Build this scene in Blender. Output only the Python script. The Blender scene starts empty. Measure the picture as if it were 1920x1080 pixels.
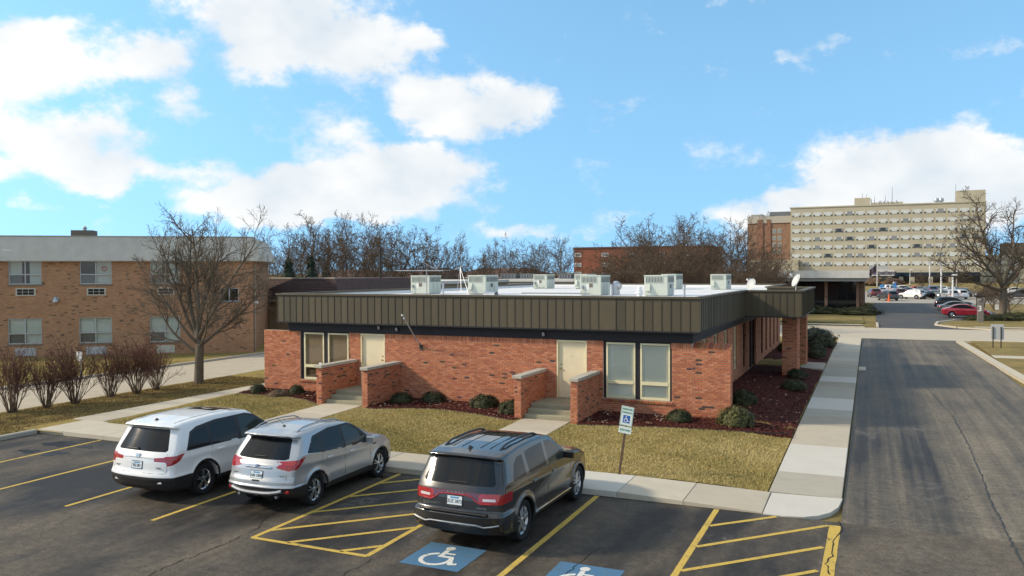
import bpy, bmesh, math, random
import numpy as np
from mathutils import Vector, Matrix

# ------------------------------------------------------------------ camera
F_PX = 1522.3
CAM_H = 5.0
def cam_axes(yaw, pitch, roll):
    cy, sy = math.cos(yaw), math.sin(yaw)
    fwd = np.array([-sy, cy, 0.0]); right = np.array([cy, sy, 0.0]); up = np.array([0, 0, 1.0])
    cp, sp = math.cos(pitch), math.sin(pitch)
    f2 = cp*fwd - sp*up; u2 = sp*fwd + cp*up
    cr, sr = math.cos(roll), math.sin(roll)
    return np.array([cr*right + sr*u2, -sr*right + cr*u2, f2])
CAM_M = cam_axes(0.41506, 0.01953, -0.0037)
def ray(px, py):
    return CAM_M.T @ np.array([(px-960)/F_PX, -(py-540)/F_PX, 1.0])
def G(px, py, z=0.0):                      # where a pixel's ray meets the level z
    d = ray(px, py); t = (z-CAM_H)/d[2]
    return Vector((d[0]*t, d[1]*t, z))
def onY(px, py, Y):                        # where it meets the upright plane y = Y
    d = ray(px, py); t = Y/d[1]
    return Vector((d[0]*t, Y, CAM_H+d[2]*t))
def atD(px, py, D):                        # at a depth D along the view axis
    d = ray(px, py)*D
    return Vector((d[0], d[1], CAM_H+d[2]))

sc = bpy.context.scene
col = sc.collection
cd = bpy.data.cameras.new('camera')
cam = bpy.data.objects.new('camera', cd); col.objects.link(cam)
cd.sensor_width = 36.0
cd.lens = F_PX/1920*36.0
cd.clip_start = 0.1; cd.clip_end = 6000
m4 = Matrix.Identity(4)
for i in range(3):
    m4[i][0] = CAM_M[0][i]; m4[i][1] = CAM_M[1][i]; m4[i][2] = -CAM_M[2][i]
m4[2][3] = CAM_H
cam.matrix_world = m4
sc.camera = cam

# ------------------------------------------------------------------ light
TO_SUN = Vector((-6.6, -2.9, 4.25)).normalized()
SUN_EL = math.asin(TO_SUN.z); SUN_ROT = math.atan2(TO_SUN.x, TO_SUN.y)
sd = bpy.data.lights.new('sun', 'SUN'); sd.energy = 2.45; sd.angle = math.radians(5.0); sd.color = (1.0, 0.86, 0.66)
sun = bpy.data.objects.new('sun', sd); col.objects.link(sun)
sun.rotation_euler = TO_SUN.to_track_quat('Z', 'Y').to_euler(); sun.location = (-60, -30, 60)
sc.view_settings.view_transform = 'Standard'
sc.view_settings.look = 'None'
sc.view_settings.gamma = 1.0
sc.view_settings.use_curve_mapping = False
sc.view_settings.exposure = 0.84
sc.cycles.use_denoising = True
sc.cycles.max_bounces = 6
sc.cycles.diffuse_bounces = 3
sc.cycles.glossy_bounces = 3
sc.cycles.transparent_max_bounces = 8
sc.cycles.sample_clamp_indirect = 6.0

wd = bpy.data.worlds.new('World'); sc.world = wd; wd.use_nodes = True
def world_sky():
    nt = wd.node_tree; N = nt.nodes; L = nt.links
    N.clear()
    out = N.new('ShaderNodeOutputWorld'); bg = N.new('ShaderNodeBackground'); L.new(bg.outputs[0], out.inputs[0])
    bg.inputs[1].default_value = 0.15
    sky = N.new('ShaderNodeTexSky'); sky.sky_type = 'NISHITA'; sky.sun_disc = False
    sky.sun_elevation = SUN_EL; sky.sun_rotation = SUN_ROT
    sky.altitude = 200; sky.air_density = 1.0; sky.dust_density = 0.25; sky.ozone_density = 2.2
    hs = N.new('ShaderNodeHueSaturation'); hs.inputs['Saturation'].default_value = 1.05; hs.inputs['Value'].default_value = 1.05
    hs.inputs['Hue'].default_value = 0.480
    L.new(sky.outputs[0], hs.inputs['Color'])
    tc = N.new('ShaderNodeTexCoord')
    # clear winter air: the blue holds almost down to the horizon
    vs_ = N.new('ShaderNodeVectorMath'); vs_.operation = 'MULTIPLY_ADD'; L.new(tc.outputs['Generated'], vs_.inputs[0]); vs_.inputs[1].default_value = (1, 1, .60); vs_.inputs[2].default_value = (0, 0, .30)
    vn_ = N.new('ShaderNodeVectorMath'); vn_.operation = 'NORMALIZE'; L.new(vs_.outputs[0], vn_.inputs[0]); L.new(vn_.outputs[0], sky.inputs['Vector'])
    sep = N.new('ShaderNodeSeparateXYZ'); L.new(tc.outputs['Generated'], sep.inputs[0])
    def M(op, a, b=None, c=None):
        n = N.new('ShaderNodeMath'); n.operation = op
        for k, v in enumerate((a, b, c)):
            if v is None: continue
            if isinstance(v, (int, float)): n.inputs[k].default_value = v
            else: L.new(v, n.inputs[k])
        return n.outputs[0]
    az = M('ARCTAN2', sep.outputs[0], sep.outputs[1])
    el = M('ARCSINE', sep.outputs[2])
    # warped position on the sky for ragged cloud edges
    mp = N.new('ShaderNodeMapping'); L.new(tc.outputs['Generated'], mp.inputs[0]); mp.inputs['Scale'].default_value = (1, 1, 1.5)
    nz = N.new('ShaderNodeTexNoise'); nz.inputs['Scale'].default_value = 7.0; nz.inputs['Detail'].default_value = 6; nz.inputs['Roughness'].default_value = 0.58
    L.new(mp.outputs[0], nz.inputs['Vector'])
    sepn = N.new('ShaderNodeSeparateColor'); L.new(nz.outputs['Color'], sepn.inputs[0])
    az2 = M('MULTIPLY_ADD', M('SUBTRACT', sepn.outputs[0], 0.5), 0.15, az)
    el2 = M('MULTIPLY_ADD', M('SUBTRACT', sepn.outputs[1], 0.5), 0.13, el)
    comb = N.new('ShaderNodeCombineXYZ'); L.new(az2, comb.inputs[0]); L.new(el2, comb.inputs[1])
    # cloud banks: picture direction, half sizes in pixels, strength
    blobs = [(25,65,95,62,.9),(60,135,120,72,1.),(115,35,60,30,.6),(232,130,92,72,1.),(305,115,58,48,.7),(335,195,55,26,.5),(110,262,82,58,1.),(218,278,92,62,1.),(130,318,190,34,.8),(345,312,72,26,.6),
             (430,62,92,72,1.),(520,40,115,84,1.),(605,92,105,64,1.),(705,92,92,74,.9),(785,85,40,32,.6),(690,172,62,46,.6),(885,192,112,60,1.),(985,192,60,46,.8),(800,205,62,40,.7),(572,226,105,46,.62),
             (560,345,165,40,.9),(690,322,135,60,1.),(805,332,105,50,.95),(480,376,150,34,.85),(645,388,240,34,.85),(870,285,72,24,.5),(1500,108,72,30,.62),(1572,76,50,24,.5),(1440,122,32,18,.3),(1360,12,60,18,.45),
             (1605,315,112,52,1.),(1735,300,112,58,1.),(1690,355,270,52,1.),(1855,352,105,52,.95),(1455,378,115,24,.7),(1395,397,72,14,.5),(1700,420,330,44,.8),(1030,428,115,24,.6),(1142,396,62,28,.45),(965,442,92,18,.45),
             (40,378,70,16,.45),(205,370,28,10,.25),(1450,222,60,14,.2),(1880,70,50,24,.35),(-150,180,160,120,.9),(-260,330,150,60,.9),(2080,180,120,60,.8),(2200,330,200,70,.9),(300,-120,220,80,.9),(900,-200,200,80,.6),(1500,-220,200,80,.8)]
    acc = None
    for bi, (px, py, rx, ry, w) in enumerate(blobs):
        if bi < 10: rx *= .88; ry *= .88
        d = ray(px, py); a0 = math.atan2(d[0], d[1]); e0 = math.atan2(d[2], math.hypot(d[0], d[1]))
        d1 = ray(px+rx, py); da = abs(math.atan2(d1[0], d1[1])-a0)
        d2 = ray(px, py-ry); de = abs(math.atan2(d2[2], math.hypot(d2[0], d2[1]))-e0)
        v1 = N.new('ShaderNodeVectorMath'); v1.operation = 'SUBTRACT'; L.new(comb.outputs[0], v1.inputs[0]); v1.inputs[1].default_value = (a0, e0, 0)
        v2 = N.new('ShaderNodeVectorMath'); v2.operation = 'DIVIDE'; L.new(v1.outputs[0], v2.inputs[0]); v2.inputs[1].default_value = (da*1.4, de*1.4, 1)
        v3 = N.new('ShaderNodeVectorMath'); v3.operation = 'LENGTH'; L.new(v2.outputs[0], v3.inputs[0])
        mr = N.new('ShaderNodeMapRange'); mr.interpolation_type = 'SMOOTHSTEP'
        L.new(v3.outputs['Value'], mr.inputs[0]); mr.inputs[1].default_value = 1.15; mr.inputs[2].default_value = 0.15; mr.inputs[3].default_value = 0; mr.inputs[4].default_value = w
        acc = mr.outputs[0] if acc is None else M('ADD', acc, mr.outputs[0])
    # cloud cover out of view, added thicker than in view to neutralise fill light
    nl = N.new('ShaderNodeTexNoise'); nl.inputs['Scale'].default_value = 2.6; nl.inputs['Detail'].default_value = 3; L.new(mp.outputs[0], nl.inputs['Vector'])
    cover = M('MULTIPLY', M('SUBTRACT', nl.outputs['Fac'], 0.37), 5.0)
    cover.node.use_clamp = True
    d0 = ray(960, 300); a0 = math.atan2(d0[0], d0[1])
    off = M('COSINE', M('SUBTRACT', az, a0))
    outm = N.new('ShaderNodeMapRange'); outm.interpolation_type = 'SMOOTHSTEP'; L.new(off, outm.inputs[0])
    outm.inputs[1].default_value = 0.74; outm.inputs[2].default_value = 0.60
    upm = N.new('ShaderNodeMapRange'); upm.interpolation_type = 'SMOOTHSTEP'; L.new(el, upm.inputs[0]); upm.inputs[1].default_value = 0.36; upm.inputs[2].default_value = 0.50
    outside = M('MAXIMUM', outm.outputs[0], upm.outputs[0])
    acc = M('ADD', acc, M('MULTIPLY', outside, cover))
    nf = N.new('ShaderNodeTexNoise'); nf.inputs['Scale'].default_value = 12.0; nf.inputs['Detail'].default_value = 8; nf.inputs['Roughness'].default_value = 0.64
    L.new(mp.outputs[0], nf.inputs['Vector'])
    dens = M('MULTIPLY_ADD', M('SUBTRACT', nf.outputs['Fac'], 0.5), 2.7, acc)
    den = N.new('ShaderNodeMapRange'); den.interpolation_type = 'SMOOTHSTEP'; L.new(dens, den.inputs[0]); den.inputs[1].default_value = 0.20; den.inputs[2].default_value = 1.05
    den.inputs[4].default_value = 0.97
    # cloud tone: thick cores brightest, thin and grey flecks between
    ng = N.new('ShaderNodeTexNoise'); ng.inputs['Scale'].default_value = 6.0; ng.inputs['Detail'].default_value = 4; L.new(mp.outputs[0], ng.inputs['Vector'])
    tone = N.new('ShaderNodeMapRange'); L.new(ng.outputs['Fac'], tone.inputs[0]); tone.inputs[1].default_value = 0.36; tone.inputs[2].default_value = 0.60
    cr = N.new('ShaderNodeMix'); cr.data_type = 'RGBA'; L.new(tone.outputs[0], cr.inputs['Factor'])
    cr.inputs['A'].default_value = (2.75, 3.05, 3.3, 1); cr.inputs['B'].default_value = (4.05, 3.98, 3.88, 1)
    mx = N.new('ShaderNodeMix'); mx.data_type = 'RGBA'; L.new(den.outputs[0], mx.inputs['Factor']); L.new(hs.outputs[0], mx.inputs['A']); L.new(cr.outputs['Result'], mx.inputs['B'])
    L.new(mx.outputs['Result'], bg.inputs[0])
world_sky()
wd.cycles.sampling_method = 'MANUAL'; wd.cycles.sample_map_resolution = 512

# ------------------------------------------------------------------ helpers
MW = {}
def link(o, parent=None, world=None):
    col.objects.link(o)
    w = world if world is not None else Matrix.Identity(4)
    if parent is not None:
        o.parent = parent
        o.matrix_parent_inverse = MW[parent.name].inverted()
    MW[o.name] = w
    return o
def empty(name, loc, rz=0.0):
    o = bpy.data.objects.new(name, None); o.empty_display_size = 0.3
    o.location = loc; o.rotation_euler = (0, 0, rz)
    col.objects.link(o)
    MW[o.name] = Matrix.Translation(Vector(loc)) @ Matrix.Rotation(rz, 4, 'Z')
    return o
def tag(o, label=None, cat=None, group=None, kind=None):
    if label: o['label'] = label
    if cat: o['category'] = cat
    if group: o['group'] = group
    if kind: o['kind'] = kind
    return o
def thing(name, loc, label, cat, group=None, rz=0.0):
    return tag(empty(name, loc, rz), label, cat, group)

class MB:
    """collects faces; build() links them as one mesh object"""
    def __init__(self):
        self.v = []; self.f = []; self.m = []; self.c = []
    def face(self, pts, mi=0, c=None):
        n = len(self.v); self.v.extend([tuple(p) for p in pts]); self.f.append(tuple(range(n, n+len(pts)))); self.m.append(mi); self.c.append(c)
    def add(self, verts, faces, mi=0, c=None):
        n = len(self.v); self.v.extend([tuple(p) for p in verts])
        for f in faces:
            self.f.append(tuple(i+n for i in f)); self.m.append(mi); self.c.append(c)
    def box(self, x0, x1, y0, y1, z0, z1, mi=0, c=None, M=None):
        p = [(x0,y0,z0),(x1,y0,z0),(x1,y1,z0),(x0,y1,z0),(x0,y0,z1),(x1,y0,z1),(x1,y1,z1),(x0,y1,z1)]
        if M is not None: p = [tuple(M @ Vector(q)) for q in p]
        self.add(p, [(0,3,2,1),(4,5,6,7),(0,1,5,4),(1,2,6,5),(2,3,7,6),(3,0,4,7)], mi, c)
        return self
    def bevbox(self, x0, x1, y0, y1, z0, z1, b=0.01, mi=0, c=None, M=None):
        # box with chamfered vertical and top edges
        p = []
        def ring(z, i): return [(x0+i,y0,z),(x1-i,y0,z),(x1,y0+i,z),(x1,y1-i,z),(x1-i,y1,z),(x0+i,y1,z),(x0,y1-i,z),(x0,y0+i,z)]
        r1 = ring(z0, b); r2 = ring(z1-b, b)
        r3 = [(min(max(x, x0+b), x1-b), min(max(y, y0+b), y1-b), z1) for (x, y, z) in ring(z1, b)]
        p = r1+r2+r3
        if M is not None: p = [tuple(M @ Vector(q)) for q in p]
        fs = []
        for k in range(8):
            a, bq = k, (k+1) % 8
            fs.append((a, bq, 8+bq, 8+a)); fs.append((8+a, 8+bq, 16+bq, 16+a))
        fs.append(tuple(range(16, 24))); fs.append(tuple(range(7, -1, -1)))
        self.add(p, fs, mi, c); return self
    def prism(self, poly, z0, z1, mi=0, c=None):
        n = len(poly)
        area = sum(poly[i][0]*poly[(i+1) % n][1]-poly[(i+1) % n][0]*poly[i][1] for i in range(n))
        if area < 0: poly = poly[::-1]
        zz0 = z0 if callable(z0) else (lambda x, y: z0); zz1 = z1 if callable(z1) else (lambda x, y: z1)
        v = [(x, y, zz0(x, y)) for x, y in poly]+[(x, y, zz1(x, y)) for x, y in poly]
        fs = [tuple(range(n-1, -1, -1)), tuple(range(n, 2*n))]+[(i, (i+1) % n, n+(i+1) % n, n+i) for i in range(n)]
        self.add(v, fs, mi, c); return self
    def tube(self, p0, p1, r0, r1=None, n=8, mi=0, c=None, cap=True):
        r1 = r0 if r1 is None else r1
        p0 = Vector(p0); p1 = Vector(p1); d = (p1-p0)
        if d.length < 1e-6: return self
        d.normalize(); a = d.orthogonal().normalized(); b = d.cross(a)
        v = []
        for p, r in ((p0, r0), (p1, r1)):
            for k in range(n):
                t = 2*math.pi*k/n; v.append(p+a*(r*math.cos(t))+b*(r*math.sin(t)))
        fs = [(k, (k+1) % n, n+(k+1) % n, n+k) for k in range(n)]
        if cap: fs += [tuple(range(n-1, -1, -1)), tuple(range(n, 2*n))]
        self.add(v, fs, mi, c); return self
    def path(self, pts, r, n=6, mi=0):
        for a, b in zip(pts[:-1], pts[1:]): self.tube(a, b, r, r, n, mi)
        return self
    def lathe(self, prof, n=24, axis='Z', o=(0, 0, 0), mi=0, closed=False):
        v = []
        for r, h in prof:
            for k in range(n):
                t = 2*math.pi*k/n; x, y = r*math.cos(t), r*math.sin(t)
                v.append((o[0]+x, o[1]+y, o[2]+h) if axis == 'Z' else (o[0]+h, o[1]+x, o[2]+y) if axis == 'X' else (o[0]+y, o[1]+h, o[2]+x))
        fs = []
        for i in range(len(prof)-1):
            for k in range(n):
                fs.append((i*n+k, i*n+(k+1) % n, (i+1)*n+(k+1) % n, (i+1)*n+k))
        if not closed:
            fs.append(tuple(range(n-1, -1, -1))); fs.append(tuple(range((len(prof)-1)*n, len(prof)*n)))
        self.add(v, fs, mi); return self
    def mesh(self, name, mats, smooth=False, fixn=False):
        me = bpy.data.meshes.new(name)
        me.from_pydata(self.v, [], self.f)
        mats = mats if isinstance(mats, (list, tuple)) else [mats]
        for m in mats: me.materials.append(m)
        if len(mats) > 1: me.polygons.foreach_set('material_index', self.m)
        if any(c is not None for c in self.c):
            ca = me.color_attributes.new('col', 'FLOAT_COLOR', 'CORNER')
            arr = []
            for f, c in zip(self.f, self.c):
                c = c if c is not None else (1, 1, 1)
                arr.extend((c[0], c[1], c[2], 1.0)*len(f))
            ca.data.foreach_set('color', arr)
        if smooth:
            me.polygons.foreach_set('use_smooth', [True]*len(self.f))
            try: me.set_sharp_from_angle(angle=math.radians(35))
            except Exception: pass
        me.update()
        if fixn:
            bm = bmesh.new(); bm.from_mesh(me); bmesh.ops.recalc_face_normals(bm, faces=bm.faces); bm.to_mesh(me); bm.free()
        return me
    def build(self, name, mats, parent=None, smooth=False, fixn=False, world=None):
        o = bpy.data.objects.new(name, self.mesh(name, mats, smooth, fixn))
        return link(o, parent, world)
def inst(name, me, parent, loc, rot=(0, 0, 0), scale=(1, 1, 1)):
    """an object that shares mesh data; loc is in the frame the parent was built in"""
    o = bpy.data.objects.new(name, me); o.location = loc; o.rotation_euler = rot; o.scale = scale
    return link(o, parent)
def copy_tree(o, parent=None):
    c = o.copy(); col.objects.link(c); c.parent = parent
    MW[c.name] = MW.get(o.name, Matrix.Identity(4))
    for ch in list(o.children): copy_tree(ch, c)
    return c

# ------------------------------------------------------------------ materials
def mat(name, base=(.5, .5, .5), rough=.7, metal=0.0, spec=.5, noise=None, bump=None, attr=False, coat=0.0, emit=None):
    """noise=(scale, amount, detail[, stretch]) varies value; bump=(scale, strength, dist)"""
    m = bpy.data.materials.new(name); m.use_nodes = True
    N = m.node_tree.nodes; L = m.node_tree.links; b = N['Principled BSDF']
    b.inputs['Base Color'].default_value = (*base, 1); b.inputs['Roughness'].default_value = rough; b.inputs['Metallic'].default_value = metal
    b.inputs['Specular IOR Level'].default_value = spec
    if coat: b.inputs['Coat Weight'].default_value = coat; b.inputs['Coat Roughness'].default_value = 0.04
    src = None
    if attr:
        a = N.new('ShaderNodeAttribute'); a.attribute_name = 'col'; src = a.outputs['Color']
        L.new(src, b.inputs['Base Color'])
    tc = N.new('ShaderNodeTexCoord')
    if noise:
        mp = N.new('ShaderNodeMapping'); L.new(tc.outputs['Object'], mp.inputs[0])
        if len(noise) > 3: mp.inputs['Scale'].default_value = noise[3]
        n = N.new('ShaderNodeTexNoise'); n.inputs['Scale'].default_value = noise[0]; n.inputs['Detail'].default_value = noise[2]; n.inputs['Roughness'].default_value = 0.62
        L.new(mp.outputs[0], n.inputs['Vector'])
        mr = N.new('ShaderNodeMapRange'); L.new(n.outputs['Fac'], mr.inputs[0]); mr.inputs[1].default_value = .28; mr.inputs[2].default_value = .72
        mr.inputs[3].default_value = 1-noise[1]; mr.inputs[4].default_value = 1+noise[1]
        mx = N.new('ShaderNodeMix'); mx.data_type = 'RGBA'; mx.blend_type = 'MULTIPLY'; mx.inputs['Factor'].default_value = 1
        if src: L.new(src, mx.inputs['A'])
        else: mx.inputs['A'].default_value = (*base, 1)
        L.new(mr.outputs[0], mx.inputs['B']); L.new(mx.outputs['Result'], b.inputs['Base Color'])
    if bump:
        n = N.new('ShaderNodeTexNoise'); n.inputs['Scale'].default_value = bump[0]; n.inputs['Detail'].default_value = 5
        L.new(tc.outputs['Object'], n.inputs['Vector'])
        bp = N.new('ShaderNodeBump'); bp.inputs['Strength'].default_value = bump[1]; bp.inputs['Distance'].default_value = bump[2]
        L.new(n.outputs['Fac'], bp.inputs['Height']); L.new(bp.outputs[0], b.inputs['Normal'])
    if emit:
        b.inputs['Emission Color'].default_value = (*emit[0], 1); b.inputs['Emission Strength'].default_value = emit[1]
    return m
class NG:
    """small wrapper for longer node materials"""
    def __init__(s, name):
        s.m = bpy.data.materials.new(name); s.m.use_nodes = True; s.N = s.m.node_tree.nodes; s.L = s.m.node_tree.links
        s.b = s.N['Principled BSDF']; s.tc = s.N.new('ShaderNodeTexCoord')
    def _in(s, sock, v):
        if isinstance(v, (int, float)): sock.default_value = v
        elif isinstance(v, tuple): sock.default_value = v if len(v) == len(sock.default_value) else (*v, 1)
        else: s.L.new(v, sock)
    def math(s, op, a, b=None, c=None, clamp=False):
        n = s.N.new('ShaderNodeMath'); n.operation = op; n.use_clamp = clamp
        for k, v in enumerate((a, b, c)):
            if v is not None: s._in(n.inputs[k], v)
        return n.outputs[0]
    def noise(s, scale, detail=5, rough=.6, stretch=None, dist=0.0, out='Fac', rot=None):
        n = s.N.new('ShaderNodeTexNoise'); n.inputs['Scale'].default_value = scale; n.inputs['Detail'].default_value = detail
        n.inputs['Roughness'].default_value = rough; n.inputs['Distortion'].default_value = dist
        if stretch or rot:
            mp = s.N.new('ShaderNodeMapping'); s.L.new(s.tc.outputs['Object'], mp.inputs[0])
            if stretch: mp.inputs['Scale'].default_value = stretch
            if rot: mp.inputs['Rotation'].default_value = (0, 0, rot)
            s.L.new(mp.outputs[0], n.inputs['Vector'])
        else: s.L.new(s.tc.outputs['Object'], n.inputs['Vector'])
        return n.outputs[out]
    def voro(s, scale, feature='F1', out='Distance', rand=1.0):
        n = s.N.new('ShaderNodeTexVoronoi'); n.feature = feature; n.inputs['Scale'].default_value = scale; n.inputs['Randomness'].default_value = rand
        s.L.new(s.tc.outputs['Object'], n.inputs['Vector']); return n.outputs[out]
    def ramp(s, v, a, b, lo=0.0, hi=1.0, smooth=True):
        n = s.N.new('ShaderNodeMapRange'); n.interpolation_type = 'SMOOTHSTEP' if smooth else 'LINEAR'
        s._in(n.inputs[0], v); n.inputs[1].default_value = a; n.inputs[2].default_value = b; n.inputs[3].default_value = lo; n.inputs[4].default_value = hi
        return n.outputs[0]
    def mix(s, f, a, b, blend='MIX'):
        n = s.N.new('ShaderNodeMix'); n.data_type = 'RGBA'; n.blend_type = blend
        s._in(n.inputs['Factor'], f); s._in(n.inputs['A'], a); s._in(n.inputs['B'], b); return n.outputs['Result']
    def xyz(s):
        n = s.N.new('ShaderNodeSeparateXYZ'); s.L.new(s.tc.outputs['Object'], n.inputs[0]); return n.outputs
    def bump(s, h, strength=.4, dist=.01):
        n = s.N.new('ShaderNodeBump'); n.inputs['Strength'].default_value = strength; n.inputs['Distance'].default_value = dist
        s._in(n.inputs['Height'], h); s.L.new(n.outputs[0], s.b.inputs['Normal'])
    def done(s, color, rough=.8, spec=.4):
        s._in(s.b.inputs['Base Color'], color); s._in(s.b.inputs['Roughness'], rough); s.b.inputs['Specular IOR Level'].default_value = spec
        return s.m
def text_mesh(txt, size, depth=0.004, align='CENTER', bold=False):
    cu = bpy.data.curves.new('txt', 'FONT'); cu.body = txt; cu.size = size; cu.extrude = depth; cu.align_x = align; cu.align_y = 'CENTER'
    cu.resolution_u = 3
    if bold: cu.offset = size*0.018
    ob = bpy.data.objects.new('txt', cu)
    me = bpy.data.meshes.new_from_object(ob)
    bpy.data.objects.remove(ob); bpy.data.curves.remove(cu)
    return me
def text(name, txt, size, m, parent, mtx, depth=0.003, bold=False, sx=1.0):
    """flat lettering; mtx maps text x,y,z(out) to the frame of the parent"""
    me = text_mesh(txt, size, depth, bold=bold); me.transform(mtx @ Matrix.Diagonal((sx, 1, 1, 1))); me.materials.clear(); me.materials.append(m); me.name = name
    o = bpy.data.objects.new(name, me); return link(o, parent)
def frame(o, x, z):
    """matrix with columns x-axis, (z cross x), z-axis at origin o"""
    x = Vector(x).normalized(); z = Vector(z).normalized(); y = z.cross(x)
    m = Matrix.Identity(4)
    for i in range(3): m[i][0] = x[i]; m[i][1] = y[i]; m[i][2] = z[i]; m[i][3] = o[i]
    return m
R = random.Random(11)
# ------------------------------------------------------------------ ground materials
def m_asphalt(name, dark=(.0145, .0120, .0100), light=(.108, .090, .068), mode='lot'):
    g = NG(name); x, y, z = g.xyz()
    big = g.noise(.22, 4, .6, dist=.6); mid = g.noise(1.1, 6, .62, stretch=(1, .45, 1), rot=.5); fine = g.noise(55, 4, .7); grit = g.noise(190, 2, .7)
    streak = g.noise(.75, 5, .6, stretch=(1, .16, 1), rot=1.05)
    C_ = lambda n, a: g.math('MULTIPLY', g.math('SUBTRACT', n, .5), a)
    if mode == 'lot':
        seal = g.ramp(g.math('ADD', y, C_(big, 5.0)), 10.6, 13.2)     # sealed stalls are blacker than the lane
        k = g.math('ADD', g.math('MULTIPLY', seal, -.36), .64)
        edge = g.ramp(g.math('ADD', x, C_(big, 1.5)), -1.0, .5); k = g.math('ADD', k, g.math('MULTIPLY', edge, g.math('ADD', .20, g.math('MULTIPLY', seal, .50))))
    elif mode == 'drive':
        # blacker pavement-side lane, sealcoat plus painted building shadow; browner one beside it, wheel tracks
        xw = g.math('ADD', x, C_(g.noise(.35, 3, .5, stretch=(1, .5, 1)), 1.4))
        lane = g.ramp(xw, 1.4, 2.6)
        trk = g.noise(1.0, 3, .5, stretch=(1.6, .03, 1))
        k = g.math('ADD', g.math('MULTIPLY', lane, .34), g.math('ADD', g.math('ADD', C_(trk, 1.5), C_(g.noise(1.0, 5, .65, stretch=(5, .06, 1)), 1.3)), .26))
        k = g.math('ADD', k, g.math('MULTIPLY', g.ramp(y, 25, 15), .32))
    else: k = g.math('ADD', C_(mid, .5), .5)
    wt = (1.0, .7, .5) if mode == 'drive' else (1.7, 1.9, 2.2)
    k = g.math('ADD', k, g.math('ADD', C_(big, wt[0]), g.math('ADD', C_(mid, wt[1]), C_(streak, wt[2]))))
    k = g.ramp(k, 0, 1, smooth=False)
    c = g.mix(k, (*dark, 1), (*light, 1))
    # pale scuffs where the binder has worn off, dark oil spots
    sc_ = g.ramp(g.noise(.9, 9, .68, stretch=(1, .4, 1), rot=1.1, dist=.9), .54, .72)
    c = g.mix(g.math('MULTIPLY', g.math('MULTIPLY', sc_, g.ramp(g.noise(7, 6, .75), .35, .65)), .62), c, (.17, .16, .148, 1))
    if mode == 'lot':
        oil = g.ramp(g.voro(.42), .16, .05); oil = g.math('MULTIPLY', oil, g.ramp(g.noise(2.2, 5), .42, .6))
        c = g.mix(g.math('MULTIPLY', oil, .7), c, (.013, .012, .012, 1))
    # hairline cracks
    n = g.N.new('ShaderNodeTexVoronoi'); n.feature = 'DISTANCE_TO_EDGE'; n.inputs['Scale'].default_value = .16
    vm = g.N.new('ShaderNodeVectorMath'); vm.operation = 'ADD'; g.L.new(g.tc.outputs['Object'], vm.inputs[0])
    nn = g.N.new('ShaderNodeVectorMath'); nn.operation = 'SCALE'; g.L.new(g.noise(1.3, 8, .7, out='Color'), nn.inputs[0]); nn.inputs['Scale'].default_value = 1.5
    g.L.new(nn.outputs[0], vm.inputs[1]); g.L.new(vm.outputs[0], n.inputs['Vector'])
    crack = g.math('MULTIPLY', g.ramp(n.outputs['Distance'], .0028, .0008), g.ramp(g.noise(.28, 3), .47, .54))
    c = g.mix(g.math('MULTIPLY', crack, .85), c, (.008, .008, .008, 1))
    c = g.mix(1.0, c, g.mix(g.ramp(g.noise(24, 6, .75), .3, .7, smooth=False), (.50, .50, .50, 1), (1.5, 1.48, 1.45, 1)), 'MULTIPLY')
    c = g.mix(1.0, c, g.mix(g.ramp(g.noise(5.5, 8, .78), .32, .68, smooth=False), (.62, .62, .62, 1), (1.42, 1.41, 1.39, 1)), 'MULTIPLY')
    c = g.mix(g.ramp(grit, .66, .74, 0, .5), c, (.22, .21, .20, 1))
    g.bump(g.math('ADD', grit, g.math('MULTIPLY', fine, 1.0)), .35, .006)
    rg = g.ramp(k, 0, 1, .62, .86)
    return g.done(c, rg, .35)
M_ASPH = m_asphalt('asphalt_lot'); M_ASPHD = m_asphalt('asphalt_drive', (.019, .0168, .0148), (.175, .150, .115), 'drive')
M_ASPHF = m_asphalt('asphalt_far', (.040, .039, .040), (.085, .08, .075), 'far')
def m_concrete(name, base, amt=.16, dirt=.25):
    g = NG(name)
    a = g.noise(1.4, 7, .65); b = g.noise(60, 3, .7); d = g.noise(4.5, 6, .7, dist=.5)
    c = g.mix(a, tuple(v*(1-amt) for v in base)+(1,), tuple(min(1, v*(1+amt)) for v in base)+(1,))
    c = g.mix(g.math('MULTIPLY', g.ramp(d, .55, .8), dirt), c, (base[0]*.45, base[1]*.42, base[2]*.38, 1))
    c = g.mix(1.0, c, g.mix(b, (.90, .90, .90, 1), (1.10, 1.10, 1.10, 1)), 'MULTIPLY')
    g.bump(b, .25, .004)
    return g.done(c, .9, .25)
M_CON = [m_concrete('concrete_tan', (.42, .37, .29)), m_concrete('concrete_grey', (.36, .33, .27)), m_concrete('concrete_cream', (.47, .42, .33)), m_concrete('concrete_new', (.50, .475, .42), .08, .15), m_concrete('concrete_worn', (.34, .30, .235), .2, .4)]
M_STREET = m_concrete('street_concrete', (.44, .385, .30), .12, .3)
M_ALLEY = m_concrete('alley_concrete', (.42, .365, .28), .25, .85)
M_STEP = m_concrete('step_concrete', (.30, .275, .19), .2, .55)
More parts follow.
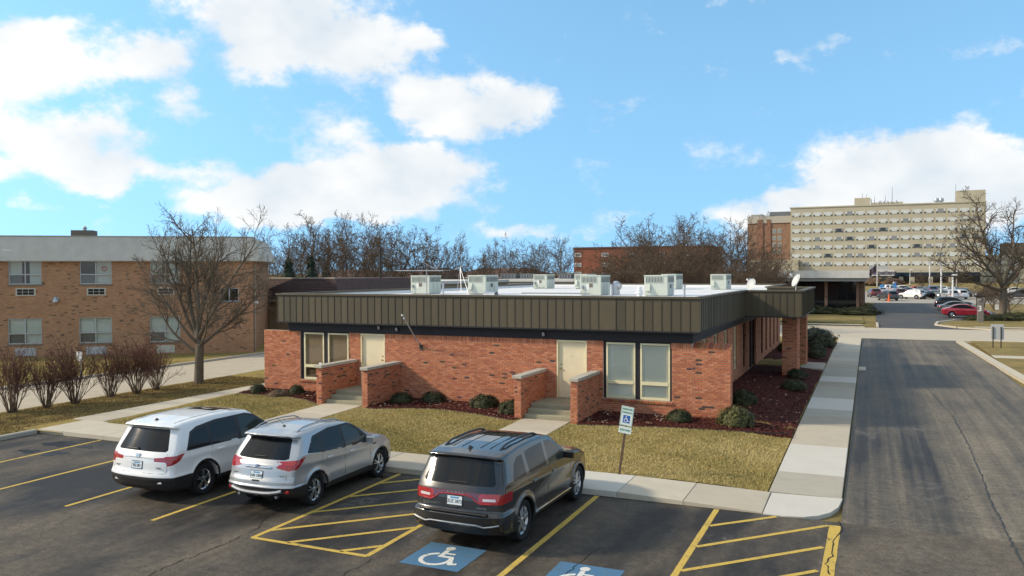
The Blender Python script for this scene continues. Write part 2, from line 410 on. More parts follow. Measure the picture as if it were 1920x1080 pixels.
def m_grass(name, a=(.36, .265, .095), b=(.26, .195, .070), c3=(.165, .155, .055)):
    g = NG(name)
    n1 = g.noise(.6, 6, .65); n2 = g.noise(9, 5, .7); n3 = g.noise(70, 3, .75); n4 = g.noise(1.7, 4, .6)
    n0 = g.noise(.22, 4, .6); c = g.mix(g.ramp(n1, .35, .65), (*b, 1), (*a, 1)); c = g.mix(g.math('MULTIPLY', g.ramp(n0, .50, .62), .5), c, (b[0]*.8, b[1]*.95, b[2]*.8, 1))
    c = g.mix(g.math('MULTIPLY', g.ramp(n4, .52, .68), .65), c, (*c3, 1))
    c = g.mix(1.0, c, g.mix(n2, (.62, .62, .60, 1), (1.30, 1.30, 1.28, 1)), 'MULTIPLY')
    c = g.mix(1.0, c, g.mix(n3, (.55, .55, .5, 1), (1.42, 1.42, 1.4, 1)), 'MULTIPLY')
    g.bump(g.math('ADD', n3, n2), .9, .03)
    return g.done(c, .95, .15)
M_GRASS = m_grass('dormant_grass')
M_GRASSF = m_grass('dormant_verge', (.30, .225, .09), (.22, .165, .068), (.15, .13, .055))
def m_mulch():
    g = NG('mulch'); n1 = g.noise(3, 5, .6); v = g.voro(38); n3 = g.noise(60, 3)
    c = g.mix(n1, (.040, .012, .010, 1), (.105, .030, .022, 1)); c = g.mix(1.0, c, g.mix(v, (.5, .5, .5, 1), (1.7, 1.6, 1.6, 1)), 'MULTIPLY')
    g.bump(g.math('ADD', v, n3), 1.0, .03); return g.done(c, .95, .15)
M_MULCH = m_mulch()
def m_paint(name, base, wear=.5):
    g = NG(name); n = g.noise(26, 6, .72); n2 = g.noise(3.2, 5, .65)
    k = g.ramp(g.math('ADD', g.math('MULTIPLY', n, .65), g.math('MULTIPLY', n2, .45)), .55, .68)
    c = g.mix(g.math('MULTIPLY', k, wear), (*base, 1), (.075, .07, .06, 1))
    c = g.mix(1.0, c, g.mix(n2, (.82, .82, .82, 1), (1.12, 1.12, 1.12, 1)), 'MULTIPLY')
    g.bump(n, .2, .003); return g.done(c, .8, .3)
M_YEL = m_paint('road_paint_yellow', (.53, .365, .075), .72); M_BLUE = m_paint('road_paint_blue', (.065, .16, .27), .45); M_WHT = m_paint('road_paint_white', (.62, .62, .58), .6)

# ------------------------------------------------------------------ ground
def zl(y, x=-9.0):                           # the lawn rises a little towards the building and falls to the side pavement
    z = .115+.135*min(1, max(0, (y-18.9)/7.5)); t = min(1, max(0, (x+3.6)/1.45)); t = t*t*(3-2*t)
    return z*(1-t)+(.045+.05*min(1, max(0, (y-19)/8)))*t
def sheet(name, x0, x1, y0, y1, z, m, label, cat='ground', nx=1, ny=1, zf=None, kind='structure', jit=0.0):
    b = MB(); vs = []
    for j in range(ny+1):
        for i in range(nx+1):
            x = x0+(x1-x0)*i/nx; y = y0+(y1-y0)*j/ny
            vs.append((x, y, (zf(y, x) if zf else z)+(R.uniform(-jit, jit) if jit else 0)))
    b.add(vs, [(j*(nx+1)+i, j*(nx+1)+i+1, (j+1)*(nx+1)+i+1, (j+1)*(nx+1)+i) for j in range(ny) for i in range(nx)])
    o = b.build(name, m, None, smooth=bool(jit)); tag(o, label, cat, kind=kind); return o
sheet('ground', -2500, 2500, -120, 4200, -.06, M_GRASSF, 'wide dormant ground that reaches the horizon', 'ground', 1, 1)
lot = sheet('parking_lot', -23.85, 30, -60, 17.30, 0, M_ASPH, 'worn black asphalt parking lot with yellow painted stalls', 'parking lot')
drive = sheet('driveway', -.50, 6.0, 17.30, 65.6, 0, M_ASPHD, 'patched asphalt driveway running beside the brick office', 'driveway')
street = sheet('street', -320, 320, 65.6, 78.0, -.004, M_STREET, 'pale concrete cross street beyond the driveway', 'road')
alley = sheet('alley', -34.3, -28.2, -20, 65.6, -.01, M_ALLEY, 'stained concrete alley behind the row of bare shrubs', 'road')
lawn = sheet('lawn', -23.1, -2.08, 18.88, 60, 0, M_GRASS, 'front lawn of dormant straw coloured grass', 'lawn', 60, 90, zl, jit=.012)
verge = sheet('verge_lawn', -28.2, -22.9, 17.25, 64, 0, M_GRASS, 'grass strip between the alley and the side pavement', 'lawn', 14, 120, lambda y, x: .085, jit=.012)
sheet('verge_lawn', -28.2, -23.98, -10, 17.25, .085, M_GRASS, 'grass edge behind the parking lot kerb', 'lawn', 1, 1)
sheet('lawn', -60, -34.45, 0, 60, .08, M_GRASS, 'shaded grass in front of the two storey brick apartments', 'lawn')
sheet('lawn', 6.42, 60, 20, 52.4, .10, M_GRASSF, 'straw coloured lawn right of the driveway kerb', 'lawn')
sheet('lawn', 6.42, 60, 53.9, 64.6, .10, M_GRASSF, 'straw coloured lawn strip around the white street sign', 'lawn')
sheet('path', 6.42, 60, 52.4, 53.9, .105, M_CON[2], 'thin concrete path crossing the lawn right of the driveway', 'path')
# verge pavements and grass beyond the street
sheet('pavement', 8.4, 120, 80.4, 81.7, .06, M_CON[2], 'concrete pavement along the far side of the street', 'pavement')
sheet('pavement', -120, -.6, 80.4, 81.7, .06, M_CON[2], 'concrete pavement in front of the low white roofed clinic', 'pavement')
flot = sheet('far_parking_lot', .6, 13.6, 78.0, 139, .0, M_ASPHF, 'grey asphalt lot entrance across the street', 'parking lot')
flot2 = sheet('far_parking_lot', -40, 140, 139, 215, .012, m_concrete('far_lot_surface', (.33, .30, .25), .15, .3), 'pale parking lot filled with cars before the hospital', 'parking lot')
b = MB()                                     # rounded grass island that narrows the far entrance
isl = [(13.6, 82), (13.6, 90), (10.5, 92.5), (7.8, 92), (6.4, 89), (5.9, 85), (6.6, 82.2), (8.4, 80.4), (60, 80.4), (60, 92), (13.6, 92)]
b.prism([(60, 78.3), (9.5, 78.3), (7.2, 80.0), (5.75, 83.2), (6.2, 87.5), (8.0, 91.5), (13.7, 92.5), (13.7, 138.6), (60, 138.6)], -.05, .03)
tag(b.build('far_lawn', M_GRASSF), 'dormant lawn under the big bare tree across the street', 'lawn', kind='structure')

# kerbs
def kerb(name, pts, h, w, m, label, z0=-.05):
    """a kerb swept along pts; each stone is a piece of its own"""
    root = None; k = 0
    for a, c in zip(pts[:-1], pts[1:]):
        a = Vector(a); c = Vector(c); L_ = (c-a).length; n = max(1, round(L_/3.0)); d = (c-a).normalized(); nrm = Vector((-d.y, d.x, 0))
        for i in range(n):
            p = a+d*(L_*i/n+.006); q = a+d*(L_*(i+1)/n-.006)
            b = MB(); prof = [(0, z0), (0, h-.03), (.03, h), (w, h), (w, z0)]
            v = [tuple(Vector((p.x, p.y, 0))+nrm*s+Vector((0, 0, t))) for s, t in prof]+[tuple(Vector((q.x, q.y, 0))+nrm*s+Vector((0, 0, t))) for s, t in prof]
            b.add(v, [(j, (j+1) % 5, 5+(j+1) % 5, 5+j) for j in range(5)]+[(4, 3, 2, 1, 0), (5, 6, 7, 8, 9)])
            if root is None:
                root = b.build(name, m, fixn=True); tag(root, label, 'kerb', kind='structure')
            else: b.build('kerb_stone', m, root, fixn=True)
    return root
kerb('kerb', [(-23.85, -12, 0), (-23.85, 17.2, 0)], .13, .16, M_CON[1], 'weathered concrete kerb along the grass at the lot edge')
kerb('kerb', [(6.35, 20, 0), (6.28, 42, 0), (5.95, 50, 0), (5.75, 57, 0), (5.5, 64, 0)], .11, -.42, M_CON[2], 'pale concrete kerb and gutter right of the driveway')
kerb('kerb', [(5.6, 64.7, 0), (60, 64.7, 0)], .11, .5, M_CON[2], 'pale kerb along the near side of the street')
kerb('kerb', [(-60, 64.7, 0), (-2.3, 64.7, 0)], .10, .5, M_CON[2], 'pale kerb behind the office along the street')
kerb('kerb', [(60, 78.15, 0), (9.4, 78.15, 0), (7.1, 79.9, 0), (5.65, 83.2, 0), (6.1, 87.6, 0), (7.95, 91.7, 0)], .12, .25, M_CON[2], 'curved pale kerb at the mouth of the far lot')
kerb('kerb', [(.55, 84.5, 0), (.55, 78.3, 0)], .12, .2, M_CON[2], 'short pale kerb at the clinic side of the far lot')
kerb('kerb', [(-.4, 78.15, 0), (-60, 78.15, 0)], .10, .25, M_CON[2], 'pale kerb below the clinic lawn')
kerb('kerb', [(-34.3, -15, 0), (-34.3, 62, 0)], .10, .22, M_CON[0], 'pale kerb on the far side of the alley')
b = MB(); b.prism([(-.4, 84.5), (-60, 84.5), (-60, 96), (-.8, 96)], -.05, .05); tag(b.build('far_lawn', M_GRASSF), 'dormant lawn in front of the low clinic', 'lawn', kind='structure')
sheet('far_lawn', -30, 140, 215, 290, .02, M_GRASSF, 'dormant lawn below the hospital front', 'lawn')

# pavement slabs: every slab is a piece of the pavement
def slab(b, x0, x1, y0, y1, zt, g=.006, depth=.16, bev=.008):
    zf = zt if callable(zt) else (lambda x, y: zt)
    x0 += g; x1 -= g; y0 += g; y1 -= g; o = [(x0, y0), (x1, y0), (x1, y1), (x0, y1)]; i_ = [(x0+bev, y0+bev), (x1-bev, y0+bev), (x1-bev, y1-bev), (x0+bev, y1-bev)]
    v = [(x, y, zf(x, y)-depth) for x, y in o]+[(x, y, zf(x, y)-bev) for x, y in o]+[(x, y, zf(x, y)) for x, y in i_]
    fs = [(3, 2, 1, 0), (8, 9, 10, 11)]
    for k in range(4): n = (k+1) % 4; fs += [(k, n, 4+n, 4+k), (4+k, 4+n, 8+n, 8+k)]
    b.add(v, fs)
def pavement(name, cells, zt, label, parent=None):
    root = parent
    for (x0, x1, y0, y1, mi) in cells:
        b = MB(); slab(b, x0, x1, y0, y1, zt)
        if root is None:
            root = b.build(name, M_CON[mi]); tag(root, label, 'pavement', kind='structure')
        else: b.build('slab', M_CON[mi], root)
    return root
def zfront(x, y):
    t = min(1, max(0, (x+4.6)/2.4)); t2 = min(1, max(0, (y-17.2)/1.6))
    return .13-.10*t*(1-.35*t2)
xs = [-2.0, -3.64, -5.10, -6.75, -8.4, -9.95, -11.5, -13.1, -14.7, -16.3, -17.9, -19.5, -21.1, -22.85]
fm = [0, 2, 3, 0, 2, 0, 1, 2, 0, 2, 0, 2, 2]
fw = pavement('pavement', [(xs[i+1], xs[i], 17.30, 18.86, fm[i]) for i in range(len(xs)-1)], zfront, 'tan concrete pavement along the front of the parking stalls')
# kerb corner slab, rounded
b = MB(); cor = [(-1.99, 17.26), (-1.55, 17.25), (-1.2, 17.33), (-.93, 17.53), (-.72, 17.84), (-.58, 18.3), (-.52, 18.98), (-1.99, 18.88)]
b.prism(cor, -.1, lambda x, y: .024+.02*max(0, (y-17.3)/1.6)); b.build('slab', M_CON[3], fw)
# the pavement beside the driveway
ys = [18.99, 20.95, 22.55, 24.3, 25.95, 27.5, 29.2, 30.75, 33.5, 35.1, 36.8, 38.5, 40.5, 42.3, 44.0, 45.8, 47.6, 49.4, 51.2, 53.1, 55, 57, 59, 61, 64.3]
rm = [1, 3, 3, 0, 0, 4, 1, 3, 1, 1, 4, 3, 1, 1, 4, 1, 0, 1, 1, 0, 2, 2, 2, 2]
zr = lambda x, y: .05+.05*min(1, max(0, (y-19)/8))
sw = pavement('pavement', [(-2.06, -.53, ys[i], ys[i+1], rm[i]) for i in range(len(ys)-1)], zr, 'long concrete pavement beside the driveway with newer white slabs')
b = MB(); slab(b, -.5, -.15, 44.1, 45.6, .05); b.build('slab', M_CON[0], sw)
# side pavement that runs back along the left of the building
ls = [17.30, 19.0, 20.6, 22.2, 23.9, 25.6, 27.3, 29.0, 31, 33, 36, 40, 44]
lw = pavement('pavement', [(-24.55 if j else -23.95, -23.15 if i else -22.86, ls[i], ls[i+1], [2, 0, 2, 2, 0, 2, 2, 0, 2, 0, 2, 2][i]) for i, j in [(i, i > 0) for i in range(12)]], lambda x, y: .125+.0*y, 'tan concrete side pavement leading back past the brick wing wall')
# walks to the two doors
def zwalk(x, y): return .13+.10*min(1, max(0, (y-18.9)/5.5))
pavement('path', [(-18.22, -16.66, 18.88, 20.7, 2), (-18.22, -16.66, 20.7, 22.6, 0), (-18.22, -16.66, 22.6, 24.42, 2)], zwalk, 'concrete path to the steps below the flagpole side door')
pavement('path', [(-10.34, -8.72, 18.88, 20.7, 2), (-10.34, -8.72, 20.7, 22.6, 2), (-10.34, -8.72, 22.6, 24.36, 0)], zwalk, 'concrete path to the steps behind the dark car')
pavement('path', [(-5.28, -3.7, 42.5, 45.3, 4), (-3.7, -2.08, 42.5, 45.3, 1)], .21, 'concrete entry path under the brick pillared canopy')

# painted markings, each a piece of the lot
def stripe(p, q, w=.105, z=.004, name='painted_line'):
    p = Vector((*p, 0)); q = Vector((*q, 0)); d = (q-p).normalized(); n = Vector((-d.y, d.x, 0))*(w/2)
    b = MB(); k = max(2, int((q-p).length/.25)); L_ = []
    for i in range(k+1):
        c = p+(q-p)*(i/k); j = R.uniform(-.006, .006); L_.append((c+n*(1+j*8)+Vector((0, 0, z)), c-n*(1+R.uniform(-.05, .05))+Vector((0, 0, z))))
    for (a, b_), (c, e) in zip(L_[:-1], L_[1:]): b.face([b_, e, c, a])
    return b.build(name, M_YEL, lot)
for x in (-21.12, -18.47, -15.8, -13.27): stripe((x, 12.0), (x, 17.24))
stripe((-10.65, 11.95), (-10.65, 17.24)); stripe((-8.10, 11.95), (-8.10, 17.24)); stripe((-10.65, 11.97), (-8.08, 11.97), z=.0062)
for k, (a, c) in enumerate([((-10.62, 16.27), (-9.68, 17.2)), ((-10.62, 15.02), (-8.6, 17.02)), ((-10.62, 13.75), (-8.13, 16.2)), ((-10.62, 12.46), (-8.13, 14.93)), ((-9.86, 12.0), (-8.13, 13.70)), ((-8.68, 12.0), (-8.13, 12.54))]): stripe(a, c, z=.0062)
stripe((-5.54, 8.0), (-5.54, 17.24), .115)
stripe((-2.92, 9.0), (-2.92, 17.24), .115); stripe((-.655, 9.0), (-.60, 17.05), .21)
for a, c in [((-2.86, 16.06), (-1.72, 17.2)), ((-2.86, 14.74), (-.72, 17.0)), ((-2.86, 13.45), (-.75, 15.62)), ((-2.86, 12.2), (-.78, 14.35)), ((-2.86, 10.9), (-.8, 13.0)), ((-2.86, 9.6), (-.8, 11.7))]: stripe(a, c, z=.0062)
def isa(cx, cy, s, mk, z):
    """wheelchair figure, unit box 1 x 1 scaled by s; mk places (u,v) -> 3D"""
    b = MB()
    def arc(c, r0, r1, a0, a1, n=22):
        for i in range(n):
            t0 = math.radians(a0+(a1-a0)*i/n); t1 = math.radians(a0+(a1-a0)*(i+1)/n)
            b.face([mk(c[0]+r0*math.cos(t0), c[1]+r0*math.sin(t0)), mk(c[0]+r1*math.cos(t0), c[1]+r1*math.sin(t0)), mk(c[0]+r1*math.cos(t1), c[1]+r1*math.sin(t1)), mk(c[0]+r0*math.cos(t1), c[1]+r0*math.sin(t1))])
    mk0 = mk; cnt = [0]
    def mk(u, v):
        q = Vector(mk0(u, v)); return q+lift*cnt[0]
    lift = (Vector(mk0(1, 0))-Vector(mk0(0, 0))).cross(Vector(mk0(0, 1))-Vector(mk0(0, 0))).normalized()*.0006
    arc((-.06, -.16), .21, .29, 105, 375); arc((-.06, .36), 0, .085, 0, 360)
    def bar(p, q, w):
        cnt[0] += 1; p = Vector(p); q = Vector(q); d = (q-p).normalized(); n = Vector((-d.y, d.x))*w/2
        b.face([mk(*(p-n)), mk(*(q-n)), mk(*(q+n)), mk(*(p+n))])
    bar((-.06, .26), (-.045, -.06), .085); bar((-.045, -.02), (.19, -.02), .08); bar((.165, -.03), (.28, -.32), .085); bar((.25, -.31), (.38, -.26), .075); bar((-.03, .12), (.16, .12), .06)
    return b
for cx in (-6.84, -4.29):
    b = MB(); b.face([(cx-.57, 11.93, .004), (cx+.57, 11.93, .004), (cx+.57, 13.08, .004), (cx-.57, 13.08, .004)])
    pad = b.build('painted_pad', M_BLUE, lot)
    isa(0, 0, 1, lambda u, v, cx=cx: (cx+u*1.05, 12.5+v*1.08, .0075), 0).build('wheelchair_symbol', M_WHT, pad)
# open cracks and a dark paving seam
M_CRACK = mat('crack_shadow', (.006, .006, .006), .95); M_TAR = mat('tar_seam', (.020, .020, .021), .6, noise=(6, .4, 4))
def crack(pts, w, par, m=M_CRACK, name='crack', jit=.05):
    P = [G(x, y, 0) for x, y in pts]; Q = []
    for a, c in zip(P[:-1], P[1:]):
        n = max(2, int((c-a).length/.12))
        for i in range(n): Q.append(a.lerp(c, i/n)+Vector((R.gauss(0, jit*.5), R.gauss(0, jit), 0)))
    Q.append(P[-1]); b = MB(); pr = None
    for i, q in enumerate(Q):
        d = (Q[min(i+1, len(Q)-1)]-Q[max(i-1, 0)]).normalized(); n = Vector((-d.y, d.x, 0))*w*R.uniform(.3, 1.0); e = (q+n+Vector((0, 0, .0085)), q-n+Vector((0, 0, .0085)))
        if pr: b.face([pr[1], e[1], e[0], pr[0]])
        pr = e
    b.build(name, m, par)
crack([(270, 1084), (330, 1056), (389, 1033), (440, 1012), (480, 991), (500, 968), (536, 952)], .012, lot); crack([(1122, 1027), (1105, 1040), (1085, 1056), (1060, 1078)], .011, lot); crack([(1574, 978), (1580, 994), (1561, 1016), (1560, 1038), (1547, 1058), (1556, 1078)], .014, lot, jit=.03); crack([(1524, 992), (1540, 1003), (1556, 1014)], .008, lot); crack([(640, 1080), (676, 1062), (700, 1046)], .008, lot)
crack([(1786, 780), (1816, 835), (1844, 902), (1856, 938), (1878, 980), (1908, 1041), (1925, 1075)], .022, drive, M_TAR, 'paving_seam', .03); crack([(1683, 660), (1705, 690), (1740, 730), (1786, 780)], .014, drive, M_TAR, 'paving_seam', .03)
# worn stall lines of the far lot
b0 = None
for k in range(7):
    b = MB(); y = 92+k*6.5; b.box(8.6, 13.4, y, y+.14, .001, .005); b.build('painted_line', M_WHT, flot)
# shallow water left in two dips of the lot
M_WATER = mat('puddle_water', (.018, .0135, .011), .22, spec=.4)
def puddle(px, py, rx, ry, lab):
    c = G(px, py, .003); b = MB(); n = 28; pts = []
    for k in range(n):
        t = 2*math.pi*k/n; rr = 1+.22*math.sin(3*t+px)+.12*math.sin(7*t+py)
        pts.append((c.x+rx*rr*math.cos(t), c.y+ry*rr*math.sin(t), .0035))
    b.face(pts); tag(b.build('puddle', M_WATER), lab, 'puddle', kind='structure')
puddle(116, 832, .55, .38, 'dark shallow puddle on the asphalt below the side pavement'); puddle(100, 850, .34, .28, 'small dark puddle crossed by a yellow stall line')
puddle(55, 846, .35, .2, 'narrow dark puddle near the lot kerb'); puddle(160, 838, .28, .14, 'tiny dark puddle beside the yellow line end'); puddle(744, 895, .5, .2, 'dark wet patch by the pavement in the hatched bay')

# mulch beds with a chopped, lumpy surface
def bed(poly_lo, x0, x1, ytop, label, step=.11, rise=.03, zfun=zl):
    """bed between the curve poly_lo (list of x,y) and y = ytop"""
    xs_ = [p[0] for p in poly_lo]; ys_ = [p[1] for p in poly_lo]
    nx = int((x1-x0)/step); ny = max(4, int(2.6/step)); vs = []
    for j in range(ny+1):
        for i in range(nx+1):
            x = x0+(x1-x0)*i/nx; lo = float(np.interp(x, xs_, ys_)); y = lo+(ytop-lo)*j/ny
            vs.append((x+R.uniform(-.02, .02), y+R.uniform(-.02, .02), zfun(y, x)+rise*min(1, j*.6)+R.uniform(-.014, .018) if j else zfun(y, x)-.02))
    b = MB(); b.add(vs, [(j*(nx+1)+i, j*(nx+1)+i+1, (j+1)*(nx+1)+i+1, (j+1)*(nx+1)+i) for j in range(ny) for i in range(nx)])
    return tag(b.build('mulch_bed', M_MULCH, None), label, 'mulch', kind='structure')
BED = [(-23.0, 25.0), (-22.06, 25.0), (-20.8, 25.1), (-19.44, 24.75), (-18.3, 24.1), (-16.4, 24.0), (-15.9, 24.05), (-14.8, 24.6), (-13.65, 24.8), (-11.98, 24.42), (-10.79, 23.95), (-10.4, 23.85), (-8.5, 23.95), (-8.25, 24.02), (-5.73, 24.6), (-3.6, 24.75), (-2.1, 25.0)]
beds = [bed(BED, -22.95, -18.42, 26.4, 'dark leaf strewn mulch bed under the blinds window'), bed(BED, -16.3, -10.5, 26.4, 'mulch bed between the two flights of steps'), bed(BED, -8.4, -2.09, 26.4, 'red mulch bed under the wide front window')]
bed([(-5.3, 26.3), (-2.09, 26.3)], -5.3, -2.09, 42.45, 'long red mulch bed along the side wall', .16, .035)
bed([(-5.3, 45.35), (-2.09, 45.35)], -5.3, -2.09, 60, 'red mulch bed beyond the entry path', .2, .035)
# loose bark chips and dead leaves on the beds
def chips(name, regions, n, cols, size, label, m, zoff=.05):
    b = MB()
    for k in range(n):
        (x0, x1, y0, y1, curve) = R.choices(regions, [r[5] if len(r) > 5 else 1 for r in [q+(1,) for q in regions]])[0] if False else R.choice(regions)
        x = R.uniform(x0, x1); lo = float(np.interp(x, [p[0] for p in BED], [p[1] for p in BED])) if curve else y0
        y = R.uniform(lo, y1); z = zl(y, x)+zoff+R.uniform(0, .02); s = size*R.uniform(.5, 1.4); a = R.uniform(0, 6.28); w = R.uniform(.3, .8)
        ca, sa = math.cos(a)*s, math.sin(a)*s; tl = R.uniform(-.5, .5)*s
        c = R.choice(cols); k2 = R.uniform(.7, 1.25)
        b.face([(x-ca, y-sa, z-tl), (x+sa*w, y-ca*w, z+.2*tl), (x+ca, y+sa, z+tl), (x-sa*w, y+ca*w, z+.01)], 0, tuple(v*k2 for v in c))
    return tag(b.build(name, m), label, name.split('_')[-1], kind='stuff')
M_CHIP = mat('bark_chip', rough=.9, spec=.2, attr=True)
REG = [(-22.9, -18.5, 24.5, 26.3, True), (-16.2, -10.6, 24, 26.3, True), (-8.3, -2.1, 24, 26.3, True), (-5.2, -2.1, 26.3, 42.3, False), (-5.2, -2.1, 26.3, 35, False)]
chips('bark_chips', REG, 16000, [(.13, .035, .025), (.09, .025, .02), (.055, .02, .017), (.16, .05, .035)], .035, 'loose red bark chips covering the mulch beds', M_CHIP)
chips('dead_leaves', REG[:2]+[(-16.2, -10.6, 24, 26.3, True), (-22.9, -18.5, 24.5, 26.3, True), (-8.3, -6, 24, 26.3, True), (-5.2, -2.1, 26.3, 40, False)], 620, [(.30, .19, .11), (.36, .27, .19), (.22, .11, .06), (.42, .36, .31)], .05, 'pale dead leaves lying on the mulch beds', M_CHIP, .07)
# black edging along the front of the beds
M_BLACKP = mat('black_plastic', (.012, .012, .013), .5)
for seg in ((-22.95, -18.45), (-16.25, -10.55), (-8.35, -2.1)):
    pts = [(x, float(np.interp(x, [p[0] for p in BED], [p[1] for p in BED]))-.02) for x in np.arange(seg[0], seg[1]+.01, .2)]
    b = MB().path([(x, y, zl(y)+.012) for x, y in pts], .018, 6)
    tag(b.build('bed_edging', M_BLACKP), ['black plastic edging of the mulch bed under the blinds window', 'black plastic edging of the bed between the two flights of steps', 'black plastic edging of the bed under the wide front window'][[-22.95, -16.25, -8.35].index(seg[0])], 'edging')
# grass blades: too many to count
def blades(name, rects, n, label, h=(.02, .058), zf=zl, seed=3, cols=None):
    rr = np.random.RandomState(seed); cols = cols or [(.48, .38, .16), (.41, .325, .13), (.33, .268, .102), (.22, .205, .078), (.53, .435, .215)]
    ar = np.array([(r[1]-r[0])*(r[3]-r[2]) for r in rects]); cnt = (n*ar/ar.sum()).astype(int); V = []; Cc = []
    for r, c in zip(rects, cnt):
        x = rr.uniform(r[0], r[1], c); y = rr.uniform(r[2], r[3], c)
        if len(r) > 4: keep = y < np.interp(x, [p[0] for p in BED], [p[1] for p in BED])-.03; x = x[keep]; y = y[keep]
        z = np.array([zf(t, u) for t, u in zip(y, x)]); a = rr.uniform(0, 6.283, len(x)); hh = rr.uniform(h[0], h[1], len(x)); w = rr.uniform(.006, .013, len(x)); ln = rr.uniform(-.06, .06, (2, len(x)))
        dx, dy = np.cos(a)*w, np.sin(a)*w
        p0 = np.stack([x-dx, y-dy, z-.012], 1); p1 = np.stack([x+dx, y+dy, z-.012], 1); p2 = np.stack([x+ln[0], y+ln[1], z+hh], 1)
        V.append(np.stack([p0, p1, p2], 1).reshape(-1, 3)); patch = (np.sin(x*1.3+np.sin(y*.9)*2)+np.sin(y*1.7+x*.6)+1.1*np.sin(x*.47+1.3*np.sin(y*.61+2))+.8*np.sin(x*3.9+y*2.1)*np.sin(y*3.3-x*1.7))*.55
        ci = np.clip((rr.uniform(0, 1, len(x))*3.2+patch*.9+.6).astype(int), 0, 4); Cc.append(np.array(cols)[[4, 0, 1, 2, 3]][ci]*rr.uniform(.75, 1.2, (len(x), 1)))
    V = np.concatenate(V); Cc = np.concatenate(Cc); nf = len(V)//3
    me = bpy.data.meshes.new(name); me.vertices.add(len(V)); me.vertices.foreach_set('co', V.astype(np.float32).ravel())
    me.loops.add(nf*3); me.loops.foreach_set('vertex_index', np.arange(nf*3, dtype=np.int32)); me.polygons.add(nf); me.polygons.foreach_set('loop_start', np.arange(0, nf*3, 3, dtype=np.int32)); me.polygons.foreach_set('loop_total', np.full(nf, 3, dtype=np.int32))
    me.update(); ca = me.color_attributes.new('col', 'FLOAT_COLOR', 'CORNER'); ca.data.foreach_set('color', np.repeat(np.c_[Cc, np.ones(len(Cc))], 3, 0).astype(np.float32).ravel())
    me.materials.append(M_BLADE); o = bpy.data.objects.new(name, me); link(o); return tag(o, label, 'grass', kind='stuff')
M_BLADE = mat('grass_blade', rough=.9, spec=.12, attr=True)
blades('grass', [(-22.8, -18.3, 18.9, 25.2, 1), (-16.6, -10.4, 18.9, 25.2, 1), (-8.68, -2.1, 18.9, 25.2, 1), (-18.3, -16.6, 18.9, 18.95)], 190000, 'short straw coloured grass of the front lawn')
blades('grass', [(-28.0, -24.65, 13, 30), (-24.6, -24.02, 12, 17.2), (-23.1, -22.9, 19, 25)], 60000, 'short brown grass around the bare shrubs', zf=lambda y, x: .085, seed=5, cols=[(.24, .16, .07), (.20, .135, .06), (.16, .11, .05), (.11, .095, .04), (.28, .2, .09)])
# ------------------------------------------------------------------ brick office
M_BRICK = mat('brick', rough=.88, spec=.25, attr=True, noise=(26, .22, 6), bump=(120, .4, .004))
M_MORTAR = mat('mortar', (.42, .34, .27), .95, spec=.15, noise=(30, .15, 4))
M_FASC = [mat('fascia_metal_%d' % k, c, .55, spec=.35, noise=(5, .10, 4, (1, 1, .4)), bump=(3.0, .12, .02)) for k, c in enumerate([(.086, .070, .043), (.076, .062, .038), (.095, .077, .047), (.069, .057, .036)])]
M_DARK = mat('dark_trim', (.016, .0145, .018), .6, spec=.35, noise=(4, .2, 4))
M_CREAM = mat('cream_paint', (.72, .65, .41), .5, noise=(6, .07, 4)); M_CREAM2 = mat('cream_door', (.72, .62, .41), .5, noise=(2.5, .06, 4))
M_STONE = mat('limestone_cap', (.40, .37, .31), .9, noise=(9, .22, 6), bump=(60, .3, .004))
M_ROOF = mat('white_membrane', (.66, .66, .66), .75, noise=(.5, .09, 6, (1, .35, 1)))
M_DARKIN = mat('dark_interior', (.02, .019, .018), .9)
M_BLINDV = mat('blind_fabric', (.80, .81, .75), .8); M_BLINDW = mat('blind_wood', (.24, .145, .075), .6)
M_BRASS = mat('brass', (.5, .38, .16), .3, metal=1); M_STEELD = mat('steel_grey', (.32, .33, .34), .4, metal=.7)
M_WHITEP = mat('white_plastic', (.72, .73, .72), .45)
def m_glass(name='window_glass', tint=(.96, .97, .95), refl=.04):
    g = NG(name); nt = g.m.node_tree; N = g.N; L = g.L
    N.remove(g.b); tr = N.new('ShaderNodeBsdfTransparent'); tr.inputs[0].default_value = (*tint, 1)
    gl = N.new('ShaderNodeBsdfGlossy'); gl.inputs['Roughness'].default_value = .02
    lw = N.new('ShaderNodeLayerWeight'); lw.inputs[0].default_value = .5; fr = N.new('ShaderNodeMath'); fr.operation = 'POWER'; L.new(lw.outputs['Facing'], fr.inputs[0]); fr.inputs[1].default_value = 4.0
    a = N.new('ShaderNodeMath'); a.operation = 'ADD'; a.use_clamp = True; L.new(fr.outputs[0], a.inputs[0]); a.inputs[1].default_value = refl
    mx = N.new('ShaderNodeMixShader'); L.new(a.outputs[0], mx.inputs[0]); L.new(tr.outputs[0], mx.inputs[1]); L.new(gl.outputs[0], mx.inputs[2])
    L.new(mx.outputs[0], N['Material Output'].inputs[0]); return g.m
M_GLASS = m_glass()

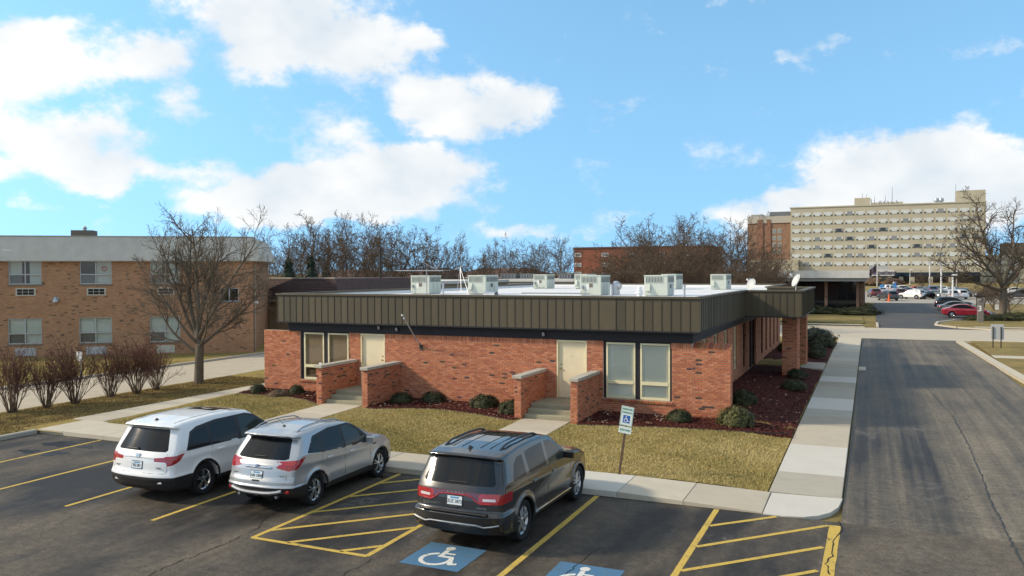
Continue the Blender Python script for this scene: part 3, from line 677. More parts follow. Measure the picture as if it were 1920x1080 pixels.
YF = 26.45; ZB = .10; ZT = 2.665
BL, BH, BJ = .2032, .0677, .011
BCOL = [(.46, .165, .079), (.51, .192, .094), (.43, .145, .069), (.49, .176, .081), (.40, .130, .061), (.53, .212, .110), (.455, .176, .095), (.37, .118, .058)]
BDARK = (.085, .052, .037)
def wall_bricks(rng, O, U, Nn, u0, u1, z0, z1, openings, soldier=0.0, dark=.020, tint=(1, 1, 1)):
    """list of bricks (centre, U, N, length, height, colour, full?)"""
    out = []; O = Vector(O); U = Vector(U); Nn = Vector(Nn); zt = z1-soldier; n = int(round((zt-z0)/BH)); bh = (zt-z0)/n
    def colour():
        if rng.random() < dark: return tuple(v*rng.uniform(.7, 1.5) for v in BDARK)
        c = rng.choice(BCOL); k = rng.gauss(1, .055); return tuple(max(.01, v*k*t) for v, t in zip(c, tint))
    for r in range(n):
        za = z0+r*bh; zb = za+bh; zc = (za+zb)/2
        cuts = sorted([(a, b) for (a, b, c, d) in openings if c-.01 < zc < d+.01]); spans = []; s = u0
        for a, b in cuts:
            if a > s: spans.append((s, a))
            s = max(s, b)
        if s < u1: spans.append((s, u1))
        off = (BL/2 if r % 2 else 0)
        for (a, b) in spans:
            k0 = math.floor((a-u0-off)/BL); u = u0+off+k0*BL
            while u < b-1e-4:
                p = max(u, a); q = min(u+BL, b)
                if q-p > .03: out.append((O+U*((p+q)/2)+Vector((0, 0, zc)), U, Nn, q-p-BJ, bh-BJ, colour(), abs(q-p-BL) < 1e-3))
                u += BL
    if soldier:
        w = BH; m = int((u1-u0)/w)
        for i in range(m):
            p = u0+i*w; q = p+w
            if any(a < (p+q)/2 < b and d > zt+.02 for (a, b, c, d) in openings): continue
            out.append((O+U*((p+q)/2)+Vector((0, 0, (zt+z1)/2)), U, Nn, w-BJ, soldier-BJ, colour(), False))
    return out
def brick_geo(b, C, U, Nn, L_, H_, c, pr=.010, local=False):
    hu, hh = L_/2, H_/2; e = .004; C = Vector((0, 0, 0)) if local else C; Z = Vector((0, 0, 1))
    o = [C+U*s*hu+Z*t*hh for s, t in ((-1, -1), (1, -1), (1, 1), (-1, 1))]
    f = [C+U*s*(hu-e)+Z*t*(hh-e)+Nn*pr for s, t in ((-1, -1), (1, -1), (1, 1), (-1, 1))]
    if U.cross(Z).dot(Nn) < 0: o = o[::-1]; f = f[::-1]
    v = o+f; b.add(v, [(4, 5, 6, 7)]+[(k, (k+1) % 4, 4+(k+1) % 4, 4+k) for k in range(4)], 0, c)
ALLB = []      # (parent, brick)
def rects_without(u0, u1, z0, z1, openings):
    us = sorted({u0, u1, *[v for o in openings for v in o[:2] if u0 < v < u1]}); zs = sorted({z0, z1, *[v for o in openings for v in o[2:] if z0 < v < z1]})
    return [(a, b, c, d) for a, b in zip(us[:-1], us[1:]) for c, d in zip(zs[:-1], zs[1:]) if not any(o[0]-1e-4 <= a and b <= o[1]+1e-4 and o[2]-1e-4 <= c and d <= o[3]+1e-4 for o in openings)]

office = thing('office_building', (-13.2, 40, .1), 'single storey red brick office with brown ribbed metal fascia and flat white roof', 'building')
rb = random.Random(5)
# openings in the front wall: windows and doors (x0,x1,z0,z1)
W1 = (-20.98, -18.62, .73, ZT); W2 = (-8.27, -5.93, .72, ZT); D1 = (-18.08, -16.98, .62, ZT); D2 = (-9.96, -8.86, .62, ZT)
OPEN = [W1, W2, D1, D2]
def flatwall(openings, u0, u1, z0, z1, yf, t, name, m, parent):
    b = MB()
    for (a, c, d, e) in rects_without(u0, u1, z0, z1, openings): b.box(a, c, yf, yf+t, d, e)
    return b.build(name, m, parent)
# mortar core; bricks stand proud of it
fwall = flatwall([(a, b_, c, d+.1) for a, b_, c, d in OPEN], -22.82, -5.26, ZB, ZT-.004, YF, .24, 'front_wall', M_MORTAR, office)
rwing = MB().prism([(-5.26, YF), (-4.04, YF), (-4.04, YF+.30), (-5.26, YF+.30)], ZB, lambda x, y: 2.50 if y < YF+.1 else 2.64).build('wing_wall', M_MORTAR, office)
for br in wall_bricks(rb, (0, YF, 0), (1, 0, 0), (0, -1, 0), -22.82, -5.26, ZB, ZT, OPEN, soldier=.20): ALLB.append((fwall, br))
for br in wall_bricks(rb, (0, YF, 0), (1, 0, 0), (0, -1, 0), -5.26, -4.04, ZB, 2.50, [], dark=.035): ALLB.append((rwing, br))
for br in wall_bricks(rb, (-4.04, YF, 0), (0, 1, 0), (1, 0, 0), 0, .30, ZB, 2.50, []): ALLB.append((rwing, br))
for i in range(17):   # sloped brick-on-edge top of the right wing wall
    x = -5.25+i*.0715; b = MB(); c = rb.choice(BCOL); c = tuple(v*rb.uniform(.55, .95) for v in c)
    b.add([(x, YF-.012, 2.49), (x+.062, YF-.012, 2.49), (x+.062, YF+.31, 2.645), (x, YF+.31, 2.645), (x, YF-.012, 2.515), (x+.062, YF-.012, 2.515), (x+.062, YF+.31, 2.67), (x, YF+.31, 2.67)], [(0, 3, 2, 1), (4, 5, 6, 7), (0, 1, 5, 4), (1, 2, 6, 5), (2, 3, 7, 6), (3, 0, 4, 7)], 0, c)
    b.build('cap_brick', M_BRICK, rwing)
# brick sills under the windows
for (x0, x1, z) in ((W1[0], W1[1], W1[2]), (W2[0], W2[1], W2[2])):
    n = int((x1-x0+.1)/.2)
    for i in range(n):
        x = x0-.05+i*(x1-x0+.1)/n; b = MB(); c = tuple(v*rb.uniform(.6, .95) for v in rb.choice(BCOL)); w = (x1-x0+.1)/n-.012
        b.add([(x, YF-.055, z-.10), (x+w, YF-.055, z-.10), (x+w, YF+.1, z-.10), (x, YF+.1, z-.10), (x, YF-.055, z-.035), (x+w, YF-.055, z-.035), (x+w, YF+.1, z+.0), (x, YF+.1, z+.0)], [(0, 3, 2, 1), (4, 5, 6, 7), (0, 1, 5, 4), (1, 2, 6, 5), (2, 3, 7, 6), (3, 0, 4, 7)], 0, c)
        b.build('sill_brick', M_BRICK, fwall)
# cheek walls of the two flights of steps
def cheek(x0, x1):
    w = MB().box(x0+.008, x1-.008, 24.22, YF-.012, .0, 1.535).build('cheek_wall', M_MORTAR, office)
    for br in wall_bricks(rb, (0, 24.22, 0), (1, 0, 0), (0, -1, 0), x0, x1, .05, 1.535, [], dark=.05): ALLB.append((w, br))
    for br in wall_bricks(rb, (x1-.008, 24.21, 0), (0, 1, 0), (1, 0, 0), 0, YF-24.23, .05, 1.535, [], dark=.05, tint=(.95, .93, .93)): ALLB.append((w, br))
    for br in wall_bricks(rb, (x0+.008, 24.21, 0), (0, 1, 0), (-1, 0, 0), 0, YF-24.23, .05, 1.535, [], dark=.05): ALLB.append((w, br))
    MB().bevbox(x0-.045, x1+.045, 24.14, YF-.02, 1.54, 1.635, .012).build('stone_cap', M_STONE, w)
for a, c in ((-18.50, -18.26), (-16.52, -16.28), (-10.60, -10.36), (-8.66, -8.42)): cheek(a, c)
def steps(x0, x1):
    s = MB().bevbox(x0, x1, 25.02, YF-.015, .0, .625, .012).build('landing', M_STEP, office)
    for k, (y, z) in enumerate(((24.42, .355), (24.72, .49))):
        MB().bevbox(x0+.002, x1-.002, y, 25.018, .0+.01*k, z, .014).build('step', M_STEP, s)
steps(-18.25, -16.53); steps(-10.35, -8.67)
# doors
def door(D, hinge_left, knob_x):
    x0, x1, z0, z1 = D; z1 = 2.60
    d = MB().box(x0, x1, YF+.06, YF+.11, z0+.01, z1).build('door', M_CREAM2, office)
    b = MB(); b.box(x0-.0, x0+.045, YF-.012, YF+.10, z0, z1+.04); b.box(x1-.045, x1, YF-.012, YF+.10, z0, z1+.04); b.box(x0+.045, x1-.045, YF-.012, YF+.10, z1-.02, z1+.04); b.build('door_frame', M_CREAM, d)
    MB().box(x0+.045, x1-.045, YF-.02, YF+.06, z0, z0+.02).build('threshold', M_STEELD, d)
    k = MB(); k.lathe([(.0, -.06), (.028, -.058), (.032, -.035), (.018, -.02), (.036, -.003), (.036, 0)], 14, 'Y', (knob_x, YF+.06, z0+1.02)); k.build('door_handle', M_BRASS, d, smooth=True); MB().lathe([(.0, -.02), (.026, -.018), (.028, 0)], 14, 'Y', (knob_x, YF+.06, z0+1.17)).build('door_lock', M_BRASS, d, smooth=True)
    hx = x0+.045 if hinge_left else x1-.045
    for hz in (.2, 1.0, 1.75): MB().tube((hx, YF+.045, z0+hz), (hx, YF+.045, z0+hz+.11), .014, n=8).build('hinge', M_STEELD, d)
    return d
d1 = door(D1, True, -17.13); d2 = door(D2, False, -9.82)
MB().lathe([(.0, -.012), (.012, -.01), (.014, 0)], 10, 'Y', (-9.42, YF+.06, 2.08)).build('peephole', M_BRASS, d2)
MB().box(D1[0], D1[1], YF+.0, YF+.2, 2.64, ZT).build('lintel', M_DARK, office); MB().box(D2[0], D2[1], YF+.0, YF+.2, 2.64, ZT).build('lintel', M_DARK, office)
# windows
def sash(x0, x1, z0, z1, zt, par, kind):
    """cream frame: fixed light above, hopper below"""
    y = YF+.03; t = .06; b = MB()
    b.box(x0, x0+t, y, y+.07, z0, z1); b.box(x1-t, x1, y, y+.07, z0, z1); b.box(x0+t, x1-t, y, y+.07, z1-t, z1); b.box(x0+t, x1-t, y-.002, y+.07, z0, z0+t+.02); b.box(x0+t, x1-t, y-.012, y+.07, zt-.055, zt+.055)
    f = b.build('window', M_CREAM, par)
    MB().box(x0+t, x1-t, y+.03, y+.036, zt+.055, z1-t).build('pane', M_GLASS, f); MB().box(x0+t, x1-t, y+.03, y+.036, z0+t+.02, zt-.055).build('pane', M_GLASS, f)
    b = MB()
    if kind == 'v':
        n = int((x1-x0-.12)/.085)
        for i in range(n):
            cx = x0+t+(i+.5)*(x1-x0-2*t)/n; w = .040; sk = .030
            b.face([(cx-w, y+.075-sk, z0+.02), (cx+w, y+.075+sk, z0+.02), (cx+w, y+.075+sk, z1-.02), (cx-w, y+.075-sk, z1-.02)])
        o = b.build('vertical_blind', M_BLINDV, f)
    else:
        n = int((z1-zt)/.036)
        for i in range(n):
            z = zt+.02+i*.036; b.face([(x0+t, y+.060, z), (x1-t, y+.060, z), (x1-t, y+.078, z+.031), (x0+t, y+.078, z+.031)])
        for i in range(int((zt-z0)/.036)):
            z = z0+.04+i*.036; b.face([(x0+t, y+.060, z), (x1-t, y+.060, z), (x1-t, y+.088, z+.016), (x0+t, y+.088, z+.016)])
        o = b.build('venetian_blind', M_BLINDW, f)
    o['kind'] = 'stuff'
    return f
for W, xs_, kd in ((W1, (-20.82, -19.85, -19.66, -18.68), 'h'), (W2, (-8.18, -7.17, -7.00, -6.00), 'v')):
    x0, x1, z0, z1 = W; b = MB(); y = YF+.045
    b.box(x0, xs_[0], y, y+.1, z0, ZT+.02); b.box(xs_[1], xs_[2], y, y+.1, z0, ZT+.02); b.box(xs_[3], x1, y, y+.1, z0, ZT+.02); b.box(xs_[0], xs_[1], y, y+.1, 2.615, ZT+.02); b.box(xs_[2], xs_[3], y, y+.1, 2.615, ZT+.02)
    su = b.build('window_surround', M_DARK, office)
    MB().box(x0, x1, YF+.32, YF+.34, z0, ZT).build('room_backdrop', M_DARKIN, su)
    sash(xs_[0], xs_[1], z0+.012, 2.612, 1.275, office, kd); sash(xs_[2], xs_[3], z0+.012, 2.612, 1.275, office, kd)
MB().box(-20.12, -19.98, YF+.055, YF+.058, 1.34, 1.42).build('paper_notice', M_WHITEP, office)
# hidden and side walls
def m_brickwall(name, c1, c2, mo, scale=1.0, ax='x'):
    """brick courses for walls whose bricks are only a few pixels long"""
    g = NG(name); x, y, z = g.xyz(); cb = g.N.new('ShaderNodeCombineXYZ'); g.L.new(g.math('ADD', x, y), cb.inputs[0]); g.L.new(z, cb.inputs[1])
    t = g.N.new('ShaderNodeTexBrick'); g.L.new(cb.outputs[0], t.inputs['Vector']); t.inputs['Scale'].default_value = 1; t.inputs['Brick Width'].default_value = BL*scale; t.inputs['Row Height'].default_value = BH*scale
    t.inputs['Mortar Size'].default_value = .006*scale; t.inputs['Mortar Smooth'].default_value = .3; t.inputs['Color1'].default_value = (*c1, 1); t.inputs['Color2'].default_value = (*c2, 1); t.inputs['Mortar'].default_value = (*mo, 1); t.inputs['Bias'].default_value = 0
    # a few burnt bricks
    fl = g.N.new('ShaderNodeVectorMath'); fl.operation = 'FLOOR'; dv = g.N.new('ShaderNodeVectorMath'); dv.operation = 'DIVIDE'; g.L.new(cb.outputs[0], dv.inputs[0]); dv.inputs[1].default_value = (BL*scale, BH*scale, 1); g.L.new(dv.outputs[0], fl.inputs[0])
    wn = g.N.new('ShaderNodeTexWhiteNoise'); g.L.new(fl.outputs[0], wn.inputs['Vector'])
    dk = g.math('MULTIPLY', g.ramp(wn.outputs['Value'], .95, .955), g.ramp(t.outputs['Fac'], .5, .2))
    c = g.mix(g.math('MULTIPLY', dk, .8), t.outputs['Color'], (.055, .038, .028, 1))
    c = g.mix(1.0, c, g.mix(g.noise(1.1, 6, .65), (.74, .74, .74, 1), (1.26, 1.25, 1.22, 1)), 'MULTIPLY'); c = g.mix(1.0, c, g.mix(g.noise(34, 4, .7), (.8, .8, .8, 1), (1.2, 1.2, 1.2, 1)), 'MULTIPLY')
    g.bump(g.math('SUBTRACT', 1.0, t.outputs['Fac']), .6, .008); return g.done(c, .9, .2)
M_BRICKT = m_brickwall('red_brickwork', (.47, .18, .085), (.38, .13, .06), (.36, .285, .225))
XS = -5.30
SOP = [(28.4, 29.3, .75, 2.62), (30.7, 31.6, .75, 2.62), (33.0, 33.9, .75, 2.62), (35.5, 36.4, .75, 2.62), (38.3, 39.2, .55, 2.62), (40.4, 42.9, .2, 2.64), (45.0, 45.8, .55, 2.62), (47.0, 47.8, .55, 2.62), (49.0, 49.8, .55, 2.62), (51.0, 51.8, .55, 2.62), (53.0, 53.8, .55, 2.62)]
b = MB()
for (a, c, d, e) in rects_without(YF+.24, 55.0, ZB, ZT, SOP): b.box(XS-.24, XS, a, c, d, e)
swall = b.build('side_wall', M_BRICKT, office)
MB().box(-21.5, XS-.24, 54.76, 55, ZB, 3.9).build('rear_wall', M_BRICKT, office); MB().box(-21.5, -21.26, YF+.24, 54.76, ZB, 3.9).build('side_wall', M_BRICKT, office)
MB().box(-21.2, XS-.6, 27.2, 54.6, .2, .22).build('indoor_floor', M_DARKIN, office)
M_DGLASS = mat('dark_window_glass', (.012, .013, .015), .04, spec=.5)
for k, (a, c, d, e) in enumerate(SOP):
    if k == 5:
        f = MB(); f.box(XS-.16, XS-.08, a, a+.07, d, e); f.box(XS-.16, XS-.08, c-.07, c, d, e); f.box(XS-.16, XS-.08, (a+c)/2-.05, (a+c)/2+.05, d, e); f.box(XS-.16, XS-.08, a+.07, c-.07, e-.08, e); o = f.build('entrance_door', M_DARK, office)
        MB().box(XS-.13, XS-.12, a+.07, c-.07, d, e-.08).build('pane', M_DGLASS, o); continue
    f = MB(); t = .05; x0, x1 = XS-.17, XS-.06
    f.box(x0, x1, a, a+t, d, e); f.box(x0, x1, c-t, c, d, e); f.box(x0, x1, a+t, c-t, e-t, e); f.box(x0, x1, a+t, c-t, d, d+t); f.box(x0, x1, a+t, c-t, 1.2, 1.28)
    o = f.build('window', M_CREAM if k < 4 else M_DARK, office); MB().box(XS-.12, XS-.11, a+t, c-t, d+t, 1.2).build('pane', M_DGLASS, o); MB().box(XS-.12, XS-.11, a+t, c-t, 1.28, e-t).build('pane', M_DGLASS, o)
# beam, soffit, fascia
FY, FX0, FX1, FZ0, FZ1 = 26.15, -21.86, -4.98, 3.02, 4.185
CY, CX1, CYB = 36.45, -2.66, 45.2
MB().box(-21.53, -5.24, YF-.05, YF+.40, ZT+.003, FZ0+.1).build('eave_beam', M_DARK, office); MB().box(-5.36, -5.24, YF+.402, 55, ZT+.003, FZ0+.1).build('eave_beam', M_DARK, office)
MB().prism([(FX0+.04, FY+.05), (FX1-.04, FY+.05), (FX1-.04, CY+.05), (CX1-.04, CY+.05), (CX1-.04, CYB-.05), (FX1-.04, CYB-.05), (FX1-.04, 55.3), (FX0+.04, 55.3)], FZ0+.02, FZ0+.06).build('soffit', M_DARK, office)
def m_panel(w):
    b = MB(); g_ = .003
    b.box(g_, w-g_, -.012, .0, .035, 1.10); b.box(-.010, .010, -.030, 0, .035, 1.10); return b
PANEL = {}
def panel_mesh(w, k):
    key = (round(w, 3), k)
    if key not in PANEL: PANEL[key] = m_panel(w).mesh('fascia_panel', M_FASC[k])
    return PANEL[key]
def fascia(P, Q, extra=None):
    """ribbed metal run from P to Q, outward is right of travel"""
    P = Vector((*P, 0)); Q = Vector((*Q, 0)); L_ = (Q-P).length; d = (Q-P).normalized(); rz = math.atan2(d.y, d.x); Mt = Matrix.Translation((P.x, P.y, FZ0)) @ Matrix.Rotation(rz, 4, 'Z')
    b = MB(); b.box(0, L_, .0, .05, .03, 1.12, M=Mt); back = b.build('fascia', M_FASC[1], office)
    b = MB(); b.box(-.05, L_+.05, -.07, .16, 1.10, 1.165, M=Mt); b.build('coping', M_FASC[2], back); b = MB(); b.box(-.03, L_+.03, -.06, .06, -.012, .033, M=Mt); b.build('drip_trim', M_DARK, back)
    n = round(L_/.305); w = L_/n; i = 0
    while i < n:
        ww = w
        if extra is not None and i == extra: ww = 2*w
        k = rb.choice([0, 0, 1, 2, 2, 3]); p = Mt @ Vector((i*w, 0, 0)); inst('fascia_panel', panel_mesh(ww, k), back, p, (0, 0, rz)); i += 2 if ww > w else 1
    return back
fascia((FX0, FY), (FX1, FY), 44); fascia((FX1, FY), (FX1, CY)); fascia((FX1, CY), (CX1, CY)); fascia((CX1, CY), (CX1, CYB)); fascia((CX1, CYB), (FX1, CYB)); fascia((FX1, CYB), (FX1, 55.35)); fascia((FX1, 55.35), (FX0, 55.35)); fascia((FX0, 55.35), (FX0, FY))
roof = MB().prism([(FX0+.06, FY+.06), (FX1-.06, FY+.06), (FX1-.06, CY+.06), (CX1-.06, CY+.06), (CX1-.06, CYB-.06), (FX1-.06, CYB-.06), (FX1-.06, 55.29), (FX0+.06, 55.29)], 3.82, 3.96).build('roof', M_ROOF, office)
b = MB(); pl = [(FX0+.3, FY+.3), (FX1-.3, FY+.3), (FX1-.3, 55.05), (FX0+.3, 55.05)]
for (p, q) in zip(pl, pl[1:]+pl[:1]):                                       # sloped membrane cant inside the parapet
    a = Vector((*p, 3.965)); c = Vector((*q, 3.965)); cen = Vector((-13.4, 40.7, 3.965)); o1 = Vector((p[0]+math.copysign(.2, p[0]-cen.x), p[1]+math.copysign(.2, p[1]-cen.y), 4.12)); o2 = Vector((q[0]+math.copysign(.2, q[0]-cen.x), q[1]+math.copysign(.2, q[1]-cen.y), 4.12))
    if abs(p[0]-(FX1-.3)) < .01 and abs(q[0]-(FX1-.3)) < .01: continue
    b.face([a, c, o2, o1])
b.build('cant_strip', M_ROOF, roof)
for k in range(1, 9):                                                       # membrane seams
    y = 27.5+k*3.0; MB().box(FX0+.4, FX1-.4, y, y+.09, 3.962, 3.967).build('membrane_seam', mat('membrane_seam_%d' % k, (.62, .62, .63), .7), roof)
# canopy pillars
def pillar(x0, x1, y0, y1):
    w = MB().box(x0+.008, x1-.008, y0+.008, y1-.008, .1, FZ0+.02).build('pillar', M_MORTAR, office)
    for O, U, Nn, L_ in (((x0, y0+.008, 0), (1, 0, 0), (0, -1, 0), x1-x0), ((x1-.008, y0, 0), (0, 1, 0), (1, 0, 0), y1-y0), ((x0+.008, y0, 0), (0, 1, 0), (-1, 0, 0), y1-y0), ((x0, y1-.008, 0), (1, 0, 0), (0, 1, 0), x1-x0)):
        for br in wall_bricks(rb, O, U, Nn, 0, L_, .12, FZ0, [], dark=.035): ALLB.append((w, br))
pillar(-3.62, -2.97, 38.5, 40.0); pillar(-3.62, -2.97, 44.3, 45.1)
MB().bevbox(-5.2, -4.0, 42.8, 44.2, .212, .228, .004).build('door_mat', mat('mat_rubber', (.02, .02, .022), .9), office)
# every brick: the 300 that show largest are pieces of their own, the rest joined wall by wall
def seen(br):
    C = br[0]; v = Vector((0, 0, CAM_H))-C; d = v.length; return br[3]*br[4]*max(0, v.dot(br[2]))/d**3
order = sorted(range(len(ALLB)), key=lambda i: -seen(ALLB[i][1])); single = set(order[:290]); rest = {}
BM_ = {}
for i, (par, br) in enumerate(ALLB):
    C, U, Nn, L_, H_, c, full = br
    if i in single:
        q = min(range(len(BCOL)), key=lambda k: sum((BCOL[k][j]-c[j])**2 for j in range(3))) if sum(c) > .3 else -1
        key = (round(L_, 3), round(H_, 3), q, tuple(U), tuple(Nn))
        if key not in BM_:
            b = MB(); brick_geo(b, C, U, Nn, L_, H_, BCOL[q] if q >= 0 else BDARK, local=True); BM_[key] = b.mesh('brick', M_BRICK)
        inst('brick', BM_[key], par, C)
    else:
        brick_geo(rest.setdefault(par.name, (par, MB()))[1], C, U, Nn, L_, H_, c)
for par, b in rest.values(): b.build('brickwork', M_BRICK, par)['kind'] = 'stuff'
# small fittings on the front
for px, py in ((745, 617), (712, 614), (1020, 626)):
    p = onY(px, py, YF-.06); b = MB(); b.lathe([(.05, 0), (.055, .02), (.055, .12), (.03, .14)], 12, 'Z', (p.x, p.y-.06, p.z-.07)); b.build('soffit_light', M_STEELD, office, smooth=True)
p = onY(927, 746.7, YF); MB().box(p.x-.06, p.x+.06, YF-.06, YF, p.z-.04, p.z+.04).tube((p.x, YF-.06, p.z), (p.x, YF-.12, p.z-.04), .018).build('hose_bib', M_STEELD, office)
# flag staff
fb = onY(790.2, 651, YF); ft = Vector((0, 0, 0)); dd = ray(755, 592.6); t_ = (YF-1.05)/dd[1]; ft = Vector((dd[0]*t_, dd[1]*t_, CAM_H+dd[2]*t_))
fl = thing('flag_staff', (fb.x, fb.y, fb.z), 'bare white flag staff leaning out from the brick front wall', 'flagpole')
MB().tube(fb+Vector((0, -.03, 0)), ft, .022, .018, 10).build('staff', mat('staff_paint', (.42, .40, .38), .5), fl, smooth=True); MB().box(fb.x-.06, fb.x+.06, YF-.05, YF-.01, fb.z-.1, fb.z+.1).tube(fb+Vector((0, -.02, -.02)), fb+(ft-fb)*.12, .035, n=8).build('bracket', mat('bracket_iron', (.05, .045, .04), .6), fl)
b = MB(); b.lathe([(.0, -.035), (.03, -.025), (.042, 0), (.03, .025), (0, .035)], 12, 'Z', tuple(ft+(ft-fb).normalized()*.04)); b.tube(ft, ft+(ft-fb).normalized()*.03, .025); b.build('finial', M_WHITEP, fl, smooth=True)
b = MB(); q = fb+(ft-fb)*.93; b.lathe([(.026, -.03), (.034, -.02), (.034, .02), (.026, .03)], 10, 'Z', tuple(q)); b.build('collar', M_WHITEP, fl)
# ------------------------------------------------------------------ vehicles
M_TYRE = mat('tyre_rubber', (.014, .014, .015), .85, spec=.3, bump=(40, .3, .004)); M_RIM = mat('alloy_rim', (.55, .56, .57), .25, metal=.9); M_RIMD = mat('alloy_dark', (.06, .06, .065), .4, metal=.6)
M_CGLASS = mat('tinted_car_glass', (.010, .011, .012), .07, spec=.28); M_CGLASSF = mat('clear_car_glass', (.030, .038, .034), .03, spec=.3)
M_TRIM = mat('black_car_trim', (.014, .014, .015), .5); M_CHROME = mat('chrome', (.75, .75, .76), .12, metal=1); M_SEAM = mat('panel_gap', (.01, .01, .011), .7); M_SEAML = mat('panel_gap_pale', (.12, .12, .125), .7)
M_TAIL = mat('tail_lamp_red', (.32, .008, .012), .12, spec=.6, coat=.6); M_TAILD = mat('tail_lamp_dark', (.10, .004, .007), .12, spec=.6, coat=.6); M_CLEAR = mat('lamp_clear', (.55, .53, .53), .15, coat=.5); M_AMBER = mat('lamp_amber', (.6, .16, .03), .2)
M_PLATE = mat('licence_plate', (.62, .68, .70), .4); M_PBLUE = mat('plate_blue', (.08, .25, .45), .4); M_INK = mat('dark_ink', (.02, .02, .03), .5)
def paint(name, c, metal=.0, rough=.28): return mat(name, c, rough, metal=metal, spec=.5, coat=.8, noise=(300, .03, 2))
P_WHITE = paint('pearl_white_paint', (.72, .72, .71), .0, .3); P_SILVER = paint('silver_paint', (.40, .41, .42), .45, .3); P_GRAPH = paint('graphite_paint', (.019, .0183, .019), .2, .26)

def poly_sdf(py, pz, P):
    """signed distance of arrays to a closed polygon (negative inside)"""
    P = np.asarray(P, float); d2 = np.full(py.shape, 1e9); ins = np.zeros(py.shape, bool); n = len(P)
    for i in range(n):
        a = P[i]; b = P[(i+1) % n]; ex, ez = b-a; wx = py-a[0]; wz = pz-a[1]; t = np.clip((wx*ex+wz*ez)/(ex*ex+ez*ez+1e-12), 0, 1); dx = wx-t*ex; dz = wz-t*ez
        d2 = np.minimum(d2, dx*dx+dz*dz)
        c = ((a[1] <= pz) & (b[1] > pz)) | ((b[1] <= pz) & (a[1] > pz))
        ins ^= c & (py < (b[0]-a[0])*(pz-a[1])/((b[1]-a[1]) if abs(b[1]-a[1]) > 1e-9 else 1e-9)+a[0])
    d = np.sqrt(d2); return np.where(ins, -d, d)
def smax(a, b, k):
    h = np.clip(.5+.5*(a-b)/k, 0, 1); return b+(a-b)*h+k*h*(1-h)
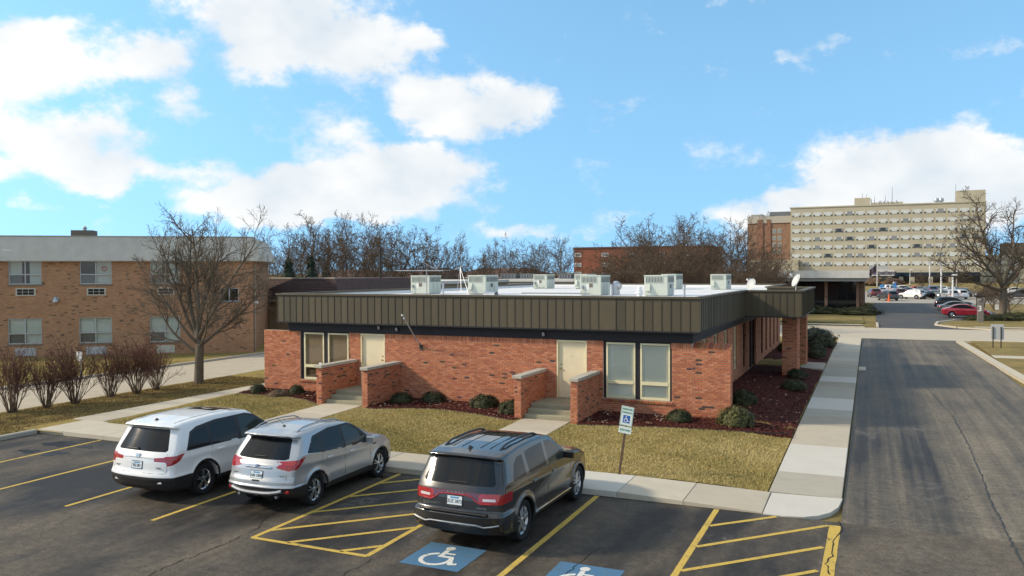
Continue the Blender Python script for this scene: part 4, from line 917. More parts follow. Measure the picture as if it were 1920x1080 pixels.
class Shell:
    """car body as the smooth intersection of side, plan and cross profiles, meshed with surface nets.
    local frame: y forward from the rear bumper, x to the right, z up"""
    def __init__(s, spec, h):
        s.sp = spec; s.h = h; L_, W = spec['L'], spec['W']
        s.x = np.arange(-W/2-.12-.0, W/2+.12+h, h); s.x -= (s.x[0]+s.x[-1])/2
        s.y = np.arange(-.14, L_+.14, h); s.z = np.arange(.10, spec['H']+.14, h)
        s.f = s.fun(*np.meshgrid(s.x, s.y, s.z, indexing='ij', sparse=False))
    def fun(s, x, y, z):
        sp = s.sp; L_, W = sp['L'], sp['W']; ax = np.abs(x); hw = W/2
        u = np.clip(ax/hw, 0, 1.2)
        yw = y-sp.get('rc', .16)*u**3.0*np.clip((L_*.4-y)/(L_*.4), 0, 1)+sp.get('fc', .34)*u**2.6*np.clip((y-L_*.6)/(L_*.4), 0, 1)
        zw = z+sp.get('crown', .055)*u**2.4*np.clip((z-.9)/.5, 0, 1)
        fs = poly_sdf(yw, zw, sp['side'])
        # half width: bulged door skin, tuck under, tumblehome above the belt
        zb = np.interp(y, *sp['belt']); t = np.clip((z-zb)/(sp['H']-zb), 0, 1.3); low = np.clip((.62-z)/.4, 0, 1)
        half = hw-sp.get('tumble', .23)*t**1.12*(1-.12*t)-.055*low**1.6-.012*np.clip((z-.62)/.4, 0, 1)
        half = half-sp.get('taper_r', .06)*np.clip((.9-y)/.9, 0, 1)**2-sp.get('taper_f', .10)*np.clip((y-(L_-1.3))/1.3, 0, 1)**2
        # crease along the doors
        zc = np.interp(y, *sp['crease']); half = half+.012*np.exp(-((z-zc)/.07)**2)-.012*np.exp(-((z-zc+.22)/.14)**2)
        for yc in sp['axles']:
            rr = np.sqrt((y-yc)**2+(z-sp['wr'])**2); half = half+sp.get('flare', .022)*np.exp(-((rr-sp['arch']-.03)/.07)**2)*(z < zb)
        fx = ax-half
        f = smax(fs, fx, sp.get('round', .075))
        for fn in sp.get('mods', []): f = fn(f, x, y, z)
        for yc in sp['axles']:
            rr = np.sqrt((y-yc)**2+(z-sp['wr'])**2); f = np.maximum(f, -np.maximum(rr-sp['arch'], (hw-.34)-ax))
        return f
    def sample(s, P):
        g = (P-np.array([s.x[0], s.y[0], s.z[0]]))/s.h; i = np.clip(np.floor(g).astype(int), 0, np.array(s.f.shape)-2); t = np.clip(g-i, 0, 1); o = 0
        for a in (0, 1):
            for b in (0, 1):
                for c in (0, 1):
                    o = o+s.f[i[:, 0]+a, i[:, 1]+b, i[:, 2]+c]*(t[:, 0] if a else 1-t[:, 0])*(t[:, 1] if b else 1-t[:, 1])*(t[:, 2] if c else 1-t[:, 2])
        return o
    def mesh(s):
        f = s.f; h = s.h; sg = f < 0; n0, n1, n2 = f.shape
        cell = np.zeros((n0-1, n1-1, n2-1), int); 
        for a in (0, 1):
            for b in (0, 1):
                for c in (0, 1): cell += sg[a:n0-1+a, b:n1-1+b, c:n2-1+c]
        act = (cell > 0) & (cell < 8); idx = -np.ones(act.shape, int); I = np.argwhere(act); idx[act] = np.arange(len(I))
        acc = np.zeros((len(I), 3)); cnt = np.zeros(len(I)); cor = [(a, b, c) for a in (0, 1) for b in (0, 1) for c in (0, 1)]
        for p in cor:
            for q in cor:
                d = np.array(q)-np.array(p)
                if d.sum() == 1 and d.min() == 0:
                    fa = f[I[:, 0]+p[0], I[:, 1]+p[1], I[:, 2]+p[2]]; fb = f[I[:, 0]+q[0], I[:, 1]+q[1], I[:, 2]+q[2]]; m = (fa < 0) != (fb < 0)
                    t = np.where(m, fa/(fa-fb+1e-12), 0)[:, None]; acc += m[:, None]*(np.array(p)+d*t); cnt += m
        V = (I+acc/cnt[:, None])*h+np.array([s.x[0], s.y[0], s.z[0]])
        Q = []
        for ax in range(3):
            sl0 = [slice(None)]*3; sl1 = [slice(None)]*3; sl0[ax] = slice(0, -1); sl1[ax] = slice(1, None); A = sg[tuple(sl0)]; B = sg[tuple(sl1)]; E = np.argwhere(A != B)
            o1, o2 = [(1, 2), (2, 0), (0, 1)][ax]
            E = E[(E[:, o1] > 0) & (E[:, o2] > 0) & (E[:, o1] < act.shape[o1]) & (E[:, o2] < act.shape[o2])]
            def ci(d1, d2):
                e = E.copy(); e[:, o1] -= d1; e[:, o2] -= d2; return idx[e[:, 0], e[:, 1], e[:, 2]]
            q = np.stack([ci(1, 1), ci(0, 1), ci(0, 0), ci(1, 0)], 1); flip = ~A[tuple(E.T)]; q[flip] = q[flip][:, ::-1]; Q.append(q)
        s.V = V; s.Q = np.concatenate(Q); s.Q = s.Q[(s.Q >= 0).all(1)]
        e = h*.5; s.NV = np.stack([s.sample(V+np.eye(3)[k]*e)-s.sample(V-np.eye(3)[k]*e) for k in range(3)], 1); s.NV /= np.linalg.norm(s.NV, axis=1)[:, None]+1e-9
        return s
    def proj(s, P, ax, it=4):
        """slide points along one axis back onto the surface"""
        P = np.array(P, float)
        for _ in range(it):
            e = np.zeros(3); e[ax] = s.h*.5; d = (s.sample(P+e)-s.sample(P-e))/s.h; d = np.where(np.abs(d) < .2, np.sign(d+1e-9)*.2, d); P[:, ax] -= np.clip(s.sample(P)/d, -.05, .05)
        return P
    def on_side(s, y, z, sx=1):
        xs = np.linspace(s.sp['W']/2+.1, .2, 160); v = s.sample(np.stack([xs, np.full(160, y), np.full(160, z)], 1)); k = np.argmax(v < 0); return Vector((sx*xs[k], y, z))
    def on_rear(s, x, z, front=False):
        ys = np.linspace(-.1, 1.4, 260) if not front else np.linspace(s.sp['L']+.1, s.sp['L']-1.4, 260); v = s.sample(np.stack([np.full(260, x), ys, np.full(260, z)], 1)); k = np.argmax(v < 0); return Vector((x, ys[k], z))
    def on_top(s, x, y):
        zs = np.linspace(s.sp['H']+.1, .5, 260); v = s.sample(np.stack([np.full(260, x), np.full(260, y), zs], 1)); k = np.argmax(v < 0); return Vector((x, y, zs[k]))
def mx(*a):
    o = a[0]
    for b in a[1:]: o = np.maximum(o, b)
    return o
def inpoly(a, b, P): return poly_sdf(a, b, P) < 0
def split_shell(sh, regions, parent, body_mat, sink=None):
    """regions: (name, view, polygon, material, extra) cut from the shell in order; the rest is the body"""
    V = sh.V.copy(); Q = sh.Q; C = V[Q].mean(1); Nf = sh.NV[Q].mean(1); lab = np.zeros(len(Q), int)
    for k, (name, view, poly, m, kw) in enumerate(regions):
        if view == 'R': ok = (Nf[:, 0] > .45) & inpoly(C[:, 1], C[:, 2], poly)
        elif view == 'L': ok = (Nf[:, 0] < -.45) & inpoly(C[:, 1], C[:, 2], poly)
        elif view == 'B': ok = (Nf[:, 1] < -.18) & (C[:, 1] < kw.get('ymax', 1.2)) & inpoly(C[:, 0], C[:, 2], poly)
        elif view == 'F': ok = (Nf[:, 1] > .12) & (C[:, 1] > sh.sp['L']*.42) & inpoly(C[:, 0], C[:, 2], poly)
        elif view == 'T': ok = (Nf[:, 2] > .5) & inpoly(C[:, 0], C[:, 1], poly)
        else: ok = (poly(C) < 0) & ((np.abs(Nf[:, 0]) > kw['side']) if 'side' in kw else True)
        lab[ok & (lab == 0)] = k+1
    # slide boundary vertices onto the outline so that edges run clean
    for k, (name, view, poly, m, kw) in enumerate(regions):
        a = np.unique(Q[lab == k+1]); b = np.unique(Q[lab != k+1]); bd = np.intersect1d(a, b)
        if not len(bd): continue
        if callable(poly):
            P0 = V[bd].copy(); P = P0.copy(); nn = sh.NV[bd]
            for _ in range(3):
                g = poly(P); gr_ = np.stack([(poly(P+np.eye(3)[j]*.004)-poly(P-np.eye(3)[j]*.004))/.008 for j in range(3)], 1)
                gr_ -= (gr_*nn).sum(1)[:, None]*nn; P = P-gr_*(g/((gr_**2).sum(1)+.05))[:, None]; P = P-sh.sample(P)[:, None]*nn
            ok2 = np.linalg.norm(P-P0, axis=1) < sh.h*1.1; V[bd[ok2]] = P[ok2]; continue
        i0, i1, pa = {'R': (1, 2, 0), 'L': (1, 2, 0), 'B': (0, 2, 1), 'F': (0, 2, 1), 'T': (0, 1, 2)}[view]; P = np.asarray(poly, float); p = V[bd][:, [i0, i1]]; best = np.full(len(bd), 1e9); tgt = p.copy()
        for i in range(len(P)):
            s0 = P[i]; e = P[(i+1) % len(P)]-s0; t = np.clip(((p-s0)@e)/(e@e+1e-12), 0, 1); q = s0+t[:, None]*e; d = np.linalg.norm(p-q, axis=1); up = d < best; best[up] = d[up]; tgt[up] = q[up]
        mv = best < sh.h*.95; V2 = V[bd].copy(); V2[mv, i0] = tgt[mv, 0]; V2[mv, i1] = tgt[mv, 1]; V2[mv] = sh.proj(V2[mv], pa); V[bd] = V2
    objs = []
    def mk(name, sel, m, par):
        q = Q[sel]; u, inv = np.unique(q, return_inverse=True); me = bpy.data.meshes.new(name); me.from_pydata(V[u].tolist(), [], inv.reshape(-1, 4).tolist()); me.materials.append(m)
        me.polygons.foreach_set('use_smooth', [True]*len(q)); me.update(); me.normals_split_custom_set_from_vertices(sh.NV[u].tolist()); return link(bpy.data.objects.new(name, me), par)
    body = mk('body', lab == 0, body_mat, parent)
    for k, (name, view, poly, m, kw) in enumerate(regions):
        if (lab == k+1).any(): objs.append(mk(name, lab == k+1, m, parent))
        else: objs.append(None)
    return body, objs
def wheel(parent, c, side, r, w, rim, style, rim_m):
    """tyre > rim; the wheel axis is x"""
    b = MB(); hw = w/2; prof = [(rim-.01, -hw*.7), (rim, -hw*.9), (r*.90, -hw), (r*.975, -hw*.86), (r, -hw*.55), (r, hw*.55), (r*.975, hw*.86), (r*.90, hw), (rim, hw*.9), (rim-.01, hw*.7)]
    b.lathe(prof, 36, 'X', c, closed=True); t = b.build('wheel', M_TYRE, parent, smooth=True); cx = c[0]+side*hw*.78
    b = MB(); s = side
    b.lathe([(rim+.004, s*hw*.15), (rim+.006, s*hw*.02), (rim-.004, s*-.03), (rim-.03, s*-.05)], 36, 'X', (cx, c[1], c[2]), closed=True)
    b.lathe([(rim-.03, -s*.05), (rim-.04, -s*.11), (.02, -s*.115)], 36, 'X', (cx, c[1], c[2]), mi=1, closed=True)
    n, pair, sw = style
    for k in range(n):
        for j in ((-1, 1) if pair else (0,)):
            a = 2*math.pi*k/n+j*pair+.3; d = Vector((0, math.cos(a), math.sin(a))); q = Vector((0, -math.sin(a), math.cos(a))); a2 = 2*math.pi*k/n+.3+j*pair*.45; d0 = Vector((0, math.cos(a2), math.sin(a2)))
            o = Vector((cx, c[1], c[2])); p0 = o+d0*.045+Vector((-s*.020, 0, 0)); p1 = o+d*(rim-.012)+Vector((-s*.028, 0, 0)); X = Vector((s*.016, 0, 0)); v = []
            for p, ww in ((p0, sw*.85), (p1, sw)):
                v += [p-q*ww-X, p+q*ww-X, p+q*ww*.7+X, p-q*ww*.7+X]
            b.add(v, [(0, 1, 5, 4), (1, 2, 6, 5), (2, 3, 7, 6), (3, 0, 4, 7), (0, 3, 2, 1), (4, 5, 6, 7)])
    b.lathe([(.0, -s*.0), (.03, -s*.002), (.062, -s*.014), (.066, -s*.05)], 18, 'X', (cx, c[1], c[2]), closed=True)
    b.build('rim', [rim_m, M_RIMD], t, fixn=True)
    return t
def seam(sh, name, pts, parent, m, r=.0045, sx=1, view='S'):
    P = []
    for a, b in zip(pts[:-1], pts[1:]):
        n = max(2, int(math.dist(a, b)/.06))
        for i in range(n): P.append((a[0]+(b[0]-a[0])*i/n, a[1]+(b[1]-a[1])*i/n))
    P.append(pts[-1]); S = [(sh.on_side(y, z, sx) if view == 'S' else sh.on_rear(y, z)) for y, z in P]
    return MB().path(S, r, 5).build(name, m, parent)
def plate(sh, parent, z, txt, w=.30, hgt=.15, x=0.0):
    o = sh.on_rear(x, z); zt = sh.on_rear(x, z+.08); d = (zt-o).normalized(); n = Vector((1, 0, 0)).cross(d).normalized(); o = o+n*.014; Mt = frame(o, (1, 0, 0), n)
    b = MB(); b.box(-w/2-.012, w/2+.012, -hgt/2-.012, hgt/2+.012, -.02, -.002, M=Mt); fr = b.build('licence_plate', M_TRIM, parent); b = MB(); b.box(-w/2, w/2, -hgt/2, hgt/2, -.004, .002, M=Mt); b.build('plate_face', M_PLATE, fr)
    b = MB(); b.box(-w*.30, w*.30, hgt*.22, hgt*.42, .0022, .0034, M=Mt); b.build('plate_banner', M_PBLUE, fr)
    text('plate_number', txt, .085, M_INK, fr, Mt @ Matrix.Translation((0, -.018, .003)), .001, bold=True, sx=.88)
    return Mt
def mirror(parent, p, side, m):
    b = MB(); b.bevbox(-.02, .20, -.05, .07, -.075, .075, .03, M=Matrix.Translation(p+Vector((side*.015, 0, .04))) @ (Matrix.Diagonal((side, 1, 1, 1)))); o = b.build('mirror', m, parent, fixn=True)
    return o
def rail(sh, parent, x, y0, y1, m, hgt=.055, r=.016):
    n = 14; P = []
    for i in range(n+1):
        t = i/n; y = y0+(y1-y0)*t; p = sh.on_top(x, y); k = min(1, min(t, 1-t)*7); P.append(p+Vector((0, 0, -.004+hgt*k)))
    b = MB().path(P, r, 8); return b.build('roof_rail', m, parent, smooth=True)

def pilot(root):
    L_ = 4.94; H = 1.775
    side = [(.16, .30), (.05, .40), (.0, .55), (.0, .66), (.035, .74), (.055, .90), (.075, 1.02), (.13, 1.12), (.43, 1.60), (.30, 1.665), (.36, 1.70), (.62, 1.735), (1.1, 1.768), (1.7, 1.778), (2.2, 1.765), (2.75, 1.70), (3.2, 1.46), (3.72, 1.14), (4.1, 1.09), (4.5, 1.02), (4.80, .90), (4.90, .74), (4.94, .52), (4.88, .30), (4.7, .23), (.4, .25)]
    sp = dict(L=L_, W=1.98, H=H, side=side, belt=([0, .7, 1.5, 3.2, 4.9], [1.13, 1.12, 1.08, 1.05, 1.0]), crease=([0, 1.2, 3.6, 4.9], [.98, .98, .93, .86]), axles=(1.12, 3.94), wr=.365, arch=.415, tumble=.24, rc=.20, crown=.05)
    def lower(f, x, y, z):    # bumper shelf
        return f-.016*np.clip((.66-z)/.03, 0, 1)*np.clip((.75-y)/.3, 0, 1)
    sp['mods'] = [lower]
    sh = Shell(sp, .026).mesh()
    gq = [(.60, 1.145), (1.30, 1.135), (1.30, 1.53), (1.0, 1.53), (.82, 1.47)]; gr = [(1.38, 1.13), (2.24, 1.105), (2.24, 1.60), (1.6, 1.60), (1.38, 1.575)]; gf = [(2.36, 1.10), (3.45, 1.09), (3.35, 1.20), (2.86, 1.525), (2.62, 1.59), (2.36, 1.605)]
    trimw = [(.55, 1.115), (3.62, 1.065), (3.5, 1.20), (2.95, 1.56), (2.62, 1.635), (1.6, 1.645), (.98, 1.585), (.76, 1.50)]
    reg = [('rear_window', 'B', [(-.70, 1.135), (.70, 1.135), (.74, 1.17), (.60, 1.56), (.56, 1.585), (-.56, 1.585), (-.60, 1.56), (-.74, 1.17)], M_CGLASS, {}),
           ('windshield', 'F', [(-.70, 1.15), (.70, 1.15), (.57, 1.64), (-.57, 1.64)], M_CGLASSF, {})]
    for v in 'RL': reg += [('quarter_window', v, gq, M_CGLASS, {}), ('rear_door_window', v, gr, M_CGLASS, {}), ('front_door_window', v, gf, M_CGLASSF, {}), ('window_trim', v, trimw, M_TRIM, {})]
    tl = [(.47, .925), (.97, .83), (1.2, .84), (1.2, 1.10), (.97, 1.06), (.47, 1.015)]
    tailR = lambda C: mx(.47-C[:, 0], C[:, 1]-.62, poly_sdf(np.where(C[:, 1] < .16, C[:, 0], .93+(C[:, 1]-.13)*.9), C[:, 2], [(.46, .935), (.76, .925), (.80, .845), (.93, .835), (1.12, .93), (1.28, 1.09), (.95, 1.045), (.46, 1.01)]))
    reg += [('tail_lamp', 'X', tailR, M_TAIL, {}), ('tail_lamp', 'X', lambda C: tailR(C*np.array([-1, 1, 1])), M_TAIL, {})]
    reg += [('bumper', 'X', lambda C: mx(C[:, 2]-.60, C[:, 1]-.80), M_TRIM, {}), ('bumper', 'X', lambda C: mx(C[:, 2]-.42, 4.2-C[:, 1]), M_TRIM, {})]
    reg += [('rocker_panel', 'X', lambda C: mx(C[:, 2]-.385, .8-C[:, 1], C[:, 1]-4.3), M_TRIM, {}), *[('wheel_arch_trim', 'X', lambda C, yc=yc, sx=sx: mx(np.hypot(C[:, 1]-yc, C[:, 2]-.365)-.47, .2-sx*C[:, 0]), M_TRIM, {'side': .3}) for yc in (1.12, 3.94) for sx in (1, -1)]]
    dr = [(1.52, .40), (1.34, .80), (1.34, 1.07), (2.28, 1.07), (2.28, .40)]; df = [(2.31, .40), (2.31, 1.07), (3.55, 1.05), (3.52, .62), (3.48, .40)]
    for v in 'RL': reg += [('rear_door', v, dr, P_WHITE, {}), ('front_door', v, df, P_WHITE, {})]
    body, ob = split_shell(sh, reg, root, P_WHITE)
    doors = [o for o, r in zip(ob, reg) if r[0].endswith('_door') and o]
    for (o, sx, yy, zz) in zip(doors, (1, 1, -1, -1), (1.62, 2.62, 1.62, 2.62), (.98, .955, .98, .955)):
        p = sh.on_side(yy, zz, sx); MB().bevbox(p.x-.02, p.x+.02, yy-.12, yy+.12, zz-.02, zz+.02, .012).build('door_handle', P_WHITE, o)
        pts = [(1.52, .40), (1.34, .80), (1.34, 1.09), (2.295, 1.08), (2.295, .40)] if yy < 2 else [(2.31, .40), (3.47, .40), (3.53, .62), (3.57, 1.05)]
        seam(sh, 'panel_gap', pts, o, M_SEAML, .004, sx)
    seam(sh, 'tailgate_gap', [(-.76, 1.10), (-.80, .72), (-.74, .685), (.74, .685), (.80, .72), (.76, 1.10)], body, M_SEAML, .004, 1, 'B')
    seam(sh, 'garnish', [(-.47, .985), (-.2, 1.0), (.2, 1.0), (.47, .985)], body, M_SEAML, .006, 1, 'B')
    # fittings
    b = MB(); pts = [sh.on_rear(x, 1.175)+Vector((0, -.012, 0)) for x in (-.42, -.30, -.16, -.06)]; b.path(pts, .011, 6).tube(pts[-1]+Vector((0, -.02, 0)), pts[-1]+Vector((0, .03, 0)), .026, n=10); b.build('wiper', M_TRIM, root)
    Mt = plate(sh, root, .845, '702 081')
    p = sh.on_rear(0, 1.045); e = MB(); M2 = frame(p+Vector((0, -.012, 0)), (1, 0, 0), (0, -1, .15))
    for q in ((-.042, -.028, -.045, .045), (.028, .042, -.045, .045), (-.03, .03, -.008, .008)): e.box(*q, -.004, .008, M=M2)
    ring = [(-.062, .05), (.062, .05), (.05, -.055), (-.05, -.055)]
    for i in range(4): a = Vector((*ring[i], .003)); c = Vector((*ring[(i+1) % 4], .003)); e.tube(M2 @ a, M2 @ c, .006, n=6)
    e.build('emblem', M_CHROME, root)
    p = sh.on_rear(.60, .80); text('badge', 'AWD', .055, M_SEAML, root, frame(p+Vector((.0, -.008, 0)), (1, .02, 0), (0, -1, 0)), .003, sx=1.3); p = sh.on_rear(-.60, .80); text('badge', 'PILOT', .05, M_SEAML, root, frame(p+Vector((0, -.008, 0)), (1, -.02, 0), (0, -1, 0)), .003, sx=1.3)
    for sx in (1, -1):
        p = sh.on_rear(sx*.64, .49); MB().bevbox(p.x-.07, p.x+.07, p.y-.006, p.y+.05, .468, .508, .012).build('bumper_lamp', M_CLEAR, root); MB().bevbox(p.x-sx*.115-.035, p.x-sx*.115+.035, p.y-.014, p.y+.05, .468, .508, .012).build('reflector', M_TAIL, root)
        mirror(root, sh.on_side(3.38, 1.10, sx), sx, P_WHITE)
        pts = [(sh.on_top(sx*.60, y)+Vector((0, 0, .002))) for y in np.linspace(.55, 2.7, 12)]; MB().path(pts, .006, 5).build('roof_gutter', M_SEAM, root)
    p = sh.on_top(0, .62); MB().lathe([(.05, 0), (.045, .02), (.015, .05), (.0, .055)], 10, 'Z', (p.x, p.y, p.z-.005)).build('antenna', M_TRIM, root, smooth=True)
    s0 = [sh.on_top(x, y)+Vector((0, 0, .004)) for x, y in ((-.45, 2.0), (.45, 2.0), (.45, 2.62), (-.45, 2.62))]; MB().face(s0) if False else None
    b = MB(); gx = np.linspace(-.42, .42, 7); gy = np.linspace(1.95, 2.62, 6); vs = [sh.on_top(x, y)+Vector((0, 0, .005)) for y in gy for x in gx]; b.add(vs, [(j*7+i, j*7+i+1, (j+1)*7+i+1, (j+1)*7+i) for j in range(5) for i in range(6)]); b.build('sunroof', M_CGLASS, root, smooth=True)
    b = MB(); p = sh.on_rear(0, 1.64); b.bevbox(-.28, .28, p.y-.012, p.y+.03, 1.632, 1.65, .006); b.build('brake_lamp', M_TAILD, root)
    for yc in sp['axles']:
        for sx in (1, -1): wheel(root, (sx*(.99-.16), yc, .365), sx, .365, .245, .245, (5, .17, .020), M_RIM)
    MB().box(-.62, .62, .5, 4.5, .24, .62).build('underbody', M_TRIM, root); MB().tube((.45, .22, .30), (.45, .5, .30), .03, n=10).build('exhaust', M_TRIM, root)
    return sh
def escape(root):
    L_ = 4.52; H = 1.68
    side = [(.16, .34), (.05, .42), (.0, .54), (.015, .68), (.06, .76), (.085, .90), (.12, 1.01), (.20, 1.10), (.56, 1.53), (.38, 1.575), (.46, 1.615), (.75, 1.655), (1.2, 1.68), (1.7, 1.682), (2.2, 1.64), (2.55, 1.56), (3.0, 1.34), (3.42, 1.12), (3.8, 1.07), (4.15, .98), (4.40, .82), (4.50, .62), (4.52, .42), (4.42, .26), (4.2, .22), (.4, .27)]
    sp = dict(L=L_, W=1.84, H=H, side=side, belt=([0, .7, 1.4, 3.0, 4.5], [1.17, 1.17, 1.10, 1.02, .95]), crease=([0, 1.0, 3.2, 4.5], [1.02, .97, .88, .80]), axles=(.96, 3.65), wr=.345, arch=.385, tumble=.25, rc=.22, crown=.05, flare=.03)
    sp['mods'] = [lambda f, x, y, z: f-.02*np.clip((.60-z)/.03, 0, 1)*np.clip((.6-y)/.25, 0, 1)]
    sh = Shell(sp, .025).mesh()
    gq = [(.72, 1.205), (1.20, 1.145), (1.20, 1.475), (1.0, 1.46)]; gr = [(1.27, 1.135), (2.03, 1.075), (2.03, 1.525), (1.62, 1.53), (1.27, 1.485)]; gf = [(2.13, 1.07), (3.06, 1.03), (2.98, 1.12), (2.62, 1.43), (2.40, 1.51), (2.13, 1.525)]
    trimw = [(.66, 1.195), (1.25, 1.115), (3.22, 1.00), (3.1, 1.12), (2.7, 1.46), (2.42, 1.555), (1.62, 1.575), (1.0, 1.50)]
    reg = [('rear_window', 'B', [(-.68, 1.13), (-.60, 1.105), (.60, 1.105), (.68, 1.13), (.56, 1.49), (.50, 1.515), (-.50, 1.515), (-.56, 1.49)], M_CGLASS, {}), ('windshield', 'F', [(-.66, 1.13), (.66, 1.13), (.53, 1.55), (-.53, 1.55)], M_CGLASSF, {})]
    for v in 'RL': reg += [('quarter_window', v, gq, M_CGLASS, {}), ('rear_door_window', v, gr, M_CGLASS, {}), ('front_door_window', v, gf, M_CGLASSF, {}), ('window_trim', v, trimw, M_TRIM, {})]
    tail = lambda C: mx(.40-C[:, 0], C[:, 1]-.72, poly_sdf(np.where(C[:, 1] < .20, C[:, 0], .86+(C[:, 1]-.17)*.9), C[:, 2], [(.46, .96), (.80, .885), (1.0, .93), (1.14, 1.04), (1.26, 1.145), (1.0, 1.10), (.52, 1.02)]))
    reg += [('tail_lamp', 'X', tail, M_TAIL, {}), ('tail_lamp', 'X', lambda C: tail(C*np.array([-1, 1, 1])), M_TAIL, {})]
    reg += [('bumper', 'X', lambda C: mx(C[:, 2]-.56, C[:, 1]-.62), M_TRIM, {}), ('bumper', 'X', lambda C: mx(C[:, 2]-.40, 3.9-C[:, 1]), M_TRIM, {}), ('rocker_panel', 'X', lambda C: mx(C[:, 2]-.40, .6-C[:, 1], C[:, 1]-4.0), M_TRIM, {}), *[('wheel_arch_trim', 'X', lambda C, yc=yc, sx=sx: mx(np.hypot(C[:, 1]-yc, C[:, 2]-.345)-.435, .2-sx*C[:, 0]), M_TRIM, {'side': .3}) for yc in (.96, 3.65) for sx in (1, -1)]]
    dr = [(1.36, .41), (1.18, .80), (1.20, 1.09), (2.06, 1.05), (2.06, .41)]; df = [(2.10, .41), (2.10, 1.05), (3.15, .99), (3.18, .62), (3.12, .41)]
    for v in 'RL': reg += [('rear_door', v, dr, P_SILVER, {}), ('front_door', v, df, P_SILVER, {})]
    body, ob = split_shell(sh, reg, root, P_SILVER)
    doors = [o for o, r in zip(ob, reg) if r[0].endswith('_door') and o]
    for (o, sx, yy, zz) in zip(doors, (1, 1, -1, -1), (1.46, 2.36, 1.46, 2.36), (.965, .925, .965, .925)):
        p = sh.on_side(yy, zz, sx); MB().bevbox(p.x-.02, p.x+.02, yy-.11, yy+.11, zz-.018, zz+.018, .012).build('door_handle', P_SILVER, o)
        pts = [(1.36, .41), (1.18, .80), (1.20, 1.12), (2.08, 1.06), (2.08, .41)] if yy < 2 else [(2.08, .41), (3.12, .41), (3.18, .62), (3.17, .99)]
        seam(sh, 'panel_gap', pts, o, M_SEAM, .004, sx)
    seam(sh, 'tailgate_gap', [(-.70, 1.05), (-.72, .66), (-.66, .63), (.66, .63), (.72, .66), (.70, 1.05)], body, M_SEAM, .004, 1, 'B')
    pts = [sh.on_rear(x, .955)+Vector((0, -.008, 0)) for x in np.linspace(-.33, .36, 9)]; MB().path(pts, .022, 8).build('garnish', M_CHROME, root, smooth=True)
    p = sh.on_rear(0, .985); b = MB(); b.lathe([(.001, .018), (.9, .014), (1, 0)], 24, 'Z'); me = b.mesh('emblem', mat('emblem_blue', (.01, .03, .16), .2), True); me.transform(frame(p+Vector((0, -.022, 0)), (1, 0, 0), (0, -1, .2)) @ Matrix.Diagonal((.062, .03, 1, 1))); em = link(bpy.data.objects.new('emblem', me), root)
    text('emblem_script', 'Ford', .045, M_CHROME, em, frame(p+Vector((0, -.042, .004)), (1, 0, 0), (0, -1, .2)), .002, sx=.9)
    plate(sh, root, .80, 'A86 5808', .30)
    b = MB(); pts = [sh.on_rear(x, 1.16)+Vector((0, -.012, 0)) for x in (-.20, -.02, .10)]; b.path(pts, .011, 6); b.build('wiper', M_TRIM, root)
    p = sh.on_rear(.60, .80); text('badge', 'ECOBOOST', .04, M_STEELD, root, frame(p+Vector((0, -.008, 0)), (1, .05, 0), (0, -1, 0)), .003); p = sh.on_rear(-.60, .80); text('badge', 'ESCAPE', .045, M_STEELD, root, frame(p+Vector((0, -.008, 0)), (1, -.05, 0), (0, -1, 0)), .003)
    p = sh.on_rear(0, .685); MB().bevbox(-.10, .10, p.y-.012, p.y+.02, .672, .705, .008).build('tailgate_handle', M_TRIM, root)
    pts = [sh.on_rear(x, z)+Vector((0, -.012, 0)) for x, z in zip(np.linspace(-.66, .66, 11), [.50, .47, .45, .44, .435, .435, .435, .44, .45, .47, .50])]; b = MB(); 
    for a, c in zip(pts[:-1], pts[1:]): b.tube(a, c, .042, n=8)
    b.build('skid_plate', M_STEELD, root, smooth=True); MB().box(-.05, .05, .02, .2, .36, .44).build('tow_hitch', M_TRIM, root)
    for sx in (1, -1):
        p = sh.on_rear(sx*.72, .47); MB().bevbox(p.x-.09, p.x+.09, p.y-.012, p.y+.05, .455, .51, .012).build('reflector', M_TAIL, root); MB().tube((sx*.5, .07, .36), (sx*.5, .3, .36), .034, n=12).build('exhaust', M_STEELD, root)
        mirror(root, sh.on_side(3.0, 1.03, sx), sx, P_SILVER); rail(sh, root, sx*.585, .68, 2.35, M_STEELD, .06)
        pts = [(sh.on_top(sx*.53, y)+Vector((0, 0, .002))) for y in np.linspace(.65, 2.5, 10)]; MB().path(pts, .005, 5).build('roof_gutter', M_SEAM, root)
        p = sh.on_side(4.22, .93, sx); MB().bevbox(p.x-.015, p.x+.012, 4.10, 4.30, .90, .955, .01).build('marker_lamp', M_AMBER, root)
        p = sh.on_side(3.33, .90, sx); MB().bevbox(p.x-.012, p.x+.01, 3.26, 3.42, .885, .92, .006).build('fender_badge', M_TRIM, root)
    p = sh.on_top(.02, .98); MB().lathe([(.04, 0), (.034, .02), (.012, .035)], 10, 'Z', (p.x, p.y, p.z-.004)).tube((p.x, p.y, p.z+.02), (p.x-.03, p.y-.20, p.z+.22), .004, n=5).build('antenna', M_TRIM, root)
    b = MB(); p = sh.on_rear(0, 1.56); b.bevbox(-.17, .17, p.y-.012, p.y+.03, 1.55, 1.568, .006); b.build('brake_lamp', M_TAILD, root)
    for yc in sp['axles']:
        for sx in (1, -1): wheel(root, (sx*(.92-.155), yc, .345), sx, .345, .235, .245, (5, .20, .019), M_RIM)
    MB().box(-.56, .56, .45, 4.1, .26, .6).build('underbody', M_TRIM, root)
    return sh
